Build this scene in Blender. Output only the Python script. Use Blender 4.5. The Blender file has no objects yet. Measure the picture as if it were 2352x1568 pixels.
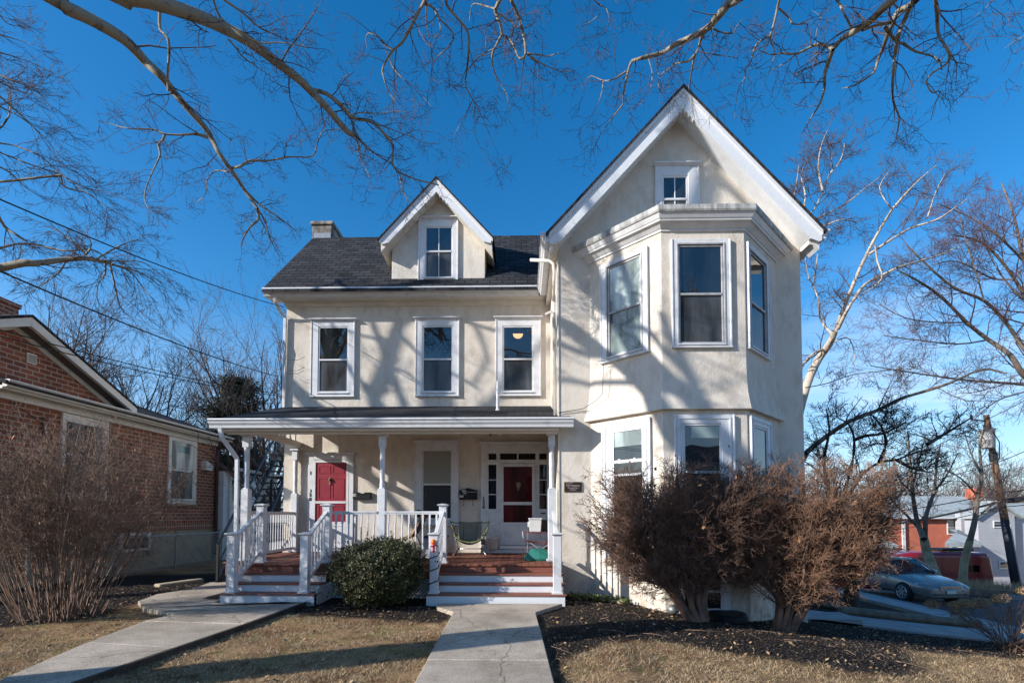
import bpy, math, random
import numpy as np
from mathutils import Vector, Matrix
R_ = math.radians
scene = bpy.context.scene
COL = scene.collection

# ------------------------------------------------------------------ camera
EYE = Vector((0, 0, 1.57))
YAW, PITCH, FOC, PX, PY = R_(1.1), R_(2.2), 1140.0, 1176.0, 1137.0
cd = bpy.data.cameras.new('camera'); cam = bpy.data.objects.new('camera', cd); COL.objects.link(cam)
cd.sensor_width = 36; cd.lens = FOC / 2352 * 36
cd.shift_x = 0.0; cd.shift_y = (PY - 784) / 2352
cd.clip_start = 0.05; cd.clip_end = 2000
cam.location = EYE; cam.rotation_euler = (R_(90) + PITCH, 0, YAW)
scene.camera = cam
# ------------------------------------------------------------------ light
SUN_A, SUN_B = 2.2, 1.0            # towards the sun: (-SUN_A, -1, SUN_B)
SUNV = Vector((-SUN_A, -1, SUN_B)).normalized()
ELEV = math.asin(SUNV.z)
ld = bpy.data.lights.new('sun', 'SUN'); sun = bpy.data.objects.new('sun', ld); COL.objects.link(sun)
ld.energy = 5.0; ld.angle = R_(0.53); ld.color = (1.0, 0.945, 0.88)
sun.rotation_euler = SUNV.to_track_quat('Z', 'Y').to_euler()
world = bpy.data.worlds.new('World'); scene.world = world; world.use_nodes = True
wn, wl = world.node_tree.nodes, world.node_tree.links
for n in list(wn): wn.remove(n)
wo = wn.new('ShaderNodeOutputWorld'); bg = wn.new('ShaderNodeBackground'); bg.inputs['Strength'].default_value = 0.15
sky = wn.new('ShaderNodeTexSky'); sky.sky_type = 'NISHITA'; sky.sun_disc = False
sky.sun_elevation = ELEV; sky.sun_rotation = math.atan2(SUNV.x, SUNV.y)
sky.altitude = 100; sky.air_density = 1.0; sky.dust_density = 0.35; sky.ozone_density = 2.6
hs = wn.new('ShaderNodeHueSaturation'); hs.inputs['Saturation'].default_value = 1.38; hs.inputs['Hue'].default_value = 0.500
wl.new(sky.outputs[0], hs.inputs['Color'])
# a few thin clouds low in the sky, stretched along the horizon
tc = wn.new('ShaderNodeTexCoord'); mp = wn.new('ShaderNodeMapping'); mp.inputs['Scale'].default_value = (2.2, 2.2, 9.5)
mp.inputs['Location'].default_value = (0.35, 0.1, 0.2)
nz = wn.new('ShaderNodeTexNoise'); nz.inputs['Scale'].default_value = 1.5; nz.inputs['Detail'].default_value = 6; nz.inputs['Roughness'].default_value = 0.62
rp = wn.new('ShaderNodeValToRGB'); rp.color_ramp.elements[0].position = 0.42; rp.color_ramp.elements[1].position = 0.72
rp.color_ramp.elements[1].color = (0.75, 0.75, 0.75, 1)
sx = wn.new('ShaderNodeSeparateXYZ')
wl.new(tc.outputs['Generated'], mp.inputs[0]); wl.new(mp.outputs[0], nz.inputs['Vector']); wl.new(nz.outputs[0], rp.inputs[0]); wl.new(tc.outputs['Generated'], sx.inputs[0])
mr = wn.new('ShaderNodeMapRange'); mr.inputs[1].default_value = 0.22; mr.inputs[2].default_value = 0.42; mr.inputs[3].default_value = 1.0; mr.inputs[4].default_value = 0.0
wl.new(sx.outputs[2], mr.inputs[0])
mx_ = wn.new('ShaderNodeMapRange'); mx_.inputs[1].default_value = 0.30; mx_.inputs[2].default_value = 0.62
wl.new(sx.outputs[0], mx_.inputs[0])
m1 = wn.new('ShaderNodeMath'); m1.operation = 'MULTIPLY'; m2 = wn.new('ShaderNodeMath'); m2.operation = 'MULTIPLY'
wl.new(rp.outputs[0], m1.inputs[0]); wl.new(mr.outputs[0], m1.inputs[1]); wl.new(m1.outputs[0], m2.inputs[0]); wl.new(mx_.outputs[0], m2.inputs[1])
mc = wn.new('ShaderNodeMixRGB'); mc.inputs[2].default_value = (4.4, 5.2, 6.3, 1)
wl.new(m2.outputs[0], mc.inputs[0]); hz_ = wn.new('ShaderNodeMapRange'); hz_.inputs[1].default_value = 0.0; hz_.inputs[2].default_value = 0.36; hz_.inputs[3].default_value = 0.75; hz_.inputs[4].default_value = 0.0
hm_ = wn.new('ShaderNodeMixRGB'); hm_.inputs[2].default_value = (2.15, 3.05, 4.6, 1); wl.new(sx.outputs[2], hz_.inputs[0]); wl.new(hz_.outputs[0], hm_.inputs[0]); wl.new(hs.outputs[0], hm_.inputs[1])
wl.new(hm_.outputs[0], mc.inputs[1]); wl.new(mc.outputs[0], bg.inputs[0]); wl.new(bg.outputs[0], wo.inputs[0])
scene.view_settings.view_transform = 'Standard'; scene.view_settings.look = 'None'
scene.view_settings.exposure = 0.50; scene.view_settings.gamma = 1.0

# ------------------------------------------------------------------ helpers
_F = Vector((-math.sin(YAW) * math.cos(PITCH), math.cos(YAW) * math.cos(PITCH), math.sin(PITCH)))
_Rt = Vector((math.cos(YAW), math.sin(YAW), 0)); _U = _Rt.cross(_F)
def at(px, py, Y):
    """point at real depth Y seen in that direction"""
    d = _F + _Rt * ((px - PX) / FOC) - _U * ((py - PY) / FOC)
    return EYE + d * (Y / d.y)

def link(o, parent=None):
    COL.objects.link(o)
    if parent is not None: o.parent = parent
    return o
def thing(name, label, cat, loc=(0, 0, 0), rz=0.0, group=None):
    o = bpy.data.objects.new(name, None); o.empty_display_size = 0.2; link(o)
    o.location = loc; o.rotation_euler = (0, 0, rz); o['label'] = label; o['category'] = cat
    if group: o['group'] = group
    return o
def tag(o, label, cat, group=None):
    o['label'] = label; o['category'] = cat
    if group: o['group'] = group
    return o
def kind(o, k='structure', label=None, cat=None):
    o['kind'] = k
    if label: o['label'] = label
    if cat: o['category'] = cat
    return o

class MB:
    def __init__(s): s.v = []; s.f = []; s.m = []; s.mi = 0
    def quadmesh(s, vs, fs):
        b = len(s.v); s.v += [tuple(v) for v in vs]
        for f in fs: s.f.append(tuple(i + b for i in f)); s.m.append(s.mi)
        return s
    def box(s, x0, x1, y0, y1, z0, z1):
        return s.quadmesh([(x0,y0,z0),(x1,y0,z0),(x1,y1,z0),(x0,y1,z0),(x0,y0,z1),(x1,y0,z1),(x1,y1,z1),(x0,y1,z1)],
            [(0,3,2,1),(4,5,6,7),(0,1,5,4),(1,2,6,5),(2,3,7,6),(3,0,4,7)])
    def frame_box(s, O, U, N, u0, u1, n0, n1, z0, z1):
        """box in a wall frame: O origin, U along, N outward, Z up"""
        P = lambda u, n, z: (O[0] + U[0]*u + N[0]*n, O[1] + U[1]*u + N[1]*n, z)
        return s.quadmesh([P(u0,n1,z0),P(u1,n1,z0),P(u1,n0,z0),P(u0,n0,z0),P(u0,n1,z1),P(u1,n1,z1),P(u1,n0,z1),P(u0,n0,z1)],
            [(0,3,2,1),(4,5,6,7),(0,1,5,4),(1,2,6,5),(2,3,7,6),(3,0,4,7)])
    def prism(s, poly, a, b, axis='Y'):
        """poly in the plane across axis, extruded a..b. axis Y: poly (x,z); X: poly (y,z); Z: poly (x,y)"""
        def P(p, t):
            return (p[0], t, p[1]) if axis == 'Y' else ((t, p[0], p[1]) if axis == 'X' else (p[0], p[1], t))
        n = len(poly)
        vs = [P(p, a) for p in poly] + [P(p, b) for p in poly]
        fs = [tuple(range(n))[::-1], tuple(range(n, 2*n))] + [(i, (i+1) % n, n + (i+1) % n, n + i) for i in range(n)]
        return s.quadmesh(vs, fs)
    def beam(s, p, q, w, h, up=(0,0,1)):
        p, q = Vector(p), Vector(q); d = (q - p).normalized(); u = Vector(up)
        sd = d.cross(u)
        if sd.length < 1e-4: sd = d.cross(Vector((1,0,0)))
        sd.normalize(); u = sd.cross(d)
        c = [(-1,-1),(1,-1),(1,1),(-1,1)]
        vs = [a + sd*(i*w/2) + u*(j*h/2) for a in (p, q) for i, j in c]
        return s.quadmesh(vs, [(0,1,2,3),(7,6,5,4),(0,4,5,1),(1,5,6,2),(2,6,7,3),(3,7,4,0)])
    def tube(s, pts, r, n=8, cap=True):
        pts = [Vector(p) for p in pts]
        if not hasattr(r, '__len__'): r = [r]*len(pts)
        b = len(s.v); m = len(pts); ref = None
        for i, p in enumerate(pts):
            d = (pts[min(i+1, m-1)] - pts[max(i-1, 0)])
            if d.length < 1e-9: d = Vector((0,0,1))
            d.normalize()
            if ref is None:
                ref = d.orthogonal().normalized()
            ref = (ref - d*ref.dot(d))
            if ref.length < 1e-6: ref = d.orthogonal()
            ref.normalize(); sd = d.cross(ref)
            for k in range(n):
                a = 2*math.pi*k/n
                s.v.append(tuple(p + (ref*math.cos(a) + sd*math.sin(a))*r[i]))
        for i in range(m-1):
            for k in range(n):
                k2 = (k+1) % n
                s.f.append((b+i*n+k, b+i*n+k2, b+(i+1)*n+k2, b+(i+1)*n+k)); s.m.append(s.mi)
        if cap:
            s.f.append(tuple(b+k for k in range(n))[::-1]); s.m.append(s.mi)
            s.f.append(tuple(b+(m-1)*n+k for k in range(n))); s.m.append(s.mi)
        return s
    def lathe(s, prof, c=(0,0,0), n=14):
        """prof [(r,z)] round a vertical axis at c"""
        b = len(s.v); m = len(prof)
        for r, z in prof:
            for k in range(n):
                a = 2*math.pi*k/n; s.v.append((c[0]+r*math.cos(a), c[1]+r*math.sin(a), c[2]+z))
        for i in range(m-1):
            for k in range(n):
                k2 = (k+1) % n; s.f.append((b+i*n+k, b+i*n+k2, b+(i+1)*n+k2, b+(i+1)*n+k)); s.m.append(s.mi)
        s.f.append(tuple(b+k for k in range(n))[::-1]); s.m.append(s.mi)
        s.f.append(tuple(b+(m-1)*n+k for k in range(n))); s.m.append(s.mi)
        return s
    def ball(s, c, r, n=10, sz=(1,1,1)):
        prof = []
        for i in range(n//2+1):
            a = -math.pi/2 + math.pi*i/(n//2); prof.append((max(1e-4, r*math.cos(a)), r*math.sin(a)))
        b = len(s.v); s.lathe(prof, (0,0,0), n)
        for i in range(b, len(s.v)):
            v = s.v[i]; s.v[i] = (c[0]+v[0]*sz[0], c[1]+v[1]*sz[1], c[2]+v[2]*sz[2])
        return s
    def build(s, name, mat, parent=None, bevel=0, smooth=False, seg=1):
        me = bpy.data.meshes.new(name); me.from_pydata(s.v, [], s.f)
        mats = mat if isinstance(mat, (list, tuple)) else [mat]
        for mm in mats: me.materials.append(mm)
        if len(mats) > 1: me.polygons.foreach_set('material_index', s.m)
        if smooth: me.polygons.foreach_set('use_smooth', [True]*len(me.polygons))
        me.update()
        o = bpy.data.objects.new(name, me); link(o, parent)
        if bevel:
            bv = o.modifiers.new('bevel', 'BEVEL'); bv.width = bevel; bv.segments = seg; bv.limit_method = 'ANGLE'; bv.angle_limit = R_(50)
        return o

# ------------------------------------------------------------------ materials
def nodes(name):
    m = bpy.data.materials.new(name); m.use_nodes = True
    nt = m.node_tree; b = nt.nodes['Principled BSDF']
    return m, nt.nodes, nt.links, b
def mat(name, col, rough=0.6, var=0.0, scale=3.0, bump=0.0, bscale=40.0, metal=0.0, col2=None, spec=0.5, coat=0.0, stretch=(1,1,1), detail=5, contrast=(0.35, 0.65), bdist=0.01):
    m, N, L, b = nodes(name)
    b.inputs['Base Color'].default_value = (*col, 1); b.inputs['Roughness'].default_value = rough
    b.inputs['Metallic'].default_value = metal; b.inputs['Specular IOR Level'].default_value = spec; b.inputs['Coat Weight'].default_value = coat
    tcn = N.new('ShaderNodeTexCoord'); mpn = N.new('ShaderNodeMapping'); mpn.inputs['Scale'].default_value = stretch
    L.new(tcn.outputs['Object'], mpn.inputs[0])
    if var or col2:
        nn = N.new('ShaderNodeTexNoise'); nn.inputs['Scale'].default_value = scale; nn.inputs['Detail'].default_value = detail; nn.inputs['Roughness'].default_value = 0.6
        r = N.new('ShaderNodeValToRGB'); r.color_ramp.elements[0].position = contrast[0]; r.color_ramp.elements[1].position = contrast[1]
        c2 = col2 if col2 else tuple(c*(1-var) for c in col)
        r.color_ramp.elements[0].color = (*c2, 1); r.color_ramp.elements[1].color = (*col, 1)
        L.new(mpn.outputs[0], nn.inputs['Vector']); L.new(nn.outputs[0], r.inputs[0]); L.new(r.outputs[0], b.inputs['Base Color'])
    if bump:
        nb = N.new('ShaderNodeTexNoise'); nb.inputs['Scale'].default_value = bscale; nb.inputs['Detail'].default_value = 4
        bp = N.new('ShaderNodeBump'); bp.inputs['Strength'].default_value = bump; bp.inputs['Distance'].default_value = bdist
        L.new(mpn.outputs[0], nb.inputs['Vector']); L.new(nb.outputs[0], bp.inputs['Height']); L.new(bp.outputs[0], b.inputs['Normal'])
    return m
def stucco():
    m, N, L, b = nodes('stucco'); b.inputs['Roughness'].default_value = 0.92; b.inputs['Specular IOR Level'].default_value = 0.2
    t = N.new('ShaderNodeTexCoord')
    n1 = N.new('ShaderNodeTexNoise'); n1.inputs['Scale'].default_value = 0.55; n1.inputs['Detail'].default_value = 6; L.new(t.outputs['Object'], n1.inputs['Vector'])
    r = N.new('ShaderNodeValToRGB'); r.color_ramp.elements[0].position = 0.3; r.color_ramp.elements[1].position = 0.7
    r.color_ramp.elements[0].color = (0.625, 0.560, 0.480, 1); r.color_ramp.elements[1].color = (0.675, 0.625, 0.555, 1); L.new(n1.outputs[0], r.inputs[0])
    # dirt: vertical streaks + dark splash near the ground
    mp = N.new('ShaderNodeMapping'); mp.inputs['Scale'].default_value = (2.2, 2.2, 1.1); L.new(t.outputs['Object'], mp.inputs[0])
    n2 = N.new('ShaderNodeTexNoise'); n2.inputs['Scale'].default_value = 2.0; n2.inputs['Detail'].default_value = 7; n2.inputs['Roughness'].default_value = 0.7; L.new(mp.outputs[0], n2.inputs['Vector'])
    r2 = N.new('ShaderNodeValToRGB'); r2.color_ramp.elements[0].position = 0.36; r2.color_ramp.elements[0].color = (0.84, 0.82, 0.79, 1); r2.color_ramp.elements[1].position = 0.54; r2.color_ramp.elements[1].color = (1, 1, 1, 1)
    L.new(n2.outputs[0], r2.inputs[0])
    mu = N.new('ShaderNodeMixRGB'); mu.blend_type = 'MULTIPLY'; mu.inputs[0].default_value = 1; L.new(r.outputs[0], mu.inputs[1]); L.new(r2.outputs[0], mu.inputs[2])
    sp = N.new('ShaderNodeSeparateXYZ'); L.new(t.outputs['Object'], sp.inputs[0])
    mrg = N.new('ShaderNodeMapRange'); mrg.inputs[1].default_value = -0.45; mrg.inputs[2].default_value = 0.35; mrg.inputs[3].default_value = 1; mrg.inputs[4].default_value = 0
    L.new(sp.outputs[2], mrg.inputs[0])
    n3 = N.new('ShaderNodeTexNoise'); n3.inputs['Scale'].default_value = 7; n3.inputs['Detail'].default_value = 8; L.new(t.outputs['Object'], n3.inputs['Vector'])
    r3 = N.new('ShaderNodeValToRGB'); r3.color_ramp.elements[0].position = 0.45; r3.color_ramp.elements[1].position = 0.62; L.new(n3.outputs[0], r3.inputs[0])
    mm = N.new('ShaderNodeMath'); mm.operation = 'MULTIPLY'; L.new(mrg.outputs[0], mm.inputs[0]); L.new(r3.outputs[0], mm.inputs[1])
    mx = N.new('ShaderNodeMixRGB'); mx.inputs[2].default_value = (0.36, 0.27, 0.20, 1); L.new(mm.outputs[0], mx.inputs[0]); L.new(mu.outputs[0], mx.inputs[1])
    L.new(mx.outputs[0], b.inputs['Base Color'])
    n4 = N.new('ShaderNodeTexNoise'); n4.inputs['Scale'].default_value = 26; n4.inputs['Detail'].default_value = 5
    mp4 = N.new('ShaderNodeMapping'); mp4.inputs['Scale'].default_value = (1.2, 1.2, 0.95); L.new(t.outputs['Object'], mp4.inputs[0]); L.new(mp4.outputs[0], n4.inputs['Vector'])
    bp = N.new('ShaderNodeBump'); bp.inputs['Strength'].default_value = 0.5; bp.inputs['Distance'].default_value = 0.014; L.new(n4.outputs[0], bp.inputs['Height'])
    n5 = N.new('ShaderNodeTexNoise'); n5.inputs['Scale'].default_value = 2.2; n5.inputs['Detail'].default_value = 2; L.new(t.outputs['Object'], n5.inputs['Vector'])
    b5 = N.new('ShaderNodeBump'); b5.inputs['Strength'].default_value = 0.3; b5.inputs['Distance'].default_value = 0.03; L.new(n5.outputs[0], b5.inputs['Height']); L.new(bp.outputs[0], b5.inputs['Normal'])
    L.new(b5.outputs[0], b.inputs['Normal'])
    return m
def brickmat(name, c1, c2, mortar, vec='YZ', bw=0.21, bh=0.068, ms=0.011, off=0.5, rough=0.85, bump=0.6, scale=1.0, var=0.35, slope=None):
    """courses laid out in real metres; vec picks the two object axes used"""
    m, N, L, b = nodes(name); b.inputs['Roughness'].default_value = rough; b.inputs['Specular IOR Level'].default_value = 0.25
    t = N.new('ShaderNodeTexCoord'); s = N.new('ShaderNodeSeparateXYZ'); c = N.new('ShaderNodeCombineXYZ'); L.new(t.outputs['Object'], s.inputs[0])
    if vec[1] == 'Z':
        xy = N.new('ShaderNodeMath'); xy.operation = 'ADD'; L.new(s.outputs[0], xy.inputs[0]); L.new(s.outputs[1], xy.inputs[1]); L.new(xy.outputs[0], c.inputs[0])
    else: L.new(s.outputs['XYZ'.index(vec[0])], c.inputs[0])
    if slope:
        mm = N.new('ShaderNodeMath'); mm.operation = 'MULTIPLY'; mm.inputs[1].default_value = slope; L.new(s.outputs['XYZ'.index(vec[1])], mm.inputs[0]); L.new(mm.outputs[0], c.inputs[1])
    else: L.new(s.outputs['XYZ'.index(vec[1])], c.inputs[1])
    k = N.new('ShaderNodeTexBrick'); k.inputs['Scale'].default_value = scale; k.offset = off
    k.inputs['Color1'].default_value = (*c1, 1); k.inputs['Color2'].default_value = (*c2, 1); k.inputs['Mortar'].default_value = (*mortar, 1)
    k.inputs['Mortar Size'].default_value = ms; k.inputs['Brick Width'].default_value = bw; k.inputs['Row Height'].default_value = bh; k.inputs['Bias'].default_value = 0.0; k.inputs['Mortar Smooth'].default_value = 0.15
    L.new(c.outputs[0], k.inputs['Vector'])
    n1 = N.new('ShaderNodeTexNoise'); n1.inputs['Scale'].default_value = 1.3; n1.inputs['Detail'].default_value = 7; L.new(t.outputs['Object'], n1.inputs['Vector'])
    r = N.new('ShaderNodeValToRGB'); r.color_ramp.elements[0].position = 0.3; r.color_ramp.elements[1].position = 0.7
    r.color_ramp.elements[0].color = (1-var,)*3 + (1,); r.color_ramp.elements[1].color = (1, 1, 1, 1); L.new(n1.outputs[0], r.inputs[0])
    mu = N.new('ShaderNodeMixRGB'); mu.blend_type = 'MULTIPLY'; mu.inputs[0].default_value = 1; L.new(k.outputs['Color'], mu.inputs[1]); L.new(r.outputs[0], mu.inputs[2])
    L.new(mu.outputs[0], b.inputs['Base Color'])
    inv = N.new('ShaderNodeMath'); inv.operation = 'SUBTRACT'; inv.inputs[0].default_value = 1; L.new(k.outputs['Fac'], inv.inputs[1])
    n2 = N.new('ShaderNodeTexNoise'); n2.inputs['Scale'].default_value = 60; L.new(t.outputs['Object'], n2.inputs['Vector'])
    ad = N.new('ShaderNodeMath'); ad.operation = 'MULTIPLY_ADD'; ad.inputs[1].default_value = 0.5; L.new(n2.outputs[0], ad.inputs[0]); L.new(inv.outputs[0], ad.inputs[2])
    bp = N.new('ShaderNodeBump'); bp.inputs['Strength'].default_value = bump; bp.inputs['Distance'].default_value = 0.01; L.new(ad.outputs[0], bp.inputs['Height']); L.new(bp.outputs[0], b.inputs['Normal'])
    return m
def glass(name, base=(0.012, 0.014, 0.016), ior=1.9, stripes=None, warp=0.25):
    m, N, L, b = nodes(name); b.inputs['Base Color'].default_value = (*base, 1); b.inputs['Roughness'].default_value = 0.75; b.inputs['Specular IOR Level'].default_value = 0.0
    out = N['Material Output']; g = N.new('ShaderNodeBsdfGlossy'); g.inputs['Roughness'].default_value = 0.015; fr = N.new('ShaderNodeFresnel'); fr.inputs['IOR'].default_value = ior
    mx = N.new('ShaderNodeMixShader'); L.new(fr.outputs[0], mx.inputs[0]); L.new(b.outputs[0], mx.inputs[1]); L.new(g.outputs[0], mx.inputs[2]); L.new(mx.outputs[0], out.inputs[0])
    t = N.new('ShaderNodeTexCoord'); n = N.new('ShaderNodeTexNoise'); n.inputs['Scale'].default_value = 1.7; n.inputs['Detail'].default_value = 1; L.new(t.outputs['Object'], n.inputs['Vector'])
    bp = N.new('ShaderNodeBump'); bp.inputs['Strength'].default_value = warp; bp.inputs['Distance'].default_value = 0.02; L.new(n.outputs[0], bp.inputs['Height']); L.new(bp.outputs[0], g.inputs['Normal'])
    if not stripes:
        ni = N.new('ShaderNodeTexNoise'); ni.inputs['Scale'].default_value = 1.1; ni.inputs['Detail'].default_value = 3; mi = N.new('ShaderNodeMapping'); mi.inputs['Scale'].default_value = (2.2, 2.2, .45); L.new(t.outputs['Object'], mi.inputs[0]); L.new(mi.outputs[0], ni.inputs['Vector'])
        ri = N.new('ShaderNodeValToRGB'); ri.color_ramp.elements[0].position = .42; ri.color_ramp.elements[1].position = .62; ri.color_ramp.elements[0].color = (*[c*.55 for c in base], 1); ri.color_ramp.elements[1].color = (*[c*1.9 for c in base], 1); L.new(ni.outputs[0], ri.inputs[0]); L.new(ri.outputs[0], b.inputs['Base Color'])
    if stripes:
        sp = N.new('ShaderNodeSeparateXYZ'); L.new(t.outputs['Object'], sp.inputs[0])
        a = N.new('ShaderNodeMath'); a.operation = 'MULTIPLY'; a.inputs[1].default_value = 1/0.05; L.new(sp.outputs[2], a.inputs[0])
        fr2 = N.new('ShaderNodeMath'); fr2.operation = 'FRACT'; L.new(a.outputs[0], fr2.inputs[0])
        r = N.new('ShaderNodeValToRGB'); r.color_ramp.elements[0].color = (*[c*0.45 for c in stripes], 1); r.color_ramp.elements[1].position = 0.25; r.color_ramp.elements[1].color = (*stripes, 1)
        L.new(fr2.outputs[0], r.inputs[0]); L.new(r.outputs[0], b.inputs['Base Color'])
    return m
M = {}
M['stucco'] = stucco()
M['white'] = mat('white_paint', (0.66, 0.67, 0.68), 0.5, 0.14, 6, 0.15, 30, contrast=(0.3, 0.55))
M['trim'] = mat('trim_paint', (0.64, 0.65, 0.665), 0.5, 0.2, 5, 0.2, 60, contrast=(0.3, 0.5))
def peeling():
    m, N, L, b = nodes('peeling_white_paint'); b.inputs['Roughness'].default_value = 0.6
    t = N.new('ShaderNodeTexCoord'); n = N.new('ShaderNodeTexNoise'); n.inputs['Scale'].default_value = 9; n.inputs['Detail'].default_value = 9; n.inputs['Roughness'].default_value = 0.75; L.new(t.outputs['Object'], n.inputs['Vector'])
    r = N.new('ShaderNodeValToRGB'); e = r.color_ramp.elements; e[0].position = 0.30; e[0].color = (0.30, 0.22, 0.16, 1); e[1].position = 0.36; e[1].color = (0.66, 0.68, 0.70, 1)
    e2 = e.new(0.6); e2.color = (0.68, 0.69, 0.71, 1); L.new(n.outputs[0], r.inputs[0]); L.new(r.outputs[0], b.inputs['Base Color'])
    bp = N.new('ShaderNodeBump'); bp.inputs['Strength'].default_value = 0.4; bp.inputs['Distance'].default_value = 0.01; L.new(n.outputs[0], bp.inputs['Height']); L.new(bp.outputs[0], b.inputs['Normal'])
    return m
M['peel'] = peeling()
M['cream'] = mat('cream_paint', (0.68, 0.64, 0.57), 0.55, 0.12, 4, 0.15, 40)
M['weathered'] = mat('weathered_flashing', (0.50, 0.50, 0.48), 0.8, 0.5, 9, 0.4, 40, stretch=(1, 1, 0.3), contrast=(0.4, 0.6))
M['shingle'] = brickmat('roof_shingle', (0.020, 0.021, 0.024), (0.052, 0.054, 0.060), (0.006, 0.006, 0.007), 'XY', 0.32, 0.14, 0.014, 0.5, 0.9, 0.9, var=0.35)
M['shingle_y'] = brickmat('roof_shingle_side', (0.025, 0.026, 0.03), (0.052, 0.054, 0.06), (0.012, 0.012, 0.013), 'YX', 0.30, 0.10, 0.008, 0.5, 0.9, 0.9, var=0.35)
M['brick'] = brickmat('red_brick', (0.36, 0.120, 0.070), (0.20, 0.072, 0.048), (0.42, 0.35, 0.27), 'YZ', 0.30, 0.115, 0.014, 0.5, 0.9, 0.7, var=0.35)
M['soldier'] = brickmat('red_brick_soldier', (0.34, 0.11, 0.065), (0.22, 0.075, 0.05), (0.44, 0.36, 0.28), 'YZ', 0.115, 0.235, 0.014, 0.0, 0.9, 0.7, var=0.3)
M['farbrick'] = brickmat('far_brick', (0.62, 0.15, 0.085), (0.50, 0.12, 0.07), (0.42, 0.2, 0.14), 'XZ', 0.22, 0.09, 0.012, 0.5, 0.9, 0.3, var=0.2)
M['chimney'] = mat('chimney_render', (0.34, 0.31, 0.26), 0.95, 0.65, 5, 0.6, 20, contrast=(0.4, 0.65))
M['glass'] = glass('window_glass', ior=2.2)
M['glassdk'] = glass('window_glass_dark', (0.006, 0.007, 0.008), ior=1.55)
M['screen'] = glass('window_screen', (0.055, 0.058, 0.062), ior=1.45, warp=0.1)
M['blind'] = glass('glass_before_blind', ior=1.5, stripes=(0.30, 0.30, 0.27))
M['blinddk'] = glass('glass_before_dark_blind', ior=1.5, stripes=(0.045, 0.05, 0.05))
M['shade'] = glass('glass_before_shade', (0.30, 0.36, 0.34), ior=1.9)
M['blindflat'] = glass('window_with_pale_blind', (0.34, 0.35, 0.32), ior=1.15)
M['screenflat'] = glass('insect_screen', (0.10, 0.10, 0.10), ior=1.15)
M['shadedk'] = glass('glass_before_pale_shade', (0.13, 0.16, 0.15), ior=1.9)
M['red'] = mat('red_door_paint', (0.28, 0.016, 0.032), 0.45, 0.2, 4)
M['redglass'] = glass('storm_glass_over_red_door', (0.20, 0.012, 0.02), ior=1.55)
M['reddark'] = glass('storm_glass_over_maroon_door', (0.050, 0.005, 0.007), ior=1.15)  # dark maroon of the entrance door behind its storm glass
M['deck'] = brickmat('deck_boards', (0.27, 0.10, 0.062), (0.21, 0.078, 0.05), (0.05, 0.02, 0.015), 'YX', 3.4, 0.14, 0.006, 0.35, 0.65, 0.5, var=0.35)
M['tread'] = mat('brown_deck_paint', (0.25, 0.088, 0.055), 0.6, 0.4, 5, 0.4, 40, stretch=(0.3, 1, 1), contrast=(0.35, 0.6))
def concrete():
    m, N, L, b = nodes('walk_concrete'); b.inputs['Roughness'].default_value = 0.93; b.inputs['Specular IOR Level'].default_value = 0.2
    t = N.new('ShaderNodeTexCoord')
    def nz(sc, det, ro, lo, c0, hi, c1, st=None):
        n = N.new('ShaderNodeTexNoise'); n.inputs['Scale'].default_value = sc; n.inputs['Detail'].default_value = det; n.inputs['Roughness'].default_value = ro; L.new(t.outputs['Object'], n.inputs['Vector'])
        r = N.new('ShaderNodeValToRGB'); r.color_ramp.elements[0].position = lo; r.color_ramp.elements[1].position = hi; r.color_ramp.elements[0].color = (*c0, 1); r.color_ramp.elements[1].color = (*c1, 1); L.new(n.outputs[0], r.inputs[0]); return n, r
    _, a = nz(1.1, 10, .7, .38, (0.32, 0.272, 0.215), .62, (0.53, 0.455, 0.37))
    n2, c = nz(45, 8, .8, .36, (0.55, 0.53, 0.5), .56, (1.08, 1.08, 1.08))
    _, d = nz(4.5, 6, .75, .30, (0.45, 0.42, 0.38), .40, (1, 1, 1))
    m1 = N.new('ShaderNodeMixRGB'); m1.blend_type = 'MULTIPLY'; m1.inputs[0].default_value = 1; L.new(a.outputs[0], m1.inputs[1]); L.new(c.outputs[0], m1.inputs[2])
    m2 = N.new('ShaderNodeMixRGB'); m2.blend_type = 'MULTIPLY'; m2.inputs[0].default_value = 1; L.new(m1.outputs[0], m2.inputs[1]); L.new(d.outputs[0], m2.inputs[2])
    v = N.new('ShaderNodeTexVoronoi'); v.feature = 'DISTANCE_TO_EDGE'; v.inputs['Scale'].default_value = 0.45
    wn_ = N.new('ShaderNodeTexNoise'); wn_.inputs['Scale'].default_value = 3; wn_.inputs['Detail'].default_value = 6; L.new(t.outputs['Object'], wn_.inputs['Vector'])
    va = N.new('ShaderNodeVectorMath'); va.operation = 'MULTIPLY_ADD'; va.inputs[1].default_value = (.35, .35, .35); L.new(wn_.outputs['Color'], va.inputs[0]); L.new(t.outputs['Object'], va.inputs[2]); L.new(va.outputs[0], v.inputs['Vector'])
    r = N.new('ShaderNodeValToRGB'); r.color_ramp.elements[0].position = 0.0; r.color_ramp.elements[0].color = (0.30, 0.27, 0.24, 1); r.color_ramp.elements[1].position = 0.006; r.color_ramp.elements[1].color = (1, 1, 1, 1); L.new(v.outputs['Distance'], r.inputs[0])
    m3 = N.new('ShaderNodeMixRGB'); m3.blend_type = 'MULTIPLY'; m3.inputs[0].default_value = .8; L.new(m2.outputs[0], m3.inputs[1]); L.new(r.outputs[0], m3.inputs[2]); L.new(m3.outputs[0], b.inputs['Base Color'])
    bp = N.new('ShaderNodeBump'); bp.inputs['Strength'].default_value = 0.7; bp.inputs['Distance'].default_value = 0.005; L.new(n2.outputs[0], bp.inputs['Height']); L.new(bp.outputs[0], b.inputs['Normal'])
    return m
M['concrete'] = concrete()
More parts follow.
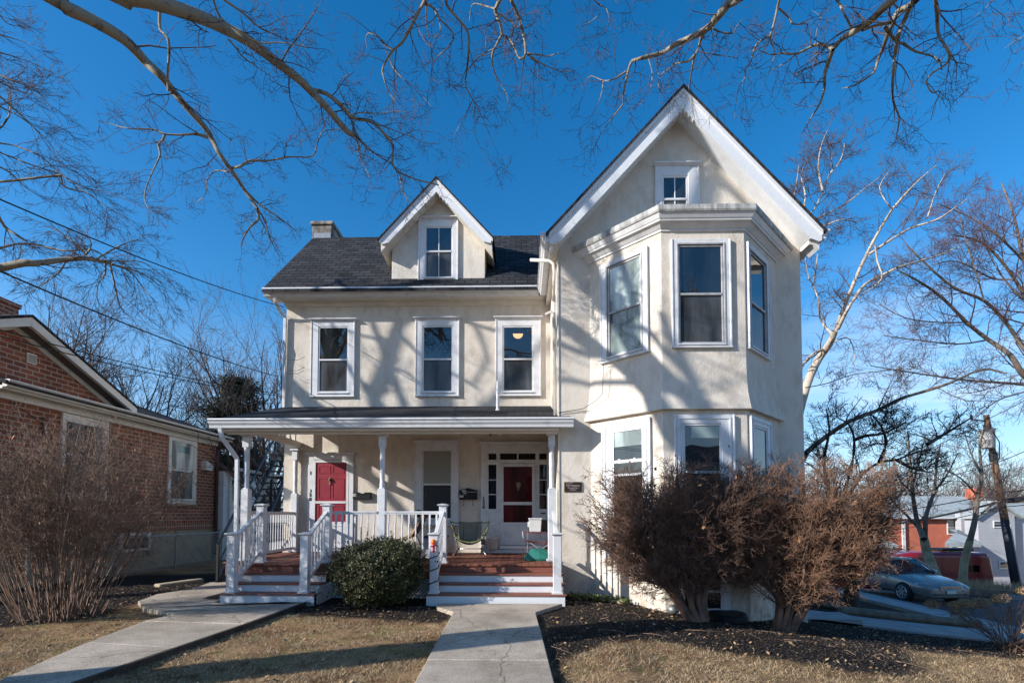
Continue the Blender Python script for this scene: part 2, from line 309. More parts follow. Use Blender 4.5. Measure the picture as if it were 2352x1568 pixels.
M['concrete2'] = mat('old_concrete', (0.34, 0.34, 0.34), 0.9, 0.3, 2.5, 0.35, 90, detail=8)
M['foundation'] = mat('foundation_concrete', (0.42, 0.35, 0.235), 0.92, 0.35, 1.2, 0.3, 30)
M['asphalt'] = mat('asphalt', (0.055, 0.056, 0.058), 0.9, 0.3, 2, 0.4, 150)
M['black'] = mat('black_metal', (0.012, 0.012, 0.014), 0.45, 0.2, 8)
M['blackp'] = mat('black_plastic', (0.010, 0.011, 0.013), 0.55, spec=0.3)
M['rubber'] = mat('tyre_rubber', (0.02, 0.02, 0.021), 0.8)
M['galv'] = mat('galvanised_metal', (0.34, 0.35, 0.36), 0.45, 0.25, 12, metal=0.6)
M['alu'] = mat('aluminium_tube', (0.55, 0.56, 0.58), 0.3, metal=0.8)
M['brownpipe'] = mat('brown_downspout', (0.06, 0.022, 0.016), 0.5)
M['bronze'] = mat('bronze_plaque', (0.045, 0.028, 0.022), 0.4, 0.2, 20, metal=0.3)
M['bronze_edge'] = mat('bronze_edge', (0.22, 0.19, 0.12), 0.45, metal=0.4)
M['letter'] = mat('raised_letters', (0.32, 0.27, 0.25), 0.5)
M['label'] = mat('white_sticker', (0.62, 0.62, 0.60), 0.6)
M['ink'] = mat('black_numerals', (0.02, 0.02, 0.02), 0.5)
M['wood_pole'] = mat('pole_wood', (0.30, 0.17, 0.10), 0.9, 0.5, 2, 0.5, 25, stretch=(6, 6, 0.5))
M['tar'] = mat('tarred_wood', (0.028, 0.028, 0.036), 0.7, 0.3, 4)
M['board'] = mat('board_wood', (0.50, 0.30, 0.14), 0.7, 0.3, 6, stretch=(5, 5, 0.6))
def sycamore(name, pale, dark, scale):
    m, N, L, b = nodes(name); b.inputs['Roughness'].default_value = 0.85
    t = N.new('ShaderNodeTexCoord'); n = N.new('ShaderNodeTexNoise'); n.inputs['Scale'].default_value = scale; n.inputs['Detail'].default_value = 5; n.inputs['Roughness'].default_value = 0.65
    L.new(t.outputs['Object'], n.inputs['Vector']); r = N.new('ShaderNodeValToRGB'); e = r.color_ramp.elements
    e[0].position = 0.36; e[0].color = (*dark, 1); e[1].position = 0.44; e[1].color = (*pale, 1); x = e.new(0.68); x.color = (*[c*1.2 for c in pale], 1)
    L.new(n.outputs[0], r.inputs[0]); L.new(r.outputs[0], b.inputs['Base Color'])
    return m
M['syc'] = sycamore('sycamore_bark', (0.235, 0.21, 0.16), (0.075, 0.055, 0.04), 5.0)
M['sycw'] = sycamore('pale_sycamore_bark', (0.46, 0.385, 0.30), (0.18, 0.13, 0.09), 2.6)
M['twig'] = mat('twig_bark', (0.135, 0.095, 0.085), 0.9, 0.45, 1.5)
M['twigred'] = mat('reddish_twigs', (0.155, 0.080, 0.078), 0.9, 0.35, 1.0)
M['twigdark'] = mat('dark_twigs', (0.052, 0.040, 0.035), 0.9, 0.3, 1.0)
M['bark'] = mat('grey_bark', (0.20, 0.16, 0.12), 0.9, 0.45, 5, 0.6, 20, stretch=(1, 1, 0.3))
M['barkdk'] = mat('dark_bark', (0.075, 0.055, 0.042), 0.95, 0.45, 5, 0.8, 20, stretch=(1, 1, 0.3))
M['barkyel'] = mat('lichen_bark', (0.34, 0.28, 0.17), 0.9, 0.45, 3, 0.4, 20)
M['caneL'] = mat('pale_canes', (0.25, 0.16, 0.115), 0.85, 0.65, 3.5)
M['caneR'] = mat('brown_canes', (0.215, 0.125, 0.088), 0.9, 0.6, 4.0)
M['caneRt'] = mat('russet_tips', (0.33, 0.185, 0.115), 0.9, 0.55, 4.0)
M['leafdry'] = mat('dry_leaf', (0.36, 0.18, 0.08), 0.85, 0.5, 8)
M['leafbox'] = mat('boxwood_leaf', (0.060, 0.082, 0.022), 0.38, 0.6, 14, spec=0.7, contrast=(0.3, 0.7))
M['needle'] = mat('evergreen_needles', (0.035, 0.055, 0.024), 0.7, 0.5, 1.5)
M['ivy'] = mat('ground_plant_leaf', (0.10, 0.14, 0.03), 0.6, 0.4, 9)
M['flower'] = mat('dried_flower_heads', (0.42, 0.28, 0.15), 0.9, 0.4, 18)
M['wire'] = mat('cable', (0.012, 0.012, 0.013), 0.6)
# ------------------------------------------------------------------ terrain
def lerp(x, xs, zs): return float(np.interp(x, xs, zs))
GX = [-60, -11, -7, 1.1, 1.9, 2.55, 4.2, 5.75, 8.5, 12.6, 22, 30, 60]
GZ = [-0.15, -0.12, -0.06, -0.06, -0.10, -0.17, -0.36, -0.60, -0.95, -1.35, -1.75, -2.5, -4.0]
def ground_z(x, y):
    z = lerp(x, GX, GZ)
    if x > 8 and y > 20: z -= 0.10 * (y - 20) * min(1, (x - 8) / 8) * (1 if y < 45 else 45 / y)
    # low mound of mulch in front of the bay
    z += 0.10 * math.exp(-((x - 3.6) / 1.8) ** 2 - ((y - 7.4) / 0.8) ** 2)
    return z
def noise2(x, y, s=1.0, seed=0):
    return (math.sin(x*1.7*s + seed) * math.cos(y*2.3*s + seed*1.3) + 0.5*math.sin(x*4.1*s - y*3.3*s + seed*2.1) + 0.3*math.sin(x*9.7*s + y*7.9*s + seed*.7)) / 1.8
def inpoly(x, y, poly):
    c = False; n = len(poly); j = n - 1
    for i in range(n):
        xi, yi = poly[i]; xj, yj = poly[j]
        if (yi > y) != (yj > y) and x < (xj - xi) * (y - yi) / (yj - yi) + xi: c = not c
        j = i
    return c
def pdist(x, y, poly):
    d = 1e9; n = len(poly)
    for i in range(n):
        ax, ay = poly[i]; bx, by = poly[(i+1) % n]; vx, vy = bx-ax, by-ay; L2 = vx*vx+vy*vy
        t = max(0, min(1, ((x-ax)*vx+(y-ay)*vy)/L2)); dx, dy = x-ax-t*vx, y-ay-t*vy
        d = min(d, math.hypot(dx, dy))
    return -d if inpoly(x, y, poly) else d
BED_R = [(0.28, 4.6), (0.62, 5.8), (1.1, 6.4), (1.7, 6.6), (2.8, 6.3), (4.1, 6.15), (5.0, 6.5), (5.7, 7.5), (6.4, 8.4), (8.0, 8.9), (9.6, 9.2), (11.0, 9.8), (11.0, 10.6), (6, 11), (0.5, 11), (0.2, 9)]
BED_M = [(-4.4, 8.35), (-2.6, 7.75), (-1.2, 7.5), (-1.0, 8.2), (-1.2, 10), (-6, 10.5)]
BED_L = [(-14, 6.2), (-9.2, 6.1), (-7.2, 7.25), (-6.6, 7.9), (-7.0, 8.7), (-6.8, 10.9), (-7.5, 14), (-14, 14)]
BED_S = [(6.0, 12.3), (10.9, 12.3), (10.9, 24), (5.5, 24)]
BEDS = [BED_R, BED_M, BED_L, BED_S]
BB = [(min(p[0] for p in b)-.4, max(p[0] for p in b)+.4, min(p[1] for p in b)-.4, max(p[1] for p in b)+.4) for b in BEDS]
def mulch(x, y):
    if x < -15 or x > 12 or y < 3 or y > 25: return 0.0
    d = 9.0
    for b, (bx0, bx1, by0, by1) in zip(BEDS, BB):
        if bx0 < x < bx1 and by0 < y < by1: d = min(d, pdist(x, y, b))
    if d == 9.0: return 0.0
    d += 0.10 * noise2(x, y, 1.9, 3) + 0.05 * noise2(x, y, 6, 1)
    return max(0.0, min(1.0, 0.5 - d / 0.28))
xs = np.unique(np.round(np.concatenate([np.linspace(-90, -15, 14), np.arange(-15, 12.01, 0.11), np.arange(12.3, 32, 0.6), np.linspace(33, 160, 16)]), 3))
ys = np.unique(np.round(np.concatenate([np.linspace(-150, 2, 22), np.arange(2.4, 13.2, 0.11), np.arange(13.5, 30, 0.6), np.linspace(31, 220, 20)]), 3))
gv = []; gm = []
for y in ys:
    for x in xs:
        z = ground_z(x, y)
        if 12.75 < x < 20.9: z -= 0.35
        if -15 < x < 12 and 2.3 < y < 13.5: z += 0.012 * noise2(x, y, 3, 5) + 0.010 * noise2(x, y, 9, 2)
        gv.append((float(x), float(y), z)); gm.append(mulch(x, y))
nx, ny = len(xs), len(ys)
gf = [(j*nx+i, j*nx+i+1, (j+1)*nx+i+1, (j+1)*nx+i) for j in range(ny-1) for i in range(nx-1)]
gme = bpy.data.meshes.new('ground'); gme.from_pydata(gv, [], gf); at_ = gme.attributes.new('mulch', 'FLOAT', 'POINT'); at_.data.foreach_set('value', gm)
gme.polygons.foreach_set('use_smooth', [True]*len(gme.polygons)); gme.update()
def ground_mat():
    m, N, L, b = nodes('lawn_and_mulch'); b.inputs['Roughness'].default_value = 0.98; b.inputs['Specular IOR Level'].default_value = 0.1
    t = N.new('ShaderNodeTexCoord'); a = N.new('ShaderNodeAttribute'); a.attribute_name = 'mulch'
    def noise(sc, det=6, ro=0.6, st=None):
        n = N.new('ShaderNodeTexNoise'); n.inputs['Scale'].default_value = sc; n.inputs['Detail'].default_value = det; n.inputs['Roughness'].default_value = ro
        if st:
            mp = N.new('ShaderNodeMapping'); mp.inputs['Scale'].default_value = st; L.new(t.outputs['Object'], mp.inputs[0]); L.new(mp.outputs[0], n.inputs['Vector'])
        else: L.new(t.outputs['Object'], n.inputs['Vector'])
        return n
    def ramp(src, stops):
        r = N.new('ShaderNodeValToRGB'); e = r.color_ramp.elements
        e[0].position = stops[0][0]; e[0].color = (*stops[0][1], 1); e[1].position = stops[-1][0]; e[1].color = (*stops[-1][1], 1)
        for p, c in stops[1:-1]: k = e.new(p); k.color = (*c, 1)
        L.new(src.outputs[0], r.inputs[0]); return r
    fine = ramp(noise(38, 8, 0.75), [(0.30, (0.105, 0.065, 0.038)), (0.5, (0.36, 0.24, 0.14)), (0.72, (0.62, 0.47, 0.30))])
    big = ramp(noise(1.1, 6, 0.7), [(0.36, (0.48, 0.38, 0.32)), (0.5, (0.9, 0.85, 0.8)), (0.66, (1.15, 1.1, 1.0))])
    mu = N.new('ShaderNodeMixRGB'); mu.blend_type = 'MULTIPLY'; mu.inputs[0].default_value = 1; L.new(fine.outputs[0], mu.inputs[1]); L.new(big.outputs[0], mu.inputs[2])
    midn = ramp(noise(7, 7, 0.7), [(0.34, (0.50, 0.42, 0.36)), (0.5, (1, 1, 1)), (0.66, (1.22, 1.18, 1.08))])
    mu2 = N.new('ShaderNodeMixRGB'); mu2.blend_type = 'MULTIPLY'; mu2.inputs[0].default_value = 1; L.new(mu.outputs[0], mu2.inputs[1]); L.new(midn.outputs[0], mu2.inputs[2]); mu = mu2
    gmask = ramp(noise(1.9, 7, 0.75), [(0.50, (0, 0, 0)), (0.66, (0.75, 0.75, 0.75))])
    gr = ramp(noise(60, 6, 0.8), [(0.3, (0.08, 0.085, 0.025)), (0.7, (0.30, 0.29, 0.10))])
    mg = N.new('ShaderNodeMixRGB'); L.new(gmask.outputs[0], mg.inputs[0]); L.new(mu.outputs[0], mg.inputs[1]); L.new(gr.outputs[0], mg.inputs[2])
    ml = ramp(noise(55, 9, 0.8), [(0.32, (0.008, 0.007, 0.007)), (0.55, (0.035, 0.028, 0.025)), (0.68, (0.085, 0.065, 0.05)), (0.78, (0.22, 0.16, 0.11))])
    mx = N.new('ShaderNodeMixRGB'); L.new(a.outputs['Fac'], mx.inputs[0]); L.new(mg.outputs[0], mx.inputs[1]); L.new(ml.outputs[0], mx.inputs[2]); L.new(mx.outputs[0], b.inputs['Base Color'])
    nb = noise(70, 8, 0.8); bp = N.new('ShaderNodeBump'); bp.inputs['Strength'].default_value = 1.0; bp.inputs['Distance'].default_value = 0.03; L.new(nb.outputs[0], bp.inputs['Height']); L.new(bp.outputs[0], b.inputs['Normal'])
    return m
gme.materials.append(ground_mat())
go = bpy.data.objects.new('ground', gme); link(go); kind(go)

def slab(name, poly, top, thick, m, joints=(), lab=None):
    mb = MB(); n = len(poly)
    tz = [top(x, y) if callable(top) else top for x, y in poly]
    vs = [(x, y, z) for (x, y), z in zip(poly, tz)] + [(x, y, z - thick) for (x, y), z in zip(poly, tz)]
    mb.quadmesh(vs, [tuple(range(n)), tuple(range(n, 2*n))[::-1]] + [(i, n+i, n+(i+1) % n, (i+1) % n) for i in range(n)])
    o = mb.build(name, m, bevel=0.008); kind(o); return o
def ccw(p):
    a = sum(p[i][0]*p[(i+1) % len(p)][1] - p[(i+1) % len(p)][0]*p[i][1] for i in range(len(p)))
    return p if a > 0 else p[::-1]
# centre walk in slabs with joints
cw = []
yb = [2.0, 4.2, 6.15, 7.0]
def wx(y): return (-1.0 - 0.01*(y-4.6)*3, 0.31 - 0.012*(y-4.6)*2)
segs = [(0.5, 2.2), (2.2, 3.9), (3.9, 5.42), (5.42, 6.95), (6.95, 8.05)]
mb = MB()
for i, (a, b) in enumerate(segs):
    x0, x1 = wx(a); x2, x3 = wx(b); g = 0.006
    mb.prism([(x0, a+g), (x1, a+g), (x3, b-g), (x2, b-g)], -0.13, 0.0 + (0.006 if i % 2 else 0), 'Z')
x2, x3 = wx(8.05)
mb.prism([(x2, 8.06), (x3, 8.06), (0.72, 8.82), (-1.5, 8.82), (-1.45, 8.5)], -0.13, 0.002, 'Z')
kind(mb.build('front_walkway', M['concrete'], bevel=0.01))
# left walk, running up to the left steps
def gp(px, py, z=0.0):
    d = _F + _Rt*((px-PX)/FOC) - _U*((py-PY)/FOC); t = (z-1.57)/d.z; p = EYE + d*t; return (p.x, p.y)
mb = MB()
L1 = [gp(160, 1568), gp(400, 1486), gp(560, 1432), gp(705, 1380)]; L0 = [gp(0, 1560), gp(200, 1474), gp(330, 1425), gp(402, 1410)]
p0, p1 = Vector(L0[0]), Vector(L1[0]); dd = (Vector(L1[1]) - p1).normalized()
near = [(p1 - dd*4.5), (p0 - dd*4.5)]
cuts = [(near[1], near[0]), (Vector(L0[0]), Vector(L1[0])), (Vector(L0[1]), Vector(L1[1])), (Vector(L0[2]), Vector(L1[2])), (Vector(L0[3]), Vector(L1[3]))]
for i in range(4):
    (a, b), (c, d) = cuts[i], cuts[i+1]
    u = (c - a).normalized()*0.006
    mb.prism([tuple(a+u), tuple(b+u), tuple(d-u), tuple(c-u)], -0.13, 0.004*(i % 2), 'Z')
kind(mb.build('side_walkway', M['concrete'], bevel=0.01))
mb = MB()
pd = [gp(402, 1410), gp(705, 1380), (-3.74, 8.8), (-5.5, 8.8), (-5.5, 9.1), (-5.9, 9.15), (-6.0, 9.5), (-5.9, 10.6), (-6.3, 11.6), (-7.2, 11.4), gp(440, 1352), gp(360, 1364), gp(317, 1380), gp(330, 1396)]
mb.prism(pd, -0.13, 0.006, 'Z')
kind(mb.build('concrete_apron', M['concrete'], bevel=0.01))
# timber edging along the left walk and the beds
ed = thing('timber_edging', 'dark wooden board edging along the lawn side of the left walkway', 'edging', (0, 0, 0))
mb = MB()
pts = [Vector((*L1[i], -0.03)) for i in range(4)]
for a, b in zip(pts, pts[1:]): mb.beam(a + Vector((0.05, -0.03, -0.01)), b + Vector((0.05, -0.03, -0.01)), 0.04, 0.11)
mb.build('board', M['barkdk'], ed)
# concrete kerb stones by the side hatch
mb = MB(); a = gp(360, 1345, -0.05); b = gp(462, 1333, -0.05)
mb.beam((a[0], a[1], -0.07), (b[0], b[1], -0.05), 0.25, 0.12)
tag(mb.build('stone_kerb', M['foundation'], bevel=0.02), 'low weathered stone kerb beside the chain link fence', 'kerb')
# right side: path from the house side to the pavement, log edging, pavement, verge, road
def strip(name, pts, m, dz, th, k='structure'):
    mb = MB(); n = len(pts)
    vs = []
    for (x0, y0, x1, y1) in pts:
        vs += [(x0, y0, ground_z(x0, y0)+dz), (x1, y1, ground_z(x1, y1)+dz), (x1, y1, ground_z(x1, y1)+dz-th), (x0, y0, ground_z(x0, y0)+dz-th)]
    fs = []
    for i in range(n-1):
        a = i*4; c = a+4
        for j in range(4): fs.append((a+j, a+(j+1) % 4, c+(j+1) % 4, c+j))
    fs += [(0, 3, 2, 1), (4*n-4, 4*n-3, 4*n-2, 4*n-1)]
    o = mb.quadmesh(vs, [f[::-1] for f in fs]).build(name, m); kind(o); return o
strip('garden_path', [(x, 10.55, x, 12.0) for x in (5.9, 7.2, 8.4, 9.6, 11.2)], M['concrete2'], 0.05, 0.15)
strip('pavement', [(11.2, y, 12.35, y) for y in np.arange(1, 60, 2.0)], M['concrete2'], 0.05, 0.2)
strip('kerb', [(12.62, y, 12.78, y) for y in np.arange(1, 60, 2.0)], M['concrete2'], 0.03, 0.4)
strip('kerb', [(20.9, y, 21.1, y) for y in np.arange(1, 23.5, 2.0)], M['concrete2'], 0.03, 0.4)
strip('road', [(12.78, y, 20.9, y) for y in np.arange(-10, 60, 2.0)], M['asphalt'], -0.17, 0.1)
strip('cross_road', [(20.95, 24.6, 20.95, 31.5), (40, 24.6, 40, 31.5), (70, 24.6, 70, 31.5)], M['asphalt'], 0.03, 0.1)
mb = MB(); P_ = [Vector((x, 12.18 + 0.04*(x-9), ground_z(x, 12.2)+0.13)) for x in (7.6, 8.8, 10.0, 11.0)]
mb.tube(P_, [0.10, 0.11, 0.10, 0.09], 10)
tag(mb.build('edging_log', M['bark'], smooth=False), 'long weathered log laid along the far edge of the garden path', 'log')
mb = MB(); mb.tube([(6.8, 13.6, ground_z(6.8, 13.6)+0.1), (7.6, 13.4, ground_z(7.6, 13.4)+0.12), (8.4, 13.3, ground_z(8.4, 13.3)+0.06)], [0.09, 0.12, 0.07], 10)
tag(mb.build('edging_log', M['bark']), 'short curved log lying near the foot of the dark tree', 'log')
mb = MB(); mb.box(5.95, 7.1, 10.55, 11.3, -0.85, -0.60); tag(mb.build('concrete_step', M['concrete2'], bevel=0.015), 'low concrete step at the right corner of the cream house', 'step')

# scattered litter: chips and leaves on the beds, dead grass on the lawn
rnd = random.Random(4)
def onpave(x, y):
    if y < 8.1 and wx(y)[0]+0.03 < x < wx(y)[1]-0.03: return True
    if 8.0 < y < 8.9 and -1.55 < x < 0.75: return True
    if y > 8.8 and -6 < x < 0.8: return True
    if y > 10.1 and 0.7 < x < 5.8: return True
    if 0 < (x + 10.15 - 11.57 + y - 10.15 + 0.0) and x > 1.4 and y > 9.0 and x < 4.1: return True
    return False
LW = [tuple(v) for v in (near[1], near[0])] + L1 + L0[::-1]
def scatter(name, n, sampler, size, m, lab, flat=0.5, blade=False):
    vs = np.zeros((n*4, 3) if not blade else (n*3, 3)); c = 0
    while c < n:
        x, y = sampler()
        if onpave(x, y) or (x < -3.2 and (inpoly(x, y, LW) or inpoly(x, y, pd))): continue
        z = ground_z(x, y) + 0.006; a = rnd.uniform(0, 6.283); s = size*rnd.uniform(0.5, 1.5)
        if blade:
            h = s; w = 0.003*rnd.uniform(.7, 1.4); lx, ly = rnd.gauss(0, .7)*h, rnd.gauss(0, .7)*h
            vs[c*3] = (x-w*math.cos(a), y-w*math.sin(a), z-0.01); vs[c*3+1] = (x+w*math.cos(a), y+w*math.sin(a), z-0.01); vs[c*3+2] = (x+lx, y+ly, z+h*rnd.uniform(.15, .7))
        else:
            e1 = Vector((math.cos(a), math.sin(a), rnd.uniform(-flat, flat))); e2 = Vector((-math.sin(a), math.cos(a), rnd.uniform(-flat, flat)))*rnd.uniform(.25, .8)
            p = Vector((x, y, z+0.3*s*flat))
            for k, (i, j) in enumerate(((-1, 0), (0, -1), (1, 0), (0, 1))): vs[c*4+k] = p + e1*(i*s/2) + e2*(j*s/2)
        c += 1
    k = 3 if blade else 4
    me = bpy.data.meshes.new(name); me.from_pydata(vs.tolist(), [], [tuple(range(i*k, i*k+k)) for i in range(n)]); me.materials.append(m); me.update()
    o = bpy.data.objects.new(name, me); link(o); kind(o, 'stuff', lab, name.replace('_', ' ')); return o
def leafcolour(name, stops, rough=0.85):
    """colour picked per leaf"""
    m, N, L, b = nodes(name); b.inputs['Roughness'].default_value = rough
    g = N.new('ShaderNodeNewGeometry'); r = N.new('ShaderNodeValToRGB'); e = r.color_ramp.elements
    e[0].color = (*stops[0], 1); e[1].color = (*stops[-1], 1)
    for i, c in enumerate(stops[1:-1]): k = e.new((i+1)/(len(stops)-1)); k.color = (*c, 1)
    L.new(g.outputs['Random Per Island'], r.inputs[0]); L.new(r.outputs[0], b.inputs['Base Color']); return m
M['chips'] = leafcolour('mulch_chips', [(0.012, 0.010, 0.009), (0.02, 0.016, 0.014), (0.035, 0.028, 0.022), (0.05, 0.038, 0.03), (0.075, 0.055, 0.042), (0.22, 0.16, 0.10)])
M['litter'] = leafcolour('leaf_litter', [(0.20, 0.10, 0.045), (0.34, 0.20, 0.09), (0.42, 0.30, 0.17), (0.12, 0.06, 0.03)])
M['grass'] = leafcolour('dead_grass', [(0.48, 0.34, 0.20), (0.36, 0.24, 0.13), (0.24, 0.155, 0.085), (0.55, 0.43, 0.28), (0.26, 0.22, 0.09)])
def samp_bed():
    while True:
        x = rnd.uniform(-9.4, 10.5); y = rnd.uniform(4.2, 11.5) if x < 6 else rnd.uniform(6, 12)
        if mulch(x, y) > rnd.uniform(0.25, 0.9): return x, y
def samp_lawn():
    while True:
        y = 3.4 + (rnd.random()**1.7)*8; x = rnd.uniform(-1.12, 1.12)*y
        if noise2(x, y, 2.1, 7) + .6*noise2(x, y, 7.3, 2) < rnd.uniform(-1.3, .9) and mulch(x, y) < rnd.uniform(0.1, 0.75): return x, y
scatter('mulch_chips', 52000, samp_bed, 0.022, M['chips'], 'dark wood chip mulch covering the planting beds', 0.7)
scatter('dead_grass', 110000, samp_lawn, 0.05, M['grass'], 'short dead tan winter grass over the lawn', blade=True)
scatter('leaf_litter', 3000, lambda: samp_bed() if rnd.random() < .6 else samp_lawn(), 0.047, M['litter'], 'scattered curled brown leaves on lawn and beds', 0.6)
# fallen sticks
mb = MB()
for i in range(150):
    x, y = samp_bed() if rnd.random() < .75 else samp_lawn()
    if onpave(x, y): continue
    a = rnd.uniform(0, 6.28); l = rnd.uniform(.1, .5); z = ground_z(x, y)+0.015
    mb.tube([(x, y, z), (x+math.cos(a)*l*.5, y+math.sin(a)*l*.5, z+0.01+rnd.uniform(0, .02)), (x+math.cos(a+.3)*l, y+math.sin(a+.3)*l, ground_z(x, y)+0.012)], [.005, .004, .002], 4)
kind(mb.build('fallen_twigs', M['caneL']), 'stuff', 'thin fallen twigs lying on the mulch and lawn', 'twigs')
# ------------------------------------------------------------------ the cream house
house = thing('house', 'cream stucco two-storey house with two steep white-edged gables, bay windows and red-decked porch', 'house', (0, 12.7, 0))
house.location = (0, 0, 0)
Z0 = -1.2
MAIN = ((0, 12.7), (1, 0), (0, -1)); WING = ((0, 10.15), (1, 0), (0, -1)); DORM = ((0, 12.58), (1, 0), (0, -1))
S2 = math.sqrt(.5)
BAYL = ((1.42, 10.15), (S2, -S2), (-S2, -S2)); BAYF = ((2.57, 9.0), (1, 0), (0, -1)); BAYR = ((4.08, 9.0), (S2, S2), (S2, -S2))
# walls
mb = MB(); mb.box(-6.15, 0.8, 12.7, 17.5, Z0, 7.2); mb.prism([(12.7, 7.2), (15.1, 9.75), (17.5, 7.2)], -6.15, -5.95, 'X'); mb.build('wall', M['stucco'], house)
mb = MB(); mb.prism([(0.75, Z0), (5.75, Z0), (5.75, 7.1), (3.25, 9.82), (0.75, 7.1)], 10.15, 18.2, 'Y'); mb.build('wall', M['stucco'], house, bevel=0.015)
# bay: lower straight part, upper part with a flared skirt
def oct_ring(e, z):
    k = e*0.4142
    return [(1.42-e-k*0, 10.16, z), (1.42-e*1.0, 10.15, z), (2.57-k, 9.0-e, z), (4.08+k, 9.0-e, z), (5.23+e, 10.15, z), (5.23+e, 10.16, z)]
mb = MB()
def loft(mb, rings, cap=True):
    n = len(rings[0]); b = [v for r in rings for v in r]; fs = []
    for i in range(len(rings)-1):
        for k in range(n): fs.append((i*n+k, i*n+(k+1) % n, (i+1)*n+(k+1) % n, (i+1)*n+k))
    if cap: fs += [tuple(range(n))[::-1], tuple(range((len(rings)-1)*n, len(rings)*n))]
    mb.quadmesh(b, fs)
def bay_poly(e): 
    k = 0.4142*e
    return [(1.42-1.4142*e-0.3, 10.15+0.3), (2.57-k, 9.0-e), (4.08+k, 9.0-e), (5.23+1.4142*e+0.3, 10.15+0.3)]
def bring(e, z): return [(x, y, z) for x, y in bay_poly(e)]
loft(mb, [bring(0, Z0), bring(0, 3.47)]); mb.build('bay_wall', M['stucco'], house, bevel=0.012)
mb = MB(); loft(mb, [bring(0.10, 3.46), bring(0.075, 3.58), bring(0.035, 3.78), bring(0.012, 4.05), bring(0.004, 4.4), bring(0.004, 6.9)]); mb.build('bay_wall', M['stucco'], house, bevel=0.01)
mb = MB()
for (e0, e1, z0, z1) in ((0.03, 0.035, 6.76, 6.80), (0.05, 0.13, 6.80, 6.88), (0.165, 0.175, 6.88, 6.915), (0.185, 0.235, 6.915, 7.00)):
    loft(mb, [bring(e0, z0), bring(e1, z1)])
mb.build('bay_cornice', M['white'], house)
mb = MB(); loft(mb, [bring(0.25, 7.0), bring(0.265, 7.03), bring(0.265, 7.115), bring(0.22, 7.125)]); mb.build('bay_roof_edge', M['weathered'], house)
# roofs
def band(cx, apex, hw, eave, t0, t1, y0, y1):
    """symmetric chevron between heights offset t0 (upper) and t1 (lower) under the roof line"""
    mb = MB()
    mb.prism([(cx, apex-t0), (cx-hw, eave-t0), (cx-hw, eave-t1), (cx, apex-t1)], y0, y1)
    mb.prism([(cx, apex-t0), (cx+hw, eave-t0), (cx+hw, eave-t1), (cx, apex-t1)][::-1], y0, y1)
    return mb
band(3.25, 10.17, 2.76, 7.165, 0, 0.05, 9.66, 18.3).build('wing_roof', M['shingle_y'], house)
mb = band(3.25, 10.17, 2.70, 7.225, 0.052, 0.14, 9.69, 9.83)
mb.prism([(3.25, 10.03), (0.56, 7.10), (0.56, 6.98), (0.62, 6.955), (0.78, 7.02), (3.25, 9.715)], 9.72, 9.80)
mb.prism([(3.25, 10.03), (5.94, 7.10), (5.94, 6.98), (5.88, 6.955), (5.72, 7.02), (3.25, 9.715)][::-1], 9.72, 9.80)
# scalloped edge near the apex
for sx_ in (-1, 1):
    for i in range(3):
        t = 0.0 + i*0.075
        mb.prism([(3.25+sx_*t, 9.715-t*1.09+0.02), (3.25+sx_*(t+0.07), 9.715-(t+0.07)*1.09+0.02), (3.25+sx_*(t+0.045), 9.715-(t+0.045)*1.09-0.045)], 9.73, 9.79)
mb.build('rake_board', M['peel'], house)
mb = band(3.25, 10.17, 2.68, 7.245, 0.16, 0.40, 9.80, 10.148); mb.build('soffit', M['white'], house)
mb = MB(); mb.prism([(12.14, 7.22), (15.1, 10.22), (18.0, 7.22), (18.0, 7.14), (15.1, 10.14), (12.14, 7.14)], -6.52, 3.0, 'X'); mb.build('main_roof', M['shingle'], house)
mb = MB(); mb.prism([(12.3, 7.26), (15.1, 10.10), (17.9, 7.26), (17.9, 7.14), (15.1, 9.98), (12.42, 7.14)], -6.50, -6.44, 'X')
mb.prism([(12.6, 7.3), (15.1, 9.84), (17.6, 7.3), (17.6, 7.22), (15.1, 9.76), (12.6, 7.22)], -6.44, -6.14, 'X'); mb.build('verge_board', M['peel'], house)
# main gutter, fascia, frieze
GP = [(12.40, 7.27), (12.16, 7.27), (12.155, 7.235), (12.19, 7.215), (12.20, 7.17), (12.235, 7.13), (12.25, 7.09), (12.40, 7.09)]
mb = MB(); mb.prism(GP, -6.53, 0.44, 'X'); mb.build('gutter', M['trim'], house)
mb = MB(); mb.box(-6.50, 0.72, 12.40, 12.698, 7.10, 7.15); mb.box(-6.18, 0.75, 12.63, 12.698, 7.02, 7.10); mb.box(-6.17, 0.75, 12.665, 12.698, 6.99, 7.02); mb.build('frieze_board', M['cream'], house)
# wing side gutters
for sx_ in (-1, 1):
    c = 3.25
    X = lambda v: c + sx_*v
    mb = MB(); prof = [(X(2.62), 7.22), (X(2.86), 7.22), (X(2.865), 7.18), (X(2.83), 7.16), (X(2.82), 7.11), (X(2.78), 7.07), (X(2.77), 7.02), (X(2.62), 7.02)]
    mb.prism(prof if sx_ < 0 else prof[::-1], 9.74, 12.2 if sx_ < 0 else 18.2); mb.build('gutter', M['trim'], house)
    mb = MB(); mb.box(min(X(2.50), X(2.62)), max(X(2.50), X(2.62)), 9.84, 18.0, 6.96, 7.06); mb.build('soffit', M['cream'], house)
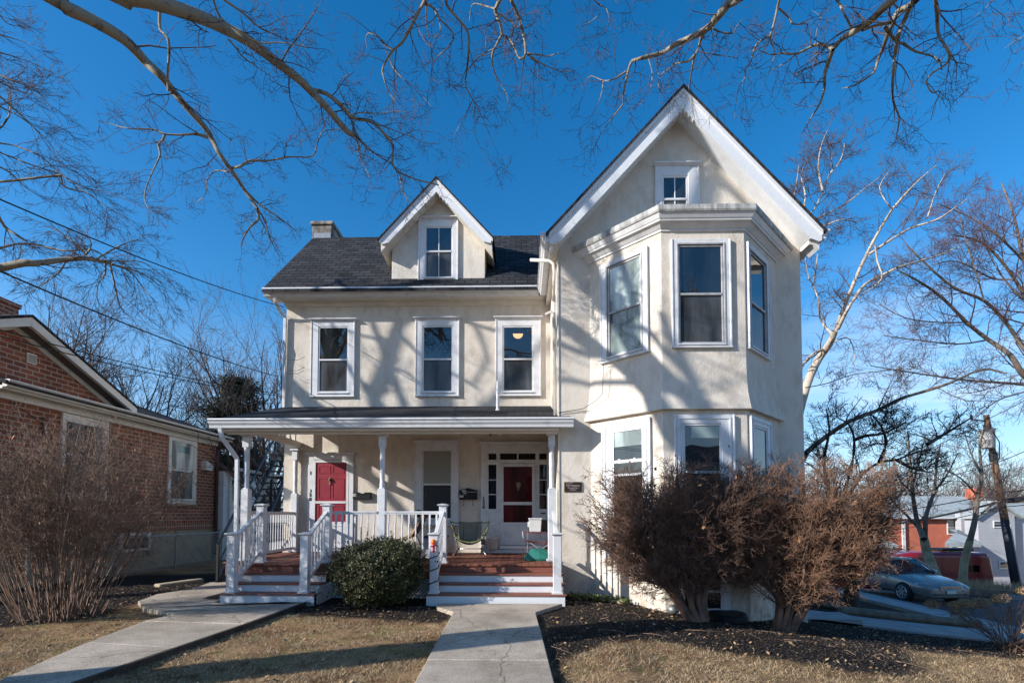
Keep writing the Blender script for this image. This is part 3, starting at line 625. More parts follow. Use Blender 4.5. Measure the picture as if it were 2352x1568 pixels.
# dormer
mb = MB(); mb.prism([(-3.36, 7.4), (-0.94, 7.4), (-0.94, 8.55), (-2.15, 9.85), (-3.36, 8.55)], 12.58, 14.9); mb.build('dormer_wall', M['stucco'], house, bevel=0.01)
band(-2.15, 10.10, 1.46, 8.51, 0, 0.045, 12.16, 15.0).build('dormer_roof', M['shingle_y'], house)
mb = band(-2.15, 10.10, 1.43, 8.54, 0.047, 0.12, 12.19, 12.30)
mb.prism([(-2.15, 9.99), (-3.55, 8.46), (-3.53, 8.38), (-3.36, 8.42), (-2.15, 9.72)], 12.21, 12.27)
mb.prism([(-2.15, 9.99), (-0.75, 8.46), (-0.77, 8.38), (-0.94, 8.42), (-2.15, 9.72)][::-1], 12.21, 12.27)
for sx_ in (-1, 1):
    for i in range(3):
        t = 0.06 + i*0.08; mb.prism([(-2.15+sx_*t, 9.72-t*1.08+.02), (-2.15+sx_*(t+.06), 9.72-(t+.06)*1.08+.02), (-2.15+sx_*(t+.03), 9.72-(t+.03)*1.08-.04)], 12.215, 12.265)
mb.build('rake_board', M['peel'], house)
band(-2.15, 10.10, 1.41, 8.56, 0.13, 0.34, 12.27, 14.9).build('soffit', M['cream'], house)
# chimney
mb = MB(); mb.box(-6.56, -5.92, 15.1, 16.5, 7.5, 10.62); mb.build('chimney', M['chimney'], house, bevel=0.03)
mb = MB(); mb.box(-6.60, -5.88, 15.06, 16.54, 10.62, 10.74); mb.build('chimney_cap', M['chimney'], house, bevel=0.02)
mb = MB(); mb.box(-6.50, -5.96, 15.085, 15.099, 10.20, 10.36); mb.build('chimney_flashing', M['galv'], house)

# ------------------------------------------------------------------ windows
def window(W, u0, u1, z0, z1, gl, gr, zb, zt, zm, crown=0.06, cas=M['trim'], up='glass', lo='screen', sash=0.035, mull=False, sill=0.05, storm=None, parent=house, name='window', openlo=0):
    """u0..u1, z0..z1: casing outside. gl..gr, zb..zt: glass. zm: meeting rail"""
    O, U, N_ = W; B = lambda mb, a, b, n0, n1, c, d: mb.frame_box(O, U, N_, a, b, n0, n1, c, d)
    mb = MB(); t = 0.048
    fl, fr_, fb, ft = gl-sash, gr+sash, zb-sash, zt+sash
    B(mb, u0, fl, 0, t, z0, z1); B(mb, fr_, u1, 0, t, z0, z1); B(mb, fl, fr_, 0, t, ft, z1); B(mb, fl, fr_, 0, t, z0, fb)
    B(mb, u0-0.012, u0+0.02, 0, t+0.014, z0, z1-0.001); B(mb, u1-0.02, u1+0.012, 0, t+0.014, z0, z1-0.001)
    if crown:
        B(mb, u0-0.03, u1+0.03, 0, t+0.03, z1, z1+0.022); B(mb, u0-crown, u1+crown, 0, t+0.075, z1+0.022, z1+0.055)
    B(mb, u0-0.02, u1+0.02, 0, t+0.02, z0-0.035, z0)
    if sill: B(mb, fl-0.02, fr_+0.02, t, t+0.03, fb-0.035, fb-0.003)
    o = mb.build(name, cas, parent, bevel=0.006)
    mb = MB(); s = 0.034
    sm = M[storm] if storm else M['trim']
    B(mb, fl, gl, 0.004, s, fb, ft); B(mb, gr, fr_, 0.004, s, fb, ft); B(mb, gl, gr, 0.004, s, zt, ft); B(mb, gl, gr, 0.004, s, fb, zb)
    B(mb, gl, gr, 0.004, s+0.008, zm-0.022, zm+0.022)
    if mull: B(mb, (gl+gr)/2-0.011, (gl+gr)/2+0.011, 0.004, 0.026, zb, zm-0.022); B(mb, (gl+gr)/2-0.011, (gl+gr)/2+0.011, 0.004, 0.026, zm+0.022, zt)
    if storm:   # metal outer frame, proud of the sash
        e = 0.03; B(mb, fl-e, fl, 0.02, t+0.012, fb-e, ft+e); B(mb, fr_, fr_+e, 0.02, t+0.012, fb-e, ft+e); B(mb, fl, fr_, 0.02, t+0.012, ft, ft+e); B(mb, fl, fr_, 0.02, t+0.012, fb-e, fb)
    mb.build('sash', sm, o, bevel=0.003)
    mb = MB(); B(mb, gl, gr, 0.006, 0.016, zm+0.02, zt); mb.build('pane', M[up], o)
    mb = MB(); B(mb, gl, gr, 0.006, 0.012, zb, zm-0.02); mb.build('pane', M[lo], o)
    return o
window(MAIN, -5.47, -4.34, 4.64, 6.60, -5.25, -4.53, 4.76, 6.42, 5.58)
window(MAIN, -2.74, -1.62, 4.64, 6.62, -2.53, -1.81, 4.76, 6.42, 5.58)
w3 = window(MAIN, -0.66, 0.49, 4.64, 6.62, -0.45, 0.27, 4.76, 6.40, 5.57)
window(DORM, -2.66, -1.64, 7.60, 9.20, -2.46, -1.81, 7.70, 8.98, 8.36, mull=True, sash=0.03)
window(WING, 2.79, 3.68, 7.9, 8.80, 2.96, 3.42, 7.75, 8.56, 8.10, mull=True, sash=0.04, crown=0.05)
M['stormf'] = mat('storm_window_frame', (0.42, 0.42, 0.43), 0.5, 0.3, 8)
window(BAYL, 0.30, 1.36, 4.62, 6.60, 0.50, 1.19, 4.72, 6.46, 5.56, crown=0, storm='stormf', up='shade', lo='shadedk')
window(BAYF, 0.18, 1.24, 4.62, 6.60, 0.33, 1.08, 4.70, 6.46, 5.58, crown=0, storm='stormf', up='glass', lo='screen')
window(BAYR, 0.07, 1.12, 4.62, 6.58, 0.20, 0.93, 4.70, 6.42, 5.50, crown=0, storm='stormf', up='glass', lo='blinddk')
def bay_low(W, u0, u1, g0, g1, up, lo):
    o = window(W, u0, u1, 1.15, 3.37, g0, g1, 1.28, 3.17, 2.33, crown=0, up=up, lo=lo)
    O, U, N_ = W; mb = MB(); mb.frame_box(O, U, N_, u0+0.06, u0+0.09, 0.048, 0.062, 1.15, 3.32); mb.frame_box(O, U, N_, u1-0.09, u1-0.06, 0.048, 0.062, 1.15, 3.32); mb.frame_box(O, U, N_, u0+0.09, u1-0.09, 0.048, 0.062, 3.29, 3.32)
    mb.build('casing_bead', M['trim'], o); return o
a1 = bay_low(BAYL, 0.31, 1.38, 0.58, 1.20, 'glass', 'glassdk'); a2 = bay_low(BAYF, 0.20, 1.26, 0.38, 1.00, 'glass', 'glassdk'); a3 = bay_low(BAYR, 0.07, 1.11, 0.25, 0.86, 'glass', 'glassdk')
# pale shades drawn down behind the upper panes, and the lifted sash rail
mb = MB(); mb.frame_box(*BAYL, 0.585, 1.195, 0.0163, 0.0175, 2.88, 3.165); mb.build('window_shade', M['shade'], a1)
mb = MB(); mb.frame_box(*BAYL, 0.585, 1.195, 0.0163, 0.030, 2.56, 2.62); mb.frame_box(*BAYL, 0.68, 0.73, 0.03, 0.04, 2.62, 2.64); mb.frame_box(*BAYL, 1.02, 1.07, 0.03, 0.04, 2.62, 2.64); mb.build('sash_rail', M['trim'], a1)
mb = MB(); mb.frame_box(*BAYF, 0.50, 0.995, 0.0163, 0.0175, 2.95, 3.165); mb.build('window_shade', M['shadedk'], a2)
# cellar window low in the bay
o = window(BAYF, 0.18, 1.12, -0.26, 0.62, 0.34, 0.98, -0.10, 0.50, 0.2, crown=0, lo='glassdk', up='glassdk')
# lamp glowing behind the third upstairs window
mb = MB(); mb.prism([(-0.09+0.13*math.cos(a), 6.24+0.13*math.sin(a)) for a in np.linspace(math.pi, 2*math.pi, 13)][::1], 12.676, 12.683)
M['lampglow'] = mat('lit_lamp_bowl', (0.6, 0.35, 0.2), 0.5); b_ = M['lampglow'].node_tree.nodes['Principled BSDF']; b_.inputs['Emission Color'].default_value = (1, 0.45, 0.2, 1); b_.inputs['Emission Strength'].default_value = 0.55
mb.build('ceiling_lamp', M['lampglow'], w3)
# porch window
wp = window(MAIN, -2.74, -1.62, 1.36, 3.42, -2.52, -1.81, 1.48, 3.20, 2.34, up='blind', lo='blinddk')
mb = MB(); mb.box(-2.80, -1.56, 12.57, 12.648, 1.28, 1.33); mb.build('sill', M['trim'], wp, bevel=0.006)

# ------------------------------------------------------------------ doors
def panel_rect(mb, a, b, c, d, y, w=0.012):
    for (p, q, r, s) in ((a, b, d-w, d), (a, b, c, c+w), (a, a+w, c+w, d-w), (b-w, b, c+w, d-w)): mb.box(p, q, y, y+0.012, r, s)
ds_ = MB(); B = ds_.box
B(-5.50, -5.36, 12.65, 12.698, 0.6, 3.10); B(-4.44, -4.32, 12.65, 12.698, 0.6, 3.10); B(-5.36, -4.44, 12.65, 12.698, 2.98, 3.10)
B(-5.54, -4.28, 12.62, 12.698, 3.10, 3.13); B(-5.57, -4.25, 12.59, 12.698, 3.13, 3.165)
door1 = ds_.build('door', M['trim'], house, bevel=0.005)
mb = MB(); mb.box(-5.36, -4.44, 12.676, 12.697, 0.62, 2.98); mb.build('door_leaf', M['red'], door1)
mb = MB(); B = mb.box; y0, y1 = 12.645, 12.672
B(-5.36, -5.30, y0, y1, 0.62, 2.97); B(-4.50, -4.44, y0, y1, 0.62, 2.97); B(-5.30, -4.50, y0, y1, 2.90, 2.97); B(-5.30, -4.50, y0, y1, 1.85, 1.91); B(-5.30, -4.50, y0, y1, 0.62, 1.38)
panel_rect(mb, -5.2, -4.6, 0.72, 1.28, y0-0.012); mb.build('storm_door', M['trim'], door1, bevel=0.004)
mb = MB(); mb.box(-5.30, -4.50, 12.666, 12.675, 1.38, 2.90)
mb.build('leaf_panel', M['red'], door1)
mb = MB()
for a, b, c, d in ((-4.86, -4.56, 2.62, 2.82), (-4.86, -4.56, 1.98, 2.50), (-5.22, -4.92, 2.62, 2.82), (-5.22, -4.92, 1.98, 2.50), (-4.86, -4.56, 1.42, 1.80), (-5.22, -4.92, 1.42, 1.80)): mb = MB(); panel_rect(mb, a, b, c, d, 12.658, 0.014); mb.build('door_panel', M['red'], door1)
mb = MB(); mb.ball((-4.93, 12.63, 2.46), 0.032); mb.box(-4.95, -4.91, 12.64, 12.66, 2.33, 2.52); mb.build('door_knob', M['bronze_edge'], door1)
# entrance with side lights and transom
mb = MB(); B = mb.box; y0, y1 = 12.64, 12.698
B(-1.04, -0.90, y0, y1, 0.6, 3.34); B(0.70, 0.748, y0, y1, 0.6, 3.34); B(-0.90, 0.70, y0, y1, 3.16, 3.34); B(-1.07, 0.748, 12.61, y1, 3.34, 3.37); B(-1.10, 0.748, 12.57, y1, 3.37, 3.42)
B(-0.90, -0.845, 12.655, y1, 0.6, 3.16); B(-0.645, -0.55, 12.65, y1, 0.6, 3.16); B(0.36, 0.455, 12.65, y1, 0.6, 3.16); B(0.645, 0.70, 12.655, y1, 0.6, 3.16)
B(-0.55, 0.36, 12.655, y1, 2.87, 2.97); B(-0.845, -0.645, 12.655, y1, 2.84, 2.97); B(0.455, 0.645, 12.655, y1, 2.84, 2.97)
B(-0.845, -0.645, 12.655, y1, 3.13, 3.16); B(0.455, 0.645, 12.655, y1, 3.13, 3.16); B(-0.55, 0.36, 12.655, y1, 3.13, 3.16); B(-0.11, -0.08, 12.66, y1, 2.97, 3.13)
for a, b in ((-0.845, -0.645), (0.455, 0.645)):
    B(a, b, 12.655, y1, 0.6, 1.71); B(a-0.03, b+0.03, 12.635, 12.655, 1.66, 1.70); panel_rect(mb, a+0.02, b-0.02, 0.85, 1.55, 12.645)
    for z in (2.08, 2.45): B(a, b, 12.66, y1, z-0.012, z+0.012)
B(-0.55, -0.52, 12.62, 12.65, 0.78, 2.87); B(0.33, 0.36, 12.62, 12.65, 0.78, 2.87)
ent = mb.build('door', M['trim'], house, bevel=0.004)
mb = MB(); B = mb.box; y0, y1 = 12.625, 12.66
B(-0.52, -0.46, y0, y1, 0.80, 2.86); B(0.27, 0.33, y0, y1, 0.80, 2.86); B(-0.46, 0.27, y0, y1, 2.79, 2.86); B(-0.46, 0.27, y0, y1, 1.81, 1.89); B(-0.46, 0.27, y0, y1, 0.80, 1.37)
panel_rect(mb, -0.42, 0.23, 0.88, 1.31, y0-0.01); mb.build('storm_door', M['trim'], ent, bevel=0.004)
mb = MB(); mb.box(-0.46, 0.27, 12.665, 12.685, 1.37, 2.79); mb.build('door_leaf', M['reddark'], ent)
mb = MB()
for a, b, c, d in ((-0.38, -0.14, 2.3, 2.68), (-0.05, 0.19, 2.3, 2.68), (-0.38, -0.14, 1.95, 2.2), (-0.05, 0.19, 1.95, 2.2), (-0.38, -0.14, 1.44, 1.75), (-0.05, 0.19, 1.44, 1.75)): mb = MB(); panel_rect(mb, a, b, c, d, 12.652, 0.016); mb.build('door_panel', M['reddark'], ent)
mb = MB(); mb.prism([(-0.13, 2.27), (-0.03, 2.27), (-0.02, 2.36), (-0.08, 2.40), (-0.14, 2.36)], 12.645, 12.655); mb.prism([(-0.10, 2.18), (-0.07, 2.18), (-0.05, 2.27), (-0.11, 2.27)], 12.645, 12.655); mb.build('door_wreath', M['bark'], ent)
for a, b, c, d in ((-0.845, -0.645, 1.71, 2.84), (0.455, 0.645, 1.71, 2.84), (-0.845, -0.645, 2.97, 3.13), (0.455, 0.645, 2.97, 3.13), (-0.55, 0.36, 2.97, 3.13)):
    mb = MB(); mb.box(a, b, 12.675, 12.685, c, d); mb.build('pane', M['glassdk'], ent)
mb = MB(); mb.prism([(0.55+0.075*math.cos(a), 1.60+0.018*math.sin(a)) for a in np.linspace(0, 6.283, 17)[:-1]], 12.628, 12.634); mb.build('mail_slot', M['ink'], ent)
mb = MB(); mb.box(-0.88, 0.70, 12.45, 12.645, 0.60, 0.70); mb.box(-0.56, 0.70, 12.40, 12.60, 0.70, 0.79); mb.build('threshold', M['peel'], ent, bevel=0.012)

# ------------------------------------------------------------------ writing
def text_mesh(name, s, size, loc, m, parent=None, depth=0.004, rx=90, align='CENTER', rz=0, bold=0.0):
    cu = bpy.data.curves.new(name, 'FONT'); cu.body = s; cu.size = size; cu.extrude = depth; cu.align_x = align; cu.align_y = 'CENTER'; cu.offset = bold; cu.resolution_u = 3
    tmp = bpy.data.objects.new(name, cu); COL.objects.link(tmp); bpy.context.view_layer.update()
    dg = bpy.context.evaluated_depsgraph_get(); me = bpy.data.meshes.new_from_object(tmp.evaluated_get(dg)); bpy.data.objects.remove(tmp)
    me.name = name; me.materials.clear(); me.materials.append(m)
    o = bpy.data.objects.new(name, me); link(o, parent); o.location = loc; o.rotation_euler = (R_(rx), 0, R_(rz)); return o
for i, (ch, z) in enumerate((('1', 2.63), ('1', 2.17), ('2', 2.07), ('8', 1.96))):
    text_mesh('house_number', ch, 0.115, (-5.43 + (0.01 if i == 1 else 0), 12.644, z), M['ink'], house, bold=0.004)
for ch, z in (('1', 1.97), ('3', 1.865), ('0', 1.755)):
    text_mesh('house_number', ch, 0.13, (-0.965, 12.634, z), M['ink'], house, bold=0.004)

# ------------------------------------------------------------------ porch
PR = [(9.72, 3.46), (12.705, 4.36), (12.705, 4.27), (9.72, 3.38)]
mb = MB(); mb.prism(PR, -6.2, 0.75, 'X'); mb.prism([(9.72, 3.46), (10.3, 3.635), (10.3, 3.56), (9.72, 3.38)], 0.75, 1.0, 'X'); mb.build('porch_roof', M['shingle'], house)
mb = MB(); mb.prism([(9.80, 3.37), (12.69, 4.24), (12.69, 4.20), (9.80, 3.33)], -6.17, 0.745, 'X'); mb.build('porch_ceiling', M['cream'], house)
mb = MB(); mb.prism([(9.80, 3.47), (9.64, 3.47), (9.635, 3.44), (9.66, 3.42), (9.67, 3.38), (9.70, 3.34), (9.71, 3.29), (9.80, 3.29)], -6.22, 1.02, 'X'); mb.build('gutter', M['trim'], house)
mb = MB(); mb.prism([(9.8, 3.42), (12.69, 4.30), (12.69, 4.20), (9.8, 3.32)], -6.20, -6.165, 'X'); mb.build('verge_board', M['trim'], house)
mb = MB(); mb.box(-6.12, 0.74, 9.80, 10.14, 3.245, 3.285); mb.box(-5.98, 0.72, 10.14, 10.28, 3.245, 3.42); mb.box(-6.0, 0.74, 9.95, 10.0, 3.20, 3.245); mb.build('porch_beam', M['cream'], house, bevel=0.006)
mb = MB(); mb.box(-5.86, -5.72, 10.28, 12.69, 3.30, 3.44); mb.build('porch_beam', M['cream'], house, bevel=0.006)
for i in range(8):
    y = 10.40 + i*0.295; zt = 3.33 + (y-9.8)*0.301
    mb = MB(); mb.box(-5.83, -5.75, y-0.035, y+0.035, 3.44, zt+0.02); mb.build('frieze_post', M['cream'], house)
CP = [(0.062, 0), (0.062, 0.02), (0.048, 0.05), (0.056, 0.10), (0.048, 0.14), (0.050, 0.34), (0.058, 0.37), (0.048, 0.39), (0.058, 0.41), (0.050, 0.44), (0.055, 0.62), (0.050, 0.80), (0.058, 0.83), (0.048, 0.85), (0.058, 0.87), (0.050, 0.90), (0.062, 0.97), (0.066, 1.0)]
def column(x, y, pil=False):
    mb = MB(); w = 0.078
    mb.box(x-w-.03, x+w+.03, y-w-.03, y+w+.03, 0.62, 0.66)
    mb.box(x-w, x+w, y-w, y+w, 0.6, 2.08); mb.prism([(x-w, 2.08), (x+w, 2.08), (x+w-.02, 2.11), (x-w+.02, 2.11)], y-w+0.01, y+w-0.01)
    c = mb.build('porch_column', M['trim'], house, bevel=0.006); mb = MB()
    mb.box(x-w+0.01, x+w-0.01, y-w+0.01, y+w-0.01, 2.96, 3.20)
    mb.box(x-w-.03, x+w+.03, y-w-.03, y+w+.03, 3.20, 3.243); mb.build('capital', M['trim'], c, bevel=0.006)
    mb = MB(); mb.lathe([(r, z*0.87+2.10) for r, z in CP], (x, y, 0), 16); mb.build('turned_shaft', M['trim'], c, smooth=True)
column(-5.72, 10.2); column(-2.88, 10.2); column(0.62, 10.2); column(-5.80, 12.60)
# deck, fascia, steps, lattice
mb = MB(); mb.box(-5.45, 0.745, 9.63, 12.695, 0.565, 0.60); mb.box(-6.1, -5.452, 10.06, 12.695, 0.565, 0.60); mb.build('porch_deck', M['deck'], house, bevel=0.008)
mb = MB(); mb.box(-5.44, 0.745, 9.68, 9.72, 0.32, 0.563); mb.box(-6.06, -5.46, 10.09, 10.12, 0.32, 0.563); mb.box(-5.44, -5.40, 9.722, 10.2, 0.32, 0.563); mb.box(-6.06, -6.02, 10.122, 12.69, 0.32, 0.563); mb.build('deck_fascia', M['tread'], house)
def steps(x0, x1):
    st = MB(); ys_ = [8.88, 9.14, 9.40]; zs_ = [0.15, 0.30, 0.45]
    for y, z in zip(ys_, zs_): st.box(x0-0.03, x1+0.03, y-0.03, y+0.27, z-0.028, z)
    tr = st.build('steps', M['tread'], house, bevel=0.008)
    mb = MB()
    for i, (y, z) in enumerate(zip(ys_, zs_)): mb.box(x0, x1, y, y+0.03, (zs_[i-1] if i else -0.06), z-0.03)
    mb.build('riser', M['peel'], tr)
    mb = MB(); mb.box(x0, x1, 9.66, 9.678, 0.452, 0.564); mb.build('riser', M['tread'], tr)
    return tr
steps(-5.42, -3.72); steps(-1.70, 0.77)
mb = MB(); rs = 0.075
def lattice(mb, P0, U, length, z0, z1, nrm):
    """crossing slats, clipped to the rectangle"""
    h = z1-z0; k = -h
    while k < length:
        for s in (1, -1):
            a0, b0 = (k, z0), (k+h, z1)
            if s < 0: a0, b0 = (k, z1), (k+h, z0)
            t0 = max(0, (0-a0[0])/h); t1 = min(1, (length-a0[0])/h)
            if t1 > t0 + 0.05:
                pa = (a0[0]+h*t0, a0[1]+(b0[1]-a0[1])*t0); pb = (a0[0]+h*t1, a0[1]+(b0[1]-a0[1])*t1); o_ = 0.006*s
                A = Vector((P0[0]+U[0]*pa[0]+nrm[0]*o_, P0[1]+U[1]*pa[0]+nrm[1]*o_, pa[1])); Bv = Vector((P0[0]+U[0]*pb[0]+nrm[0]*o_, P0[1]+U[1]*pb[0]+nrm[1]*o_, pb[1]))
                mb.beam(A, Bv, 0.008, 0.03, up=(U[1], -U[0], 0) if False else (0, 0, 1))
        k += rs
lattice(mb, (-3.70, 9.70), (1, 0), 1.98, -0.06, 0.32, (0, -1)); mb.build('lattice', M['white'], house)
mb = MB(); lattice(mb, (-3.70, 8.95), (0, 1), 0.72, -0.06, 0.26, (1, 0)); mb.build('lattice', M['white'], house)
mb = MB(); mb.box(-5.35, 0.6, 9.78, 9.80, -0.2, 0.3); mb.build('under_deck_sheet', M['blackp'], house)  # black sheet behind the lattice, closes off the space below the deck
# railings
BP = [(0.016, 0), (0.016, 0.16), (0.011, 0.17), (0.017, 0.185), (0.012, 0.20), (0.016, 0.3), (0.017, 0.5), (0.012, 0.72), (0.017, 0.735), (0.011, 0.75), (0.016, 0.77), (0.016, 1.0)]
def baluster(parent, x, y, z0, z1):
    mb = MB(); h = z1-z0; s = 0.018
    mb.box(x-s, x+s, y-s, y+s, z0, z0+0.20*h); mb.box(x-s, x+s, y-s, y+s, z0+0.76*h, z1)
    mb.lathe([(r, z0+z*h) for r, z in ((0.012, .20), (0.019, .215), (0.012, .235), (0.016, .3), (0.0165, .5), (0.013, .66), (0.019, .69), (0.012, .715), (0.019, .74), (0.015, .76))], (x, y, 0), 8)
    mb.build('baluster', M['trim'], parent)
def newel(x, y, z0, z1, par=house, w=0.072):
    mb = MB(); mb.box(x-w-.025, x+w+.025, y-w-.025, y+w+.025, z0, z0+0.035); mb.box(x-w, x+w, y-w, y+w, z0, z1-0.05)
    mb.box(x-w-.012, x+w+.012, y-w-.012, y+w+.012, z1-0.05, z1-0.035); mb.box(x-w-.034, x+w+.034, y-w-.034, y+w+.034, z1-0.03, z1-0.008)
    mb.quadmesh([(x-w-.03, y-w-.03, z1-0.008), (x+w+.03, y-w-.03, z1-0.008), (x+w+.03, y+w+.03, z1-0.008), (x-w-.03, y+w+.03, z1-0.008), (x, y, z1+0.012)], [(0,1,4), (1,2,4), (2,3,4), (3,0,4)])
    mb.box(x-w-.022, x+w+.022, y-w-.022, y+w+.022, z1-0.04, z1-0.03)
    return mb.build('newel_post', M['trim'], par, bevel=0.004)
def rail(p, q, n, z_top=1.60, z_bot=0.72):
    mb = MB(); (x0, y0), (x1, y1) = p, q; L_ = math.hypot(x1-x0, y1-y0)
    mb.beam((x0, y0, z_top+0.02), (x1, y1, z_top+0.02), 0.075, 0.03); mb.beam((x0, y0, z_top-0.012), (x1, y1, z_top-0.012), 0.05, 0.036); mb.beam((x0, y0, z_bot), (x1, y1, z_bot), 0.045, 0.07)
    o = mb.build('railing', M['trim'], house, bevel=0.004)
    for i in range(n):
        t = (i+0.5)/n if n > 1 else .5; baluster(o, x0+(x1-x0)*t, y0+(y1-y0)*t, z_bot+0.03, z_top-0.02)
rail((-3.86, 10.1), (-2.96, 10.14), 7); rail((-2.80, 10.14), (-1.66, 10.1), 8)
rail((-5.74, 10.28), (-5.80, 12.52), 18)
def stair_rail(x, yl, yu, zl, zu):
    mb = MB(); mb.beam((x, yl, zl), (x, yu, zu), 0.075, 0.03); mb.beam((x, yl, zl-0.032), (x, yu, zu-0.032), 0.05, 0.034); mb.beam((x, yl, zl-0.82), (x, yu, zu-0.82), 0.045, 0.07)
    o = mb.build('railing', M['trim'], house, bevel=0.004)
    for i in range(6):
        t = (i+0.6)/6.3; y = yl+(yu-yl)*t; z = zl+(zu-zl)*t; baluster(o, x, y, z-0.80, z-0.04)
for x in (-5.27, -3.93, -1.58, 0.64):
    newel(x, 8.99, 0.15, 1.24)
    if x < 0.5: newel(x, 9.98, 0.60, 1.78)
    stair_rail(x, 9.06, 9.92, 1.17, 1.62)
# downspouts, elbows, vent pipe, lights
def pipe(name, pts, w, m, par=house, n=8):
    mb = MB(); mb.tube(pts, w, n); return mb.build(name, m, par, smooth=False)
def sq_spout(pts, par=house, w=0.075, h=0.055, m=None, name='downspout'):
    mb = MB()
    for a, b in zip(pts, pts[1:]): mb.beam(a, b, w, h, up=(0, 1, 0.01))
    return mb.build(name, m or M['trim'], par, bevel=0.006)
sq_spout([(-6.28, 12.3, 7.10), (-6.28, 12.34, 6.98), (-6.24, 12.5, 6.82), (-6.16, 12.64, 6.7), (-6.16, 12.65, 3.9)])
sq_spout([(-6.02, 9.74, 3.30), (-6.0, 9.78, 3.1), (-5.92, 10.0, 2.86), (-5.88, 10.12, 2.72), (-5.87, 10.13, 0.05)])
sq_spout([(0.70, 10.35, 3.5), (0.70, 10.35, 6.2)], w=0.05)
mb = MB(); mb.tube([at(1219, 597, 10.6), at(1262, 599, 10.35), at(1271, 606, 10.3), at(1273, 625, 10.3), at(1271, 690, 10.3)], 0.035, 8)
mb.build('downspout', M['cream'], house, smooth=True)
mb = MB(); mb.tube([at(1254, 722, 10.4), at(1266, 716, 10.3), at(1272, 724, 10.3), (0.71, 10.32, 3.55)], 0.033, 8); mb.build('downspout', M['cream'], house, smooth=True)
mb = MB(); mb.box(0.752, 0.775, 10.13, 10.149, -0.3, 6.95); mb.build('corner_bead', M['cream'], house)
mb = MB(); mb.lathe([(0.10, 0), (0.06, 0.03), (0.045, 0.05), (0.036, 0.06), (0.036, 0.42), (0.046, 0.43), (0.046, 0.50), (0.03, 0.52), (0.028, 0.72)], (-0.56, 11.6, 3.99), 12); mb.build('vent_pipe', M['white'], house, smooth=False)
for (px, py) in ((1437, 1269), (1465, 1268)):
    p = at(px/1.2755, py/1.2755, 12.6); mb = MB(); mb.tube([p + Vector((0, 0.09, 0.02)), p, p + Vector((0, -0.06, -0.05))], [0.05, 0.05, 0.038], 10); mb.build('porch_light', M['bronze_edge'] if px < 1450 else M['cream'], house)
# service brackets and cable drops on the left corner
mb = MB()
for z, r in ((5.55, .5), (5.28, .45), (5.2, .3)):
    mb.tube([(-6.17, 12.66, z+.1), (-6.0, 12.5, z-0.02), (-5.75, 12.52, z-0.02), (-5.62, 12.62, z+0.1)], 0.006, 4)
mb.tube([(-6.22, 12.6, 6.1), (-6.25, 12.55, 5.9), (-6.22, 12.6, 5.4), (-6.22, 12.65, 4.6)], 0.015, 6); mb.tube([(-6.27, 12.6, 6.1), (-6.30, 12.55, 5.8), (-6.24, 12.6, 5.3)], 0.012, 5)
mb.build('service_cable', M['wire'], house)
mb = MB(); mb.tube([at(1386, 838, 9.72), at(1384, 905, 9.75), at(1368, 920, 9.9), at(1340, 938, 10.1), at(1284, 947, 10.12)], 0.006, 4); mb.tube([at(1357, 944, 10.1), at(1330, 943, 10.12), at(1284, 948, 10.12)], 0.005, 4); mb.tube([at(1374, 829, 9.75), at(1390, 829, 9.65)], 0.006, 4); mb.build('wall_cable', M['wire'], house)
for cx_, z_ in ((-5.60, 4.3), (-5.55, 4.35)): pass

# ------------------------------------------------------------------ mailboxes, plaque
mbx = thing('mailbox', 'slim horizontal black mailbox with 128 sticker beside the left red door', 'mailbox', (-4.08, 12.69, 2.05))
m_ = MB(); m_.box(-0.23, 0.23, -0.11, 0, -0.085, 0.03); m_.prism([(-0.23, 0.03), (0.23, 0.03), (0.23, 0.085), (0.08, 0.085), (0.03, 0.05), (-0.03, 0.05), (-0.08, 0.085), (-0.23, 0.085)], -0.10, -0.001)
m_.build('body', M['blackp'], mbx, bevel=0.006)
m_ = MB(); m_.box(-0.232, -0.14, -0.114, -0.111, -0.02, 0.045); m_.build('sticker', M['label'], mbx)
text_mesh('numerals', '128', 0.055, (-0.186, -0.116, 0.012), M['ink'], mbx, 0.001)
mbx = thing('mailbox', 'black peaked mailbox with white stickers and two newspaper hooks beside the entrance', 'mailbox', (-1.35, 12.69, 2.08))
m_ = MB(); m_.prism([(-0.22, -0.13), (0.22, -0.13), (0.22, 0.10), (0.05, 0.145), (0.03, 0.16), (-0.03, 0.16), (-0.05, 0.145), (-0.22, 0.10)], -0.12, -0.001); m_.box(-0.23, 0.23, -0.13, -0.121, 0.045, 0.105); m_.build('body', M['blackp'], mbx, bevel=0.006)
for x in (-0.12, 0.11):
    m_ = MB(); m_.tube([(x, -0.06, -0.12), (x, -0.06, -0.25), (x, -0.09, -0.285), (x, -0.12, -0.26)], 0.008, 6); m_.build('hook', M['black'], mbx)
m_ = MB(); m_.box(-0.16, -0.06, -0.134, -0.131, 0.07, 0.10); m_.box(-0.16, 0.21, -0.134, -0.131, 0.055, 0.062); m_.box(-0.225, -0.125, -0.125, -0.122, -0.075, -0.02); m_.box(-0.13, -0.05, -0.125, -0.122, 0.01, 0.03); m_.build('sticker', M['label'], mbx)
text_mesh('numerals', '130', 0.05, (-0.175, -0.127, -0.047), M['ink'], mbx, 0.001)
pl = thing('wall_plaque', 'small dark bronze plaque with raised lettering on the cream wall beside the porch', 'plaque', (1.05, 10.149, 2.13))
m_ = MB(); m_.box(-0.185, 0.185, -0.02, 0, -0.105, 0.105); m_.build('rim', M['bronze_edge'], pl, bevel=0.005)
m_ = MB(); m_.box(-0.172, 0.172, -0.026, -0.021, -0.092, 0.092); m_.build('plate', M['bronze'], pl)
text_mesh('lettering', 'PSP Property', 0.052, (0, -0.028, 0.028), M['letter'], pl, 0.002, bold=0.0012)
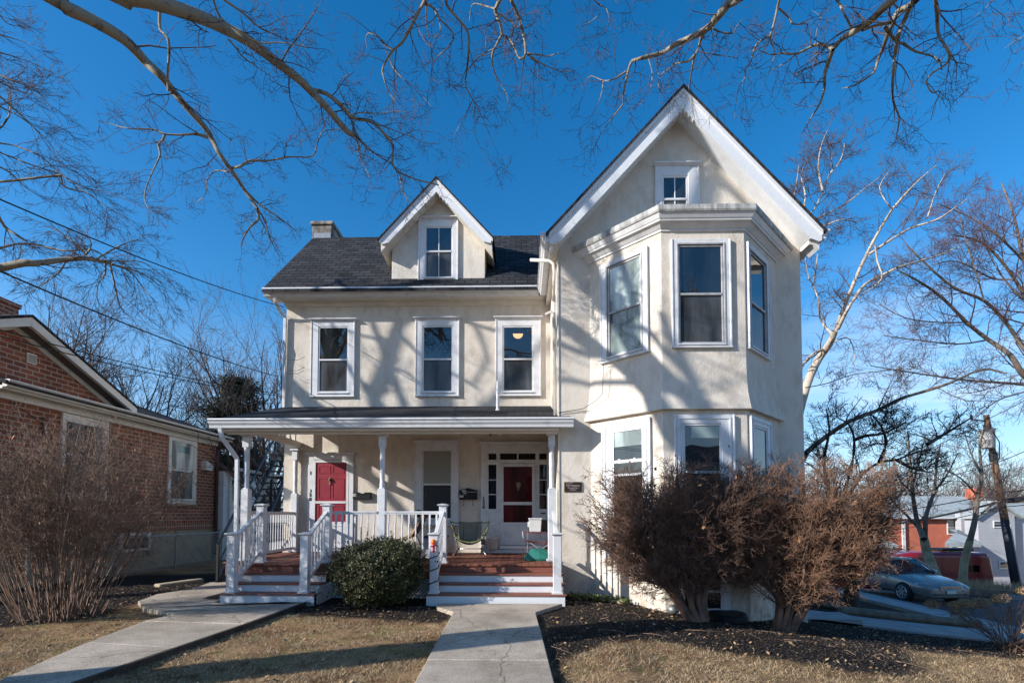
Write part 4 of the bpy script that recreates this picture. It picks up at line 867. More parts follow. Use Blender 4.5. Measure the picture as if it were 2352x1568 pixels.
text_mesh('lettering', 'Management', 0.043, (0, -0.028, -0.018), M['letter'], pl, 0.002, bold=0.0006)
m_ = MB()
for a, b, z in ((-0.16, 0.0, 0.075), (-0.07, 0.07, -0.056), (-0.07, 0.07, -0.069)): m_.box(a, b, -0.0285, -0.0262, z, z+0.006)
m_.build('small_print', M['letter'], pl)
# ------------------------------------------------------------------ neighbouring brick bungalow (left)
HX = -11.5
bh = thing('brick_house', 'single-storey red brick house with cream gutter and shallow white gable', 'house', (0, 0, 0))
YN, YF, EZ = 10.35, 18.4, 4.39
APX, AZ, SL = 10.87, 6.09, 0.45
mb = MB(); mb.box(-23, HX, YN, YF, 1.06, EZ); mb.prism([(10.37, EZ), (13.69, EZ), (13.69, 4.6), (10.87, 5.75), (10.37, 5.5)], -16, HX-0.001, 'X'); mb.build('wall', M['brick'], bh)
mb = MB(); mb.box(-23, HX-0.02, YN+.02, YF-.02, -1.0, 1.06); mb.build('foundation', M['foundation'], bh)
mb = MB(); mb.box(HX, HX+0.022, YN, YF, 1.06, 1.30); mb.build('brick_course', M['soldier'], bh)
mb = MB()
mb.prism([(HX+0.48, EZ+0.06), (-17.2, EZ+2.2), (-23.4, EZ+0.06), (-23.4, EZ-0.03), (-17.2, EZ+2.1), (HX+0.48, EZ-0.03)], YN-0.05, YF+0.29, 'Y')
mb.build('roof', M['shingle_y'], bh)
mb = MB()
for s, w in ((-1, .72), (1, 3.16)): mb.prism([(APX, AZ), (APX+s*w, AZ-w*SL), (APX+s*w, AZ-w*SL-0.06), (APX, AZ-0.06)], -16, HX+0.44, 'X')
mb.build('roof', M['shingle'], bh)
mb = MB()
for s, w in ((-1, .70), (1, 3.13)): mb.prism([(APX, AZ-0.062), (APX+s*w, AZ-w*SL-0.062), (APX+s*w, AZ-w*SL-0.25), (APX, AZ-0.27)], HX+0.32, HX+0.42, 'X')
mb.build('rake_board', M['cream'], bh, bevel=0.006)
mb = MB()
for s, w in ((-1, .66), (1, 3.0)): mb.prism([(APX, AZ-0.18), (APX+s*w, AZ-w*SL-0.18), (APX+s*w, AZ-w*SL-0.22), (APX, AZ-0.22)], HX, HX+0.32, 'X')
M['soffit_dk'] = mat('grey_brown_soffit', (0.16, 0.13, 0.115), 0.8, 0.2, 3); mb.build('soffit', M['soffit_dk'], bh)
mb = MB()
for s, w in ((-1, .6), (1, 2.88)): mb.prism([(APX, AZ-0.22), (APX+s*w, AZ-w*SL-0.22), (APX+s*w, AZ-w*SL-0.34), (APX, AZ-0.34)], HX+0.002, HX+0.03, 'X')
mb.build('frieze_board', M['cream'], bh)
mb = MB(); mb.prism([(HX+0.35, 4.48), (HX+0.51, 4.48), (HX+0.515, 4.45), (HX+0.48, 4.42), (HX+0.47, 4.36), (HX+0.44, 4.32), (HX+0.35, 4.32)], YN, YF+0.29); mb.build('gutter', M['cream'], bh)
mb = MB(); mb.box(HX-0.01, HX+0.35, YN, YF+0.23, 4.28, 4.35); mb.box(HX, HX+0.06, YN, YF, 4.14, 4.28); mb.build('fascia', M['cream'], bh)
BW = ((HX, 0), (0, 1), (1, 0))
M['grid'] = mat('muntin_grey', (0.10, 0.11, 0.11), 0.5)
wr_ = window(BW, 15.85, 17.22, 1.95, 4.12, 16.0, 17.07, 2.1, 4.0, 3.04, crown=0, cas=M['cream'], up='blindflat', lo='screenflat', parent=bh)
mb = MB(); mb.box(HX+0.017, HX+0.022, 16.33, 16.9, 3.65, 3.88); mb.build('vent_grille', M['shadedk'], bh)
mb = MB()
for k in range(1, 3): mb.box(HX+0.013, HX+0.02, 16.0+0.357*k-0.01, 16.0+0.357*k+0.01, 2.1, 3.0)
mb.box(HX+0.013, HX+0.02, 16.0, 17.07, 2.55, 2.575); mb.build('glazing_bars', M['grid'], wr_)
mb = MB(); mb.box(HX, HX+0.06, 15.78, 17.3, 1.86, 1.95); mb.build('sill', M['soldier'], bh)
window(BW, 12.1, 13.46, 1.98, 4.12, 12.22, 13.32, 2.15, 3.92, 3.1, crown=0, cas=M['cream'], up='screenflat', lo='screenflat', parent=bh)
mb = MB(); mb.box(HX, HX+0.03, 14.0, 15.2, 0.47, 1.03); m2b = mb.build('window', M['cream'], bh); mb = MB(); mb.box(HX+0.031, HX+0.034, 14.12, 15.08, 0.56, 0.94); mb.build('pane', M['glassdk'], m2b)
mb = MB(); mb.box(HX, HX+0.03, 11.18, 11.4, 5.10, 5.33)
vt = mb.build('gable_vent', M['cream'], bh)
mb = MB()
for k in range(4): mb.box(HX+0.031, HX+0.04, 11.2, 11.38, 5.13+k*0.045, 5.15+k*0.045)
mb.build('louvre', M['black'], vt)
mb = MB(); mb.box(-14.9, -14.05, 12.6, 13.4, 4.8, 7.3); mb.box(-14.94, -14.01, 12.56, 13.44, 7.3, 7.42); mb.build('chimney', M['brick'], bh)
mb = MB(); mb.tube([(HX+0.42, 18.3, 4.32), (HX+0.23, 18.31, 4.13), (HX+0.11, 18.34, 4.0), (HX+0.09, 18.34, 3.8), (HX+0.09, 18.34, 0.1)], 0.055, 6); mb.build('downspout', M['brownpipe'], bh)
mb = MB(); mb.prism([(17.54, 3.16), (17.88, 3.16), (17.96, 3.35), (17.54, 3.5)], HX, HX+0.2, 'X'); mb.build('dryer_vent', M['cream'], bh)
mb = MB(); mb.tube([(HX+0.04, 11.6, 3.9), (HX+0.05, 11.65, 2.4), (HX+0.04, 11.6, 1.2)], 0.02, 6); mb.tube([(HX+0.05, 10.8, 4.1), (HX+0.15, 11.2, 3.85), (HX+0.1, 11.7, 3.6), (HX+0.1, 11.9, 3.1), (HX+0.08, 12.0, 3.5)], 0.012, 5); mb.build('service_cable', M['wire'], bh)
# white rear addition
ad = thing('house_extension', 'white boarded rear extension with a shallow roof behind the brick house', 'house', (0, 0, 0))
mb = MB(); mb.box(-18, -11.2, 18.42, 22.5, -0.8, 3.2); mb.build('wall', M['white'], ad)
mb = MB(); mb.prism([(-10.87, 3.28), (-14.5, 4.0), (-18, 3.28), (-18, 3.2), (-10.87, 3.2)], 18.43, 22.9); mb.build('roof', M['shingle_y'], ad)
mb = MB(); mb.prism([(-10.86, 3.33), (-10.72, 3.33), (-10.74, 3.22), (-10.86, 3.22)], 18.43, 22.9); mb.build('gutter', M['cream'], ad)
AW = ((-11.2, 0), (0, 1), (1, 0))
window(AW, 18.75, 20.0, 1.15, 3.04, 18.9, 19.85, 1.3, 2.9, 2.07, crown=0, up='blinddk', lo='shadedk', parent=ad)
window(AW, 20.9, 22.1, 1.15, 3.04, 21.05, 21.95, 1.3, 2.9, 2.07, crown=0, up='blinddk', lo='blinddk', parent=ad)
mb = MB(); mb.box(-11.2, -11.17, 18.75, 20.1, -0.5, 1.05); mb.box(-11.17, -11.15, 18.9, 19.95, -0.3, 0.9); mb.build('panel', M['cream'], ad)
fe = thing('chain_link_fence', 'low grey chain link fence in front of the brick house foundation', 'fence')
fx = HX+0.8
for y in (10.6, 12.9, 15.2, 17.4):
    mb = MB(); mb.tube([(fx, y, -0.25), (fx, y, 1.0)], 0.03, 8); mb.ball((fx, y, 1.03), 0.045, 8); mb.build('post', M['galv'], fe)
mb = MB(); mb.tube([(fx, 10.6, 0.94), (fx, 18.2, 0.94)], 0.02, 6); mb.build('top_rail', M['galv'], fe)
mb = MB(); s = 0.10; y = 10.6 - 1.1
while y < 18.2:
    for d in (1, -1):
        a, b = Vector((fx, y, -0.16 if d > 0 else 0.93)), Vector((fx, y+1.09, 0.93 if d > 0 else -0.16))
        t0 = max(0, (10.6-a.y)/1.09); t1 = min(1, (18.2-a.y)/1.09)
        if t1 > t0: mb.tube([a.lerp(b, t0), a.lerp(b, t1)], 0.0055, 3, cap=False)
    y += s
mb.build('wire_mesh', M['galv'], fe)
# black fire stairs between the houses
fs = thing('fire_stairs', 'black metal outside stairs with handrails climbing behind the porch', 'stairs')
def on_line(p, q, t): return Vector(p).lerp(Vector(q), t)
# lower flight comes forward-left, upper flight climbs to the right against the cream house
a, b = at(500, 1330, 13.6), at(640, 1100, 14.6)
lo0, lo1 = Vector((-8.15, 13.4, -0.1)), Vector((-7.35, 14.9, 1.35))
flights = [((-6.62, 11.5, -0.06), (-8.0, 17.2, 3.7), 1.0)]
for (p, q, w) in flights:
    p, q = Vector(p), Vector(q); side = Vector((-(q-p).y, (q-p).x, 0)).normalized()*0.42
    for sd in (-1, 1):
        mb = MB(); mb.beam(p+side*sd, q+side*sd, 0.05, 0.22); mb.build('stringer', M['black'], fs)
        up = Vector((0, 0, 0.95)); mb = MB(); mb.beam(p+side*sd+up, q+side*sd+up, 0.05, 0.05)
        mb.beam(p+side*sd+up*0.5, q+side*sd+up*0.5, 0.03, 0.035)
        for t in (0.0, 0.33, 0.66, 1.0): mb.beam(p.lerp(q, t)+side*sd, p.lerp(q, t)+side*sd+up, 0.05, 0.05, up=(1, 0, 0))
        mb.build('handrail', M['black'], fs)
    n = 18
    for i in range(n):
        c = p.lerp(q, (i+0.5)/n)
        mb = MB(); mb.beam(c-side, c+side, 0.27, 0.035); mb.build('tread', M['black'], fs)
mb = MB(); mb.box(-8.9, -7.2, 17.2, 18.3, 3.68, 3.75); mb.build('landing', M['black'], fs)
for x, y, z in ((-8.8, 17.3, 3.68), (-7.3, 18.2, 3.68), (-7.95, 15.2, 2.2)):
    mb = MB(); mb.box(x-.05, x+.05, y-.05, y+.05, -0.3, z); mb.build('support_post', M['black'], fs)

# ------------------------------------------------------------------ overhead wires
def sag(p, q, s, n=14):
    p, q = Vector(p), Vector(q); return [p.lerp(q, t) - Vector((0, 0, 4*s*t*(1-t))) for t in np.linspace(0, 1, n)]
def ext(p, q, k): p, q = Vector(p), Vector(q); return p + (p-q)*k
for i, (A, B, r, lab) in enumerate([
    (at(0, 458, 5.5), at(652, 705, 12.6), 0.010, 'thick black service cable, highest of those running to the cream house'),
    (at(0, 623, 5.5), at(640, 865, 12.9), 0.011, 'thick black service cable passing low across the left trees'),
    (at(0, 757, 6.0), at(655, 906, 12.9), 0.0085, 'thin dark cable crossing in front of the brick gable, upper of a close pair'),
    (at(0, 772, 6.0), at(655, 910, 12.9), 0.0085, 'thin dark cable crossing in front of the brick gable, lower of a close pair')]):
    e = ext(A, B, 1.2); e.z += 0.9*(1 if i < 2 else .6)
    mb = MB(); mb.tube(sag(A, B, 0.10), r, 6, cap=False); mb.tube([e, A], r, 6, cap=False)
    tag(mb.build('overhead_cable', M['wire']), lab, 'cable', 'cables running in from the left')

# ------------------------------------------------------------------ branches
class Tree:
    """collects tapering polylines (in batches of equal length) and turns them into one mesh"""
    def __init__(s): s.B = []
    def add(s, pts, r0, r1=None):
        P = np.array([tuple(p) for p in pts], float)
        if r1 is not None: r0 = np.linspace(r0, r1, len(P))
        r0 = np.array(r0, float)
        if r0.ndim == 0: r0 = np.full(len(P), float(r0))
        s.B.append((P[None], r0[None]))
    def batch(s, P, R): s.B.append((P, R))
    def mesh(s, name, m, parent, minr=0.0):
        V = []; Fc = []; b = 0
        for P, R in s.B:
            N, k, _ = P.shape
            if k < 2 or N == 0: continue
            R = np.maximum(R, minr); r0 = R[:, 0]
            nn = np.where(r0 < 0.012, 3, np.where(r0 < 0.03, 4, np.where(r0 < 0.1, 6, 12)))
            for n in (3, 4, 6, 12):
                sel = nn == n
                if not sel.any(): continue
                Pn = P[sel]; Rn = R[sel]; Nn = len(Pn)
                T = np.gradient(Pn, axis=1); T /= np.maximum(np.linalg.norm(T, axis=2, keepdims=True), 1e-9)
                ref = np.where(np.abs(T[:, :1, 2:]) < 0.8, np.array([0.31, 0.17, 0.93]), np.array([0.93, 0.31, 0.1]))
                A = np.cross(T, np.broadcast_to(ref, T.shape)); A /= np.maximum(np.linalg.norm(A, axis=2, keepdims=True), 1e-9); B2 = np.cross(T, A)
                ang = 2*np.pi*np.arange(n)/n
                ring = Pn[:, :, None, :] + Rn[:, :, None, None]*(np.cos(ang)[None, None, :, None]*A[:, :, None, :] + np.sin(ang)[None, None, :, None]*B2[:, :, None, :])
                V.append(ring.reshape(-1, 3))
                base = b + np.arange(Nn)[:, None, None]*k*n; i = np.arange(k-1)[None, :, None]*n; q = np.arange(n)[None, None, :]; q2 = (q+1) % n
                Fc.append(np.stack([base+i+q, base+i+q2, base+i+n+q2, base+i+n+q], -1).reshape(-1, 4)); b += Nn*k*n
        V = np.concatenate(V); Fc = np.concatenate(Fc)
        me = bpy.data.meshes.new(name); me.vertices.add(len(V)); me.vertices.foreach_set('co', V.ravel())
        me.loops.add(len(Fc)*4); me.polygons.add(len(Fc)); me.loops.foreach_set('vertex_index', Fc.ravel().astype(np.int32))
        me.polygons.foreach_set('loop_start', np.arange(0, len(Fc)*4, 4, dtype=np.int32)); me.polygons.foreach_set('use_smooth', [True]*len(Fc))
        me.materials.append(m); me.update(calc_edges=True)
        o = bpy.data.objects.new(name, me); link(o, parent); return o
TR = np.random.default_rng(11)
def unit(v): return v/max(1e-9, np.linalg.norm(v))
def nrm(v): return v/np.maximum(np.linalg.norm(v, axis=-1, keepdims=True), 1e-9)
def wander(p, d, L, seg, wob, pull=(0, 0, 0)):
    pts = [np.array(p, float)]; d = unit(np.array(d, float)); st = L/seg; pull = np.array(pull, float)
    for _ in range(seg):
        d = unit(d + TR.normal(0, wob, 3) + pull/seg); pts.append(pts[-1] + d*st)
    return pts
def sprout(out, pts, r, lv, cnt, L, ang=(35, 65), ratio=0.55, wob=0.16, pull=(0, 0, 0), start=0.15, rr=0.55, rmin=0.0016, flat=None):
    """children along a polyline, then children along those, level by level"""
    P = np.array([tuple(p) for p in pts], float)[None]; k0 = P.shape[1]
    R = (np.array(r, float) if hasattr(r, '__len__') else np.linspace(r, r*0.4, k0))[None]
    pull = np.array(pull, float)
    for level in range(lv):
        seglen = np.linalg.norm(np.diff(P, axis=1), axis=2); cum = np.concatenate([np.zeros((len(P), 1)), np.cumsum(seglen, 1)], 1); tot = cum[:, -1]
        c = cnt[level]; n = int(c(float(tot[0]))) if callable(c) else int(c)
        if n < 1: return
        N, k, _ = P.shape
        t = np.minimum(start + (1-start)*(np.arange(n)[None] + TR.random((N, n)))/n, 0.99)
        s = t*tot[:, None]; j = np.clip((s[:, :, None] >= cum[:, None, :]).sum(2)-1, 0, k-2)
        row = np.arange(N)[:, None]; f = ((s-cum[row, j])/np.maximum(seglen[row, j], 1e-6))[..., None]
        p = P[row, j]*(1-f)+P[row, j+1]*f; d = nrm(P[row, j+1]-P[row, j]); rb = R[row, j]*(1-f[..., 0])+R[row, j+1]*f[..., 0]
        p = p.reshape(-1, 3); d = d.reshape(-1, 3); rb = rb.ravel(); tt = t.ravel(); Mn = len(p)
        a = np.radians(TR.uniform(ang[0], ang[1], Mn))[:, None]; az = TR.uniform(0, 2*math.pi, Mn)[:, None]
        e1 = nrm(np.cross(d, [0.2, 0.3, 0.9])); e2 = np.cross(d, e1); sd = e1*np.cos(az)+e2*np.sin(az)
        dd = nrm(d*np.cos(a)+sd*np.sin(a)); l = L*TR.uniform(0.5, 1.3, Mn)*(1-0.45*tt)
        cr = np.maximum(rmin, np.minimum(rb*rr, l*0.02)); seg = 5 if level < lv-1 else 4
        Q = [p]
        for _ in range(seg):
            dd = nrm(dd + TR.normal(0, wob, (Mn, 3)) + pull/seg); Q.append(Q[-1] + dd*(l/seg)[:, None])
        P = np.stack(Q, 1); R = cr[:, None]*(1-np.linspace(0, 1, seg+1)[None]) + np.maximum(rmin*0.7, cr*0.35)[:, None]*np.linspace(0, 1, seg+1)[None]
        out.batch(P, R); L *= ratio; start = 0.2; rr = 0.65
def smooth(pts, n=4):
    P = [np.array(p, float) for p in pts]; out = []
    for i in range(len(P)-1):
        p0 = P[max(i-1, 0)]; p1 = P[i]; p2 = P[i+1]; p3 = P[min(i+2, len(P)-1)]
        for t in np.linspace(0, 1, n, endpoint=False):
            out.append(0.5*((2*p1)+(-p0+p2)*t+(2*p0-5*p1+4*p2-p3)*t*t+(-p0+3*p1-3*p2+p3)*t**3))
    out.append(P[-1]); return out
def px(seq, ox, oy, sc, y0, y1):
    n = len(seq); return [np.array(at((ox+a/sc)/1.2755, (oy+b/sc)/1.2755, y0+(y1-y0)*i/max(1, n-1)+0.12*math.sin(i*2.1+a))) for i, (a, b) in enumerate(seq)]

# --- tree A: big sycamore left of the lawn; its trunk throws the broad shadow
TA = thing('sycamore_tree', 'big pale sycamore whose two thick mottled limbs arch in from the upper left', 'tree', (0, 0, 0))
trunk = Tree()
trunk.add(smooth([(-9.1, 2.46, -0.2), (-9.05, 2.48, 0.8), (-9.0, 2.5, 3), (-8.95, 2.5, 5.5), (-9.0, 2.55, 7.6)], 4), list(np.interp(np.linspace(0, 1, 17), [0, .08, .25, 1], [.58, .46, .41, .36])))
LA = [(300, -40), (430, 50), (560, 110), (740, 210), (850, 290), (960, 410), (1060, 500), (1130, 590), (1230, 710), (1340, 830), (1400, 930), (1440, 1010), (1520, 1120), (1600, 1240), (1690, 1370)]
LB = [(700, -70), (840, -20), (950, 0), (1130, 50), (1330, 120), (1480, 190), (1600, 250), (1700, 320), (1830, 420), (1960, 520), (2040, 600), (2130, 690), (2240, 820), (2290, 872), (2335, 885)]
limb = Tree(); tw = Tree()
def limbline(T, seq, o, y0, y1, w0, w1, tws=None, link_from=None, n=3, child=True, cnt=None, L=0.9, ang=(35, 70), pull=(0, 0, 0), lv=3, rmin=0.0022, rr=0.45, gamma=1.0):
    P = px(seq, *o, y0, y1)
    if link_from is not None:
        a = np.array(link_from, float); P = [a, (a*0.5+P[0]*0.5)+np.array([0, 0, 0.35])] + P
        k = 2
    else: k = 0
    S = smooth(P, n); t = np.linspace(0, 1, len(S))
    w = w1 + (w0-w1)*(1-t)**gamma; rads = list(w*0.5)
    T.add(S, rads)
    if child and tws is not None:
        c = cnt or (lambda tot: int(tot*5.5), 5, 4)
        sprout(tws, S[k*n:], rads[k*n:], lv, c, L, ang, 0.5, 0.17, pull, 0.05, rr, rmin)
    return S, rads
C1 = (0, 0, 2.24); C2 = (1000, 0, 2.24); C3 = (2000, 0, 2.24); C4 = (0, 650, 2.24); C5 = (2200, 650, 2.85)
SA, rA = limbline(limb, LA, C1, 6.6, 8.6, 0.215, 0.05, link_from=(-9.0, 2.6, 7.3), n=3, gamma=1.25)
SB, rB = limbline(limb, LB, C1, 6.0, 8.2, 0.225, 0.08, link_from=(-8.95, 2.55, 7.5), n=3, gamma=1.1)
cnt1 = (lambda tot: int(tot*3.0), 6, 4)
sprout(tw, SA[18:], rA[18:], 3, cnt1, 1.1, (40, 80), 0.5, 0.2, (0, 0, -.12), 0.0, 0.22, 0.0026)
sprout(tw, SB[12:], rB[12:], 3, (lambda tot: int(tot*2.6), 6, 4), 1.2, (40, 80), 0.5, 0.2, (0, 0, 0), 0.0, 0.2, 0.0026)
def sub(seq, o, y0, y1, w0, w1, T=None, **k): return limbline(T or limb, seq, o, y0, y1, w0, w1, tws=tw, **k)
kk = dict(cnt=(lambda tot: max(3, int(tot*6)), 5, 3), L=0.62, rmin=0.0024)
sub([(1360, 900), (1290, 880), (1200, 885), (1080, 880), (1010, 850), (850, 845), (750, 820), (640, 790)], C1, 7.7, 7.4, .055, .008, **kk)
sub([(1080, 885), (1070, 915), (1040, 950), (1050, 1020), (1010, 1110), (960, 1230), (950, 1310), (975, 1370)], C1, 7.5, 7.3, .04, .01, **kk)
sub([(1050, 60), (1050, 190), (1100, 250), (1110, 350), (1100, 480), (1103, 600)], C1, 6.9, 7.2, .045, .03, cnt=(4, 4, 3), L=.4, rmin=.0024)
sub([(1510, 1105), (1580, 1090), (1640, 1055), (1760, 1055), (1900, 1030), (2050, 1025), (2090, 920), (2130, 860), (2240, 845)], C1, 8.2, 8.4, .05, .012, **kk)
sub([(1500, 1130), (1420, 1120), (1360, 1180), (1350, 1270), (1280, 1340)], C1, 8.1, 8.0, .03, .008, **kk)
sub([(1690, 1370), (1695, 1440), (1640, 1490), (1600, 1560), (1575, 1620)], C1, 8.6, 8.7, .06, .01, **kk)
sub([(1600, 1240), (1690, 1330), (1790, 1400), (1900, 1480), (1960, 1540)], C1, 8.5, 8.7, .05, .008, **kk)
sub([(1690, 1370), (1740, 1450), (1760, 1540), (1800, 1620), (1840, 1700)], C1, 8.6, 8.8, .035, .006, **kk)
sub([(1400, 0), (1450, 120), (1560, 200), (1700, 280), (1830, 280), (1960, 300), (2030, 320)], C1, 6.5, 6.8, .035, .01, **kk)
sub([(1470, 0), (1600, 90), (1700, 180), (1830, 240), (2000, 300)], C1, 6.4, 7.0, .04, .01, **kk)
sub([(1500, 260), (1560, 330), (1600, 380), (1700, 450), (1800, 520), (1900, 640)], C1, 7.0, 7.2, .03, .008, **kk)
# end of limb B: fan of dark branches to the right
sub([(-200, 590), (-100, 615), (0, 690), (70, 770), (200, 800), (290, 890), (340, 960), (335, 1070), (380, 1130), (500, 1180), (640, 1215)], C2, 7.6, 8.6, .07, .02, **kk)
sub([(90, 880), (160, 960), (240, 1020), (330, 1075)], C2, 8.2, 8.4, .045, .02, **kk)
sub([(60, 765), (110, 740), (250, 745), (370, 730), (480, 750)], C2, 8.0, 8.3, .03, .008, **kk)
sub([(90, 870), (75, 800), (40, 700), (-20, 560), (60, 480)], C2, 8.1, 8.0, .03, .007, **kk)
sub([(380, 1130), (400, 1230), (440, 1320), (520, 1400)], C2, 8.4, 8.6, .03, .008, **kk)
sub([(95, 885), (110, 960), (130, 1050), (180, 1150), (200, 1260)], C2, 8.2, 8.3, .03, .006, **kk)
sub([(200, 800), (330, 850), (460, 900), (600, 960)], C2, 8.2, 8.5, .03, .006, **kk)
# rising limb that throws the slanting shadow over the bay (outside the frame)
limb.add(smooth([(-9.0, 2.55, 7.3), (-8.75, 3.5, 8.0), (-8.55, 4.1, 8.7), (-8.8, 4.35, 9.6), (-9.1, 4.65, 10.4), (-9.5, 5.05, 11.5), (-10.0, 5.5, 13.0)], 3), .24, .13)
for w_0, pts in ((.15, [(-8.9, 4.5, 10.0), (-9.6, 5.1, 11.2), (-10.2, 5.2, 12.0)]), (.12, [(-8.7, 4.3, 9.3), (-9.5, 5.1, 9.9), (-10.3, 5.2, 10.7)]), (.08, [(-8.6, 4.2, 9.0), (-9.4, 5.1, 9.2), (-10.2, 5.2, 9.3)]), (.12, [(-9.2, 4.8, 10.9), (-7.6, 5.0, 13.0), (-7.0, 5.1, 14.2), (-6.7, 5.1, 15)]), (.10, [(-7.2, 5.1, 13.8), (-6.8, 5.1, 13.4), (-6.4, 5.1, 13.0)]), (.07, [(-9.0, 4.6, 10.2), (-8.2, 4.4, 9.8), (-7.5, 4.3, 9.0), (-7.1, 4.1, 8.2)])):
    limb.add(smooth(pts, 3), w_0, w_0*.5)
limb.add(smooth([(-9.0, 2.55, 7.4), (-8.9, 2.6, 9.4), (-8.8, 2.55, 11.4), (-8.6, 2.5, 13.4)], 3), .34, .2)
for pts in ([(-9.6, 3.3, 9.4), (-9.9, 4.4, 10.0), (-10.6, 5.4, 10.2)], [(-9.0, 2.6, 8.4), (-8.0, 3.2, 9.6), (-7.2, 3.4, 11.2)], [(-10, 3.8, 10.9), (-9.2, 4.6, 11.8), (-8.8, 5.4, 13)], [(-9.3, 3.0, 8.6), (-8.4, 3.7, 9.0), (-7.6, 4.4, 9.9)]):
    limb.add(smooth(pts, 3), .11, .05); sprout(tw, smooth(pts, 3), .06, 2, (9, 5), 1.6, (30, 70), .5, .18, (0, 0, 0.1), .1, .5, .006)
trunk.mesh('trunk', M['syc'], TA); limb.mesh('limb', M['syc'], TA)
# --- tree B: sycamore behind the viewer
TB = thing('sycamore_tree', 'sycamore whose twisting branches hang in over the tall gable from the top edge', 'tree', (0, 0, 0))
trB = Tree(); limbA, limb = limb, Tree(); twA, tw = tw, Tree()
trB.add(smooth([(3, -7, -0.3), (3, -7, 0.8), (3.0, -6.9, 3.5), (3.0, -6.6, 7)], 4), list(np.interp(np.linspace(0, 1, 13), [0, .1, 1], [.62, .48, .36])))
CR = (3.0, -6.6, 6.9)
def top(seq, o, y0, y1, w0, w1, **k):
    k2 = dict(cnt=(lambda tot: max(3, int(tot*5)), 4, 3), L=0.6, rmin=0.0020); k2.update(k)
    return sub(seq, o, y0, y1, w0, w1, **k2)
def hung(seq, *a, **k):   # starts above the frame and is carried back to the crotch
    S, r = top(seq, *a, **k); p = S[0]; q = np.array(CR); m_ = p*0.5+q*0.5+np.array([0, 0, 1.8])+TR.normal(0, .35, 3)
    limb.add(smooth([q, m_, p + np.array([0, -0.5, 0.30]), p], 4), .075, r[0]); return S
hung([(560, -60), (550, 0), (500, 90), (450, 190), (400, 280), (340, 330), (300, 390), (270, 460), (285, 530), (310, 600), (350, 660)], C2, 5.6, 6.4, .048, .012)
top([(340, 330), (270, 280), (240, 240), (180, 220), (160, 260), (170, 320)], C2, 6.1, 6.2, .03, .006)
top([(310, 380), (350, 460), (420, 530), (480, 590), (560, 660), (610, 730)], C2, 6.2, 6.4, .02, .004)
top([(550, 20), (610, 60), (640, 120), (700, 180), (740, 240), (690, 320), (620, 390), (590, 470), (610, 570)], C2, 5.7, 6.0, .034, .006)
top([(630, 60), (640, 130), (650, 200), (610, 250), (590, 200), (610, 120)], C2, 5.7, 5.8, .018, .006)
top([(500, 100), (440, 60), (370, 0)], C2, 5.8, 5.6, .016, .006)
hung([(685, -40), (690, 0), (695, 40), (760, 120), (830, 210), (835, 330), (825, 450), (815, 560), (860, 650), (900, 720), (950, 830), (1000, 950)], C2, 5.8, 6.6, .048, .006)
top([(860, 660), (800, 780), (740, 890)], C2, 6.5, 6.6, .016, .004); top([(880, 700), (870, 850), (920, 980), (1010, 1090)], C2, 6.5, 6.6, .014, .003)
top([(830, 460), (900, 380), (980, 330), (1060, 300), (1130, 200), (1180, 160)], C2, 6.2, 6.1, .02, .006)
hung([(1060, -40), (1040, 0), (1010, 80), (1040, 150), (1050, 230), (1000, 330), (990, 400), (1010, 490), (1060, 570), (1090, 640), (1110, 720)], C2, 5.6, 6.2, .05, .006)
top([(1060, 560), (1120, 570), (1160, 575)], C2, 6.1, 6.1, .01, .003)
hung([(1100, -40), (1115, 0), (1160, 100), (1190, 200), (1210, 350), (1170, 385), (1130, 300), (1080, 240), (1050, 230)], C2, 5.7, 6.0, .046, .022)
top([(1210, 350), (1290, 360), (1360, 370), (1430, 350), (1500, 370)], C2, 6.0, 6.2, .026, .005); top([(1230, 360), (1280, 400), (1360, 440), (1440, 470), (1540, 465)], C2, 6.0, 6.2, .028, .004); top([(1240, 380), (1300, 430), (1290, 500), (1360, 530), (1400, 500)], C2, 6.0, 6.2, .02, .004)
top([(1010, 60), (940, 40), (860, 30), (840, 140)], C2, 5.7, 5.8, .025, .005); top([(1030, 90), (1120, 150), (1170, 190), (1250, 160), (1300, 70)], C2, 5.7, 5.8, .025, .005)
hung([(1640, -20), (1690, 30), (1740, 60), (1765, 150)], C2, 5.6, 5.8, .02, .006); top([(1700, 90), (1640, 140), (1570, 180), (1530, 185)], C2, 5.6, 5.8, .012, .003)
hung([(1850, -30), (1870, 10), (1900, 60)], C2, 5.6, 5.7, .012, .005)
S7 = hung([(400, -40), (350, 0), (300, 30), (230, 110), (170, 180), (90, 230), (0, 270), (-60, 300), (-140, 350), (-260, 380), (-330, 400)], C3, 5.2, 6.4, .105, .04)
top([(-330, 400), (-350, 440), (-370, 520), (-390, 620), (-390, 680), (-450, 760), (-510, 840), (-560, 920), (-600, 1030)], C3, 6.4, 6.9, .036, .004)
top([(-370, 470), (-450, 520), (-520, 530), (-600, 500), (-640, 550), (-650, 660)], C3, 6.5, 6.7, .026, .004); top([(-520, 530), (-540, 640), (-600, 760), (-640, 870)], C3, 6.6, 6.8, .016, .003)
top([(-230, 370), (-200, 480), (-220, 600), (-300, 700)], C3, 6.3, 6.5, .018, .004); top([(-160, 330), (-170, 420), (-150, 520), (-120, 620)], C3, 6.2, 6.4, .02, .004)
top([(190, 180), (130, 230), (110, 300), (80, 370), (60, 460), (40, 590)], C3, 5.7, 6.6, .05, .014); top([(190, 180), (240, 210), (330, 220), (350, 180), (400, 120)], C3, 5.7, 5.8, .025, .006)
top([(80, 360), (40, 400), (0, 410), (-50, 420), (-80, 450), (-140, 490), (-160, 560), (-130, 620)], C3, 6.0, 6.5, .035, .008)
top([(60, 540), (110, 600), (180, 630)], C3, 6.4, 6.6, .012, .004)
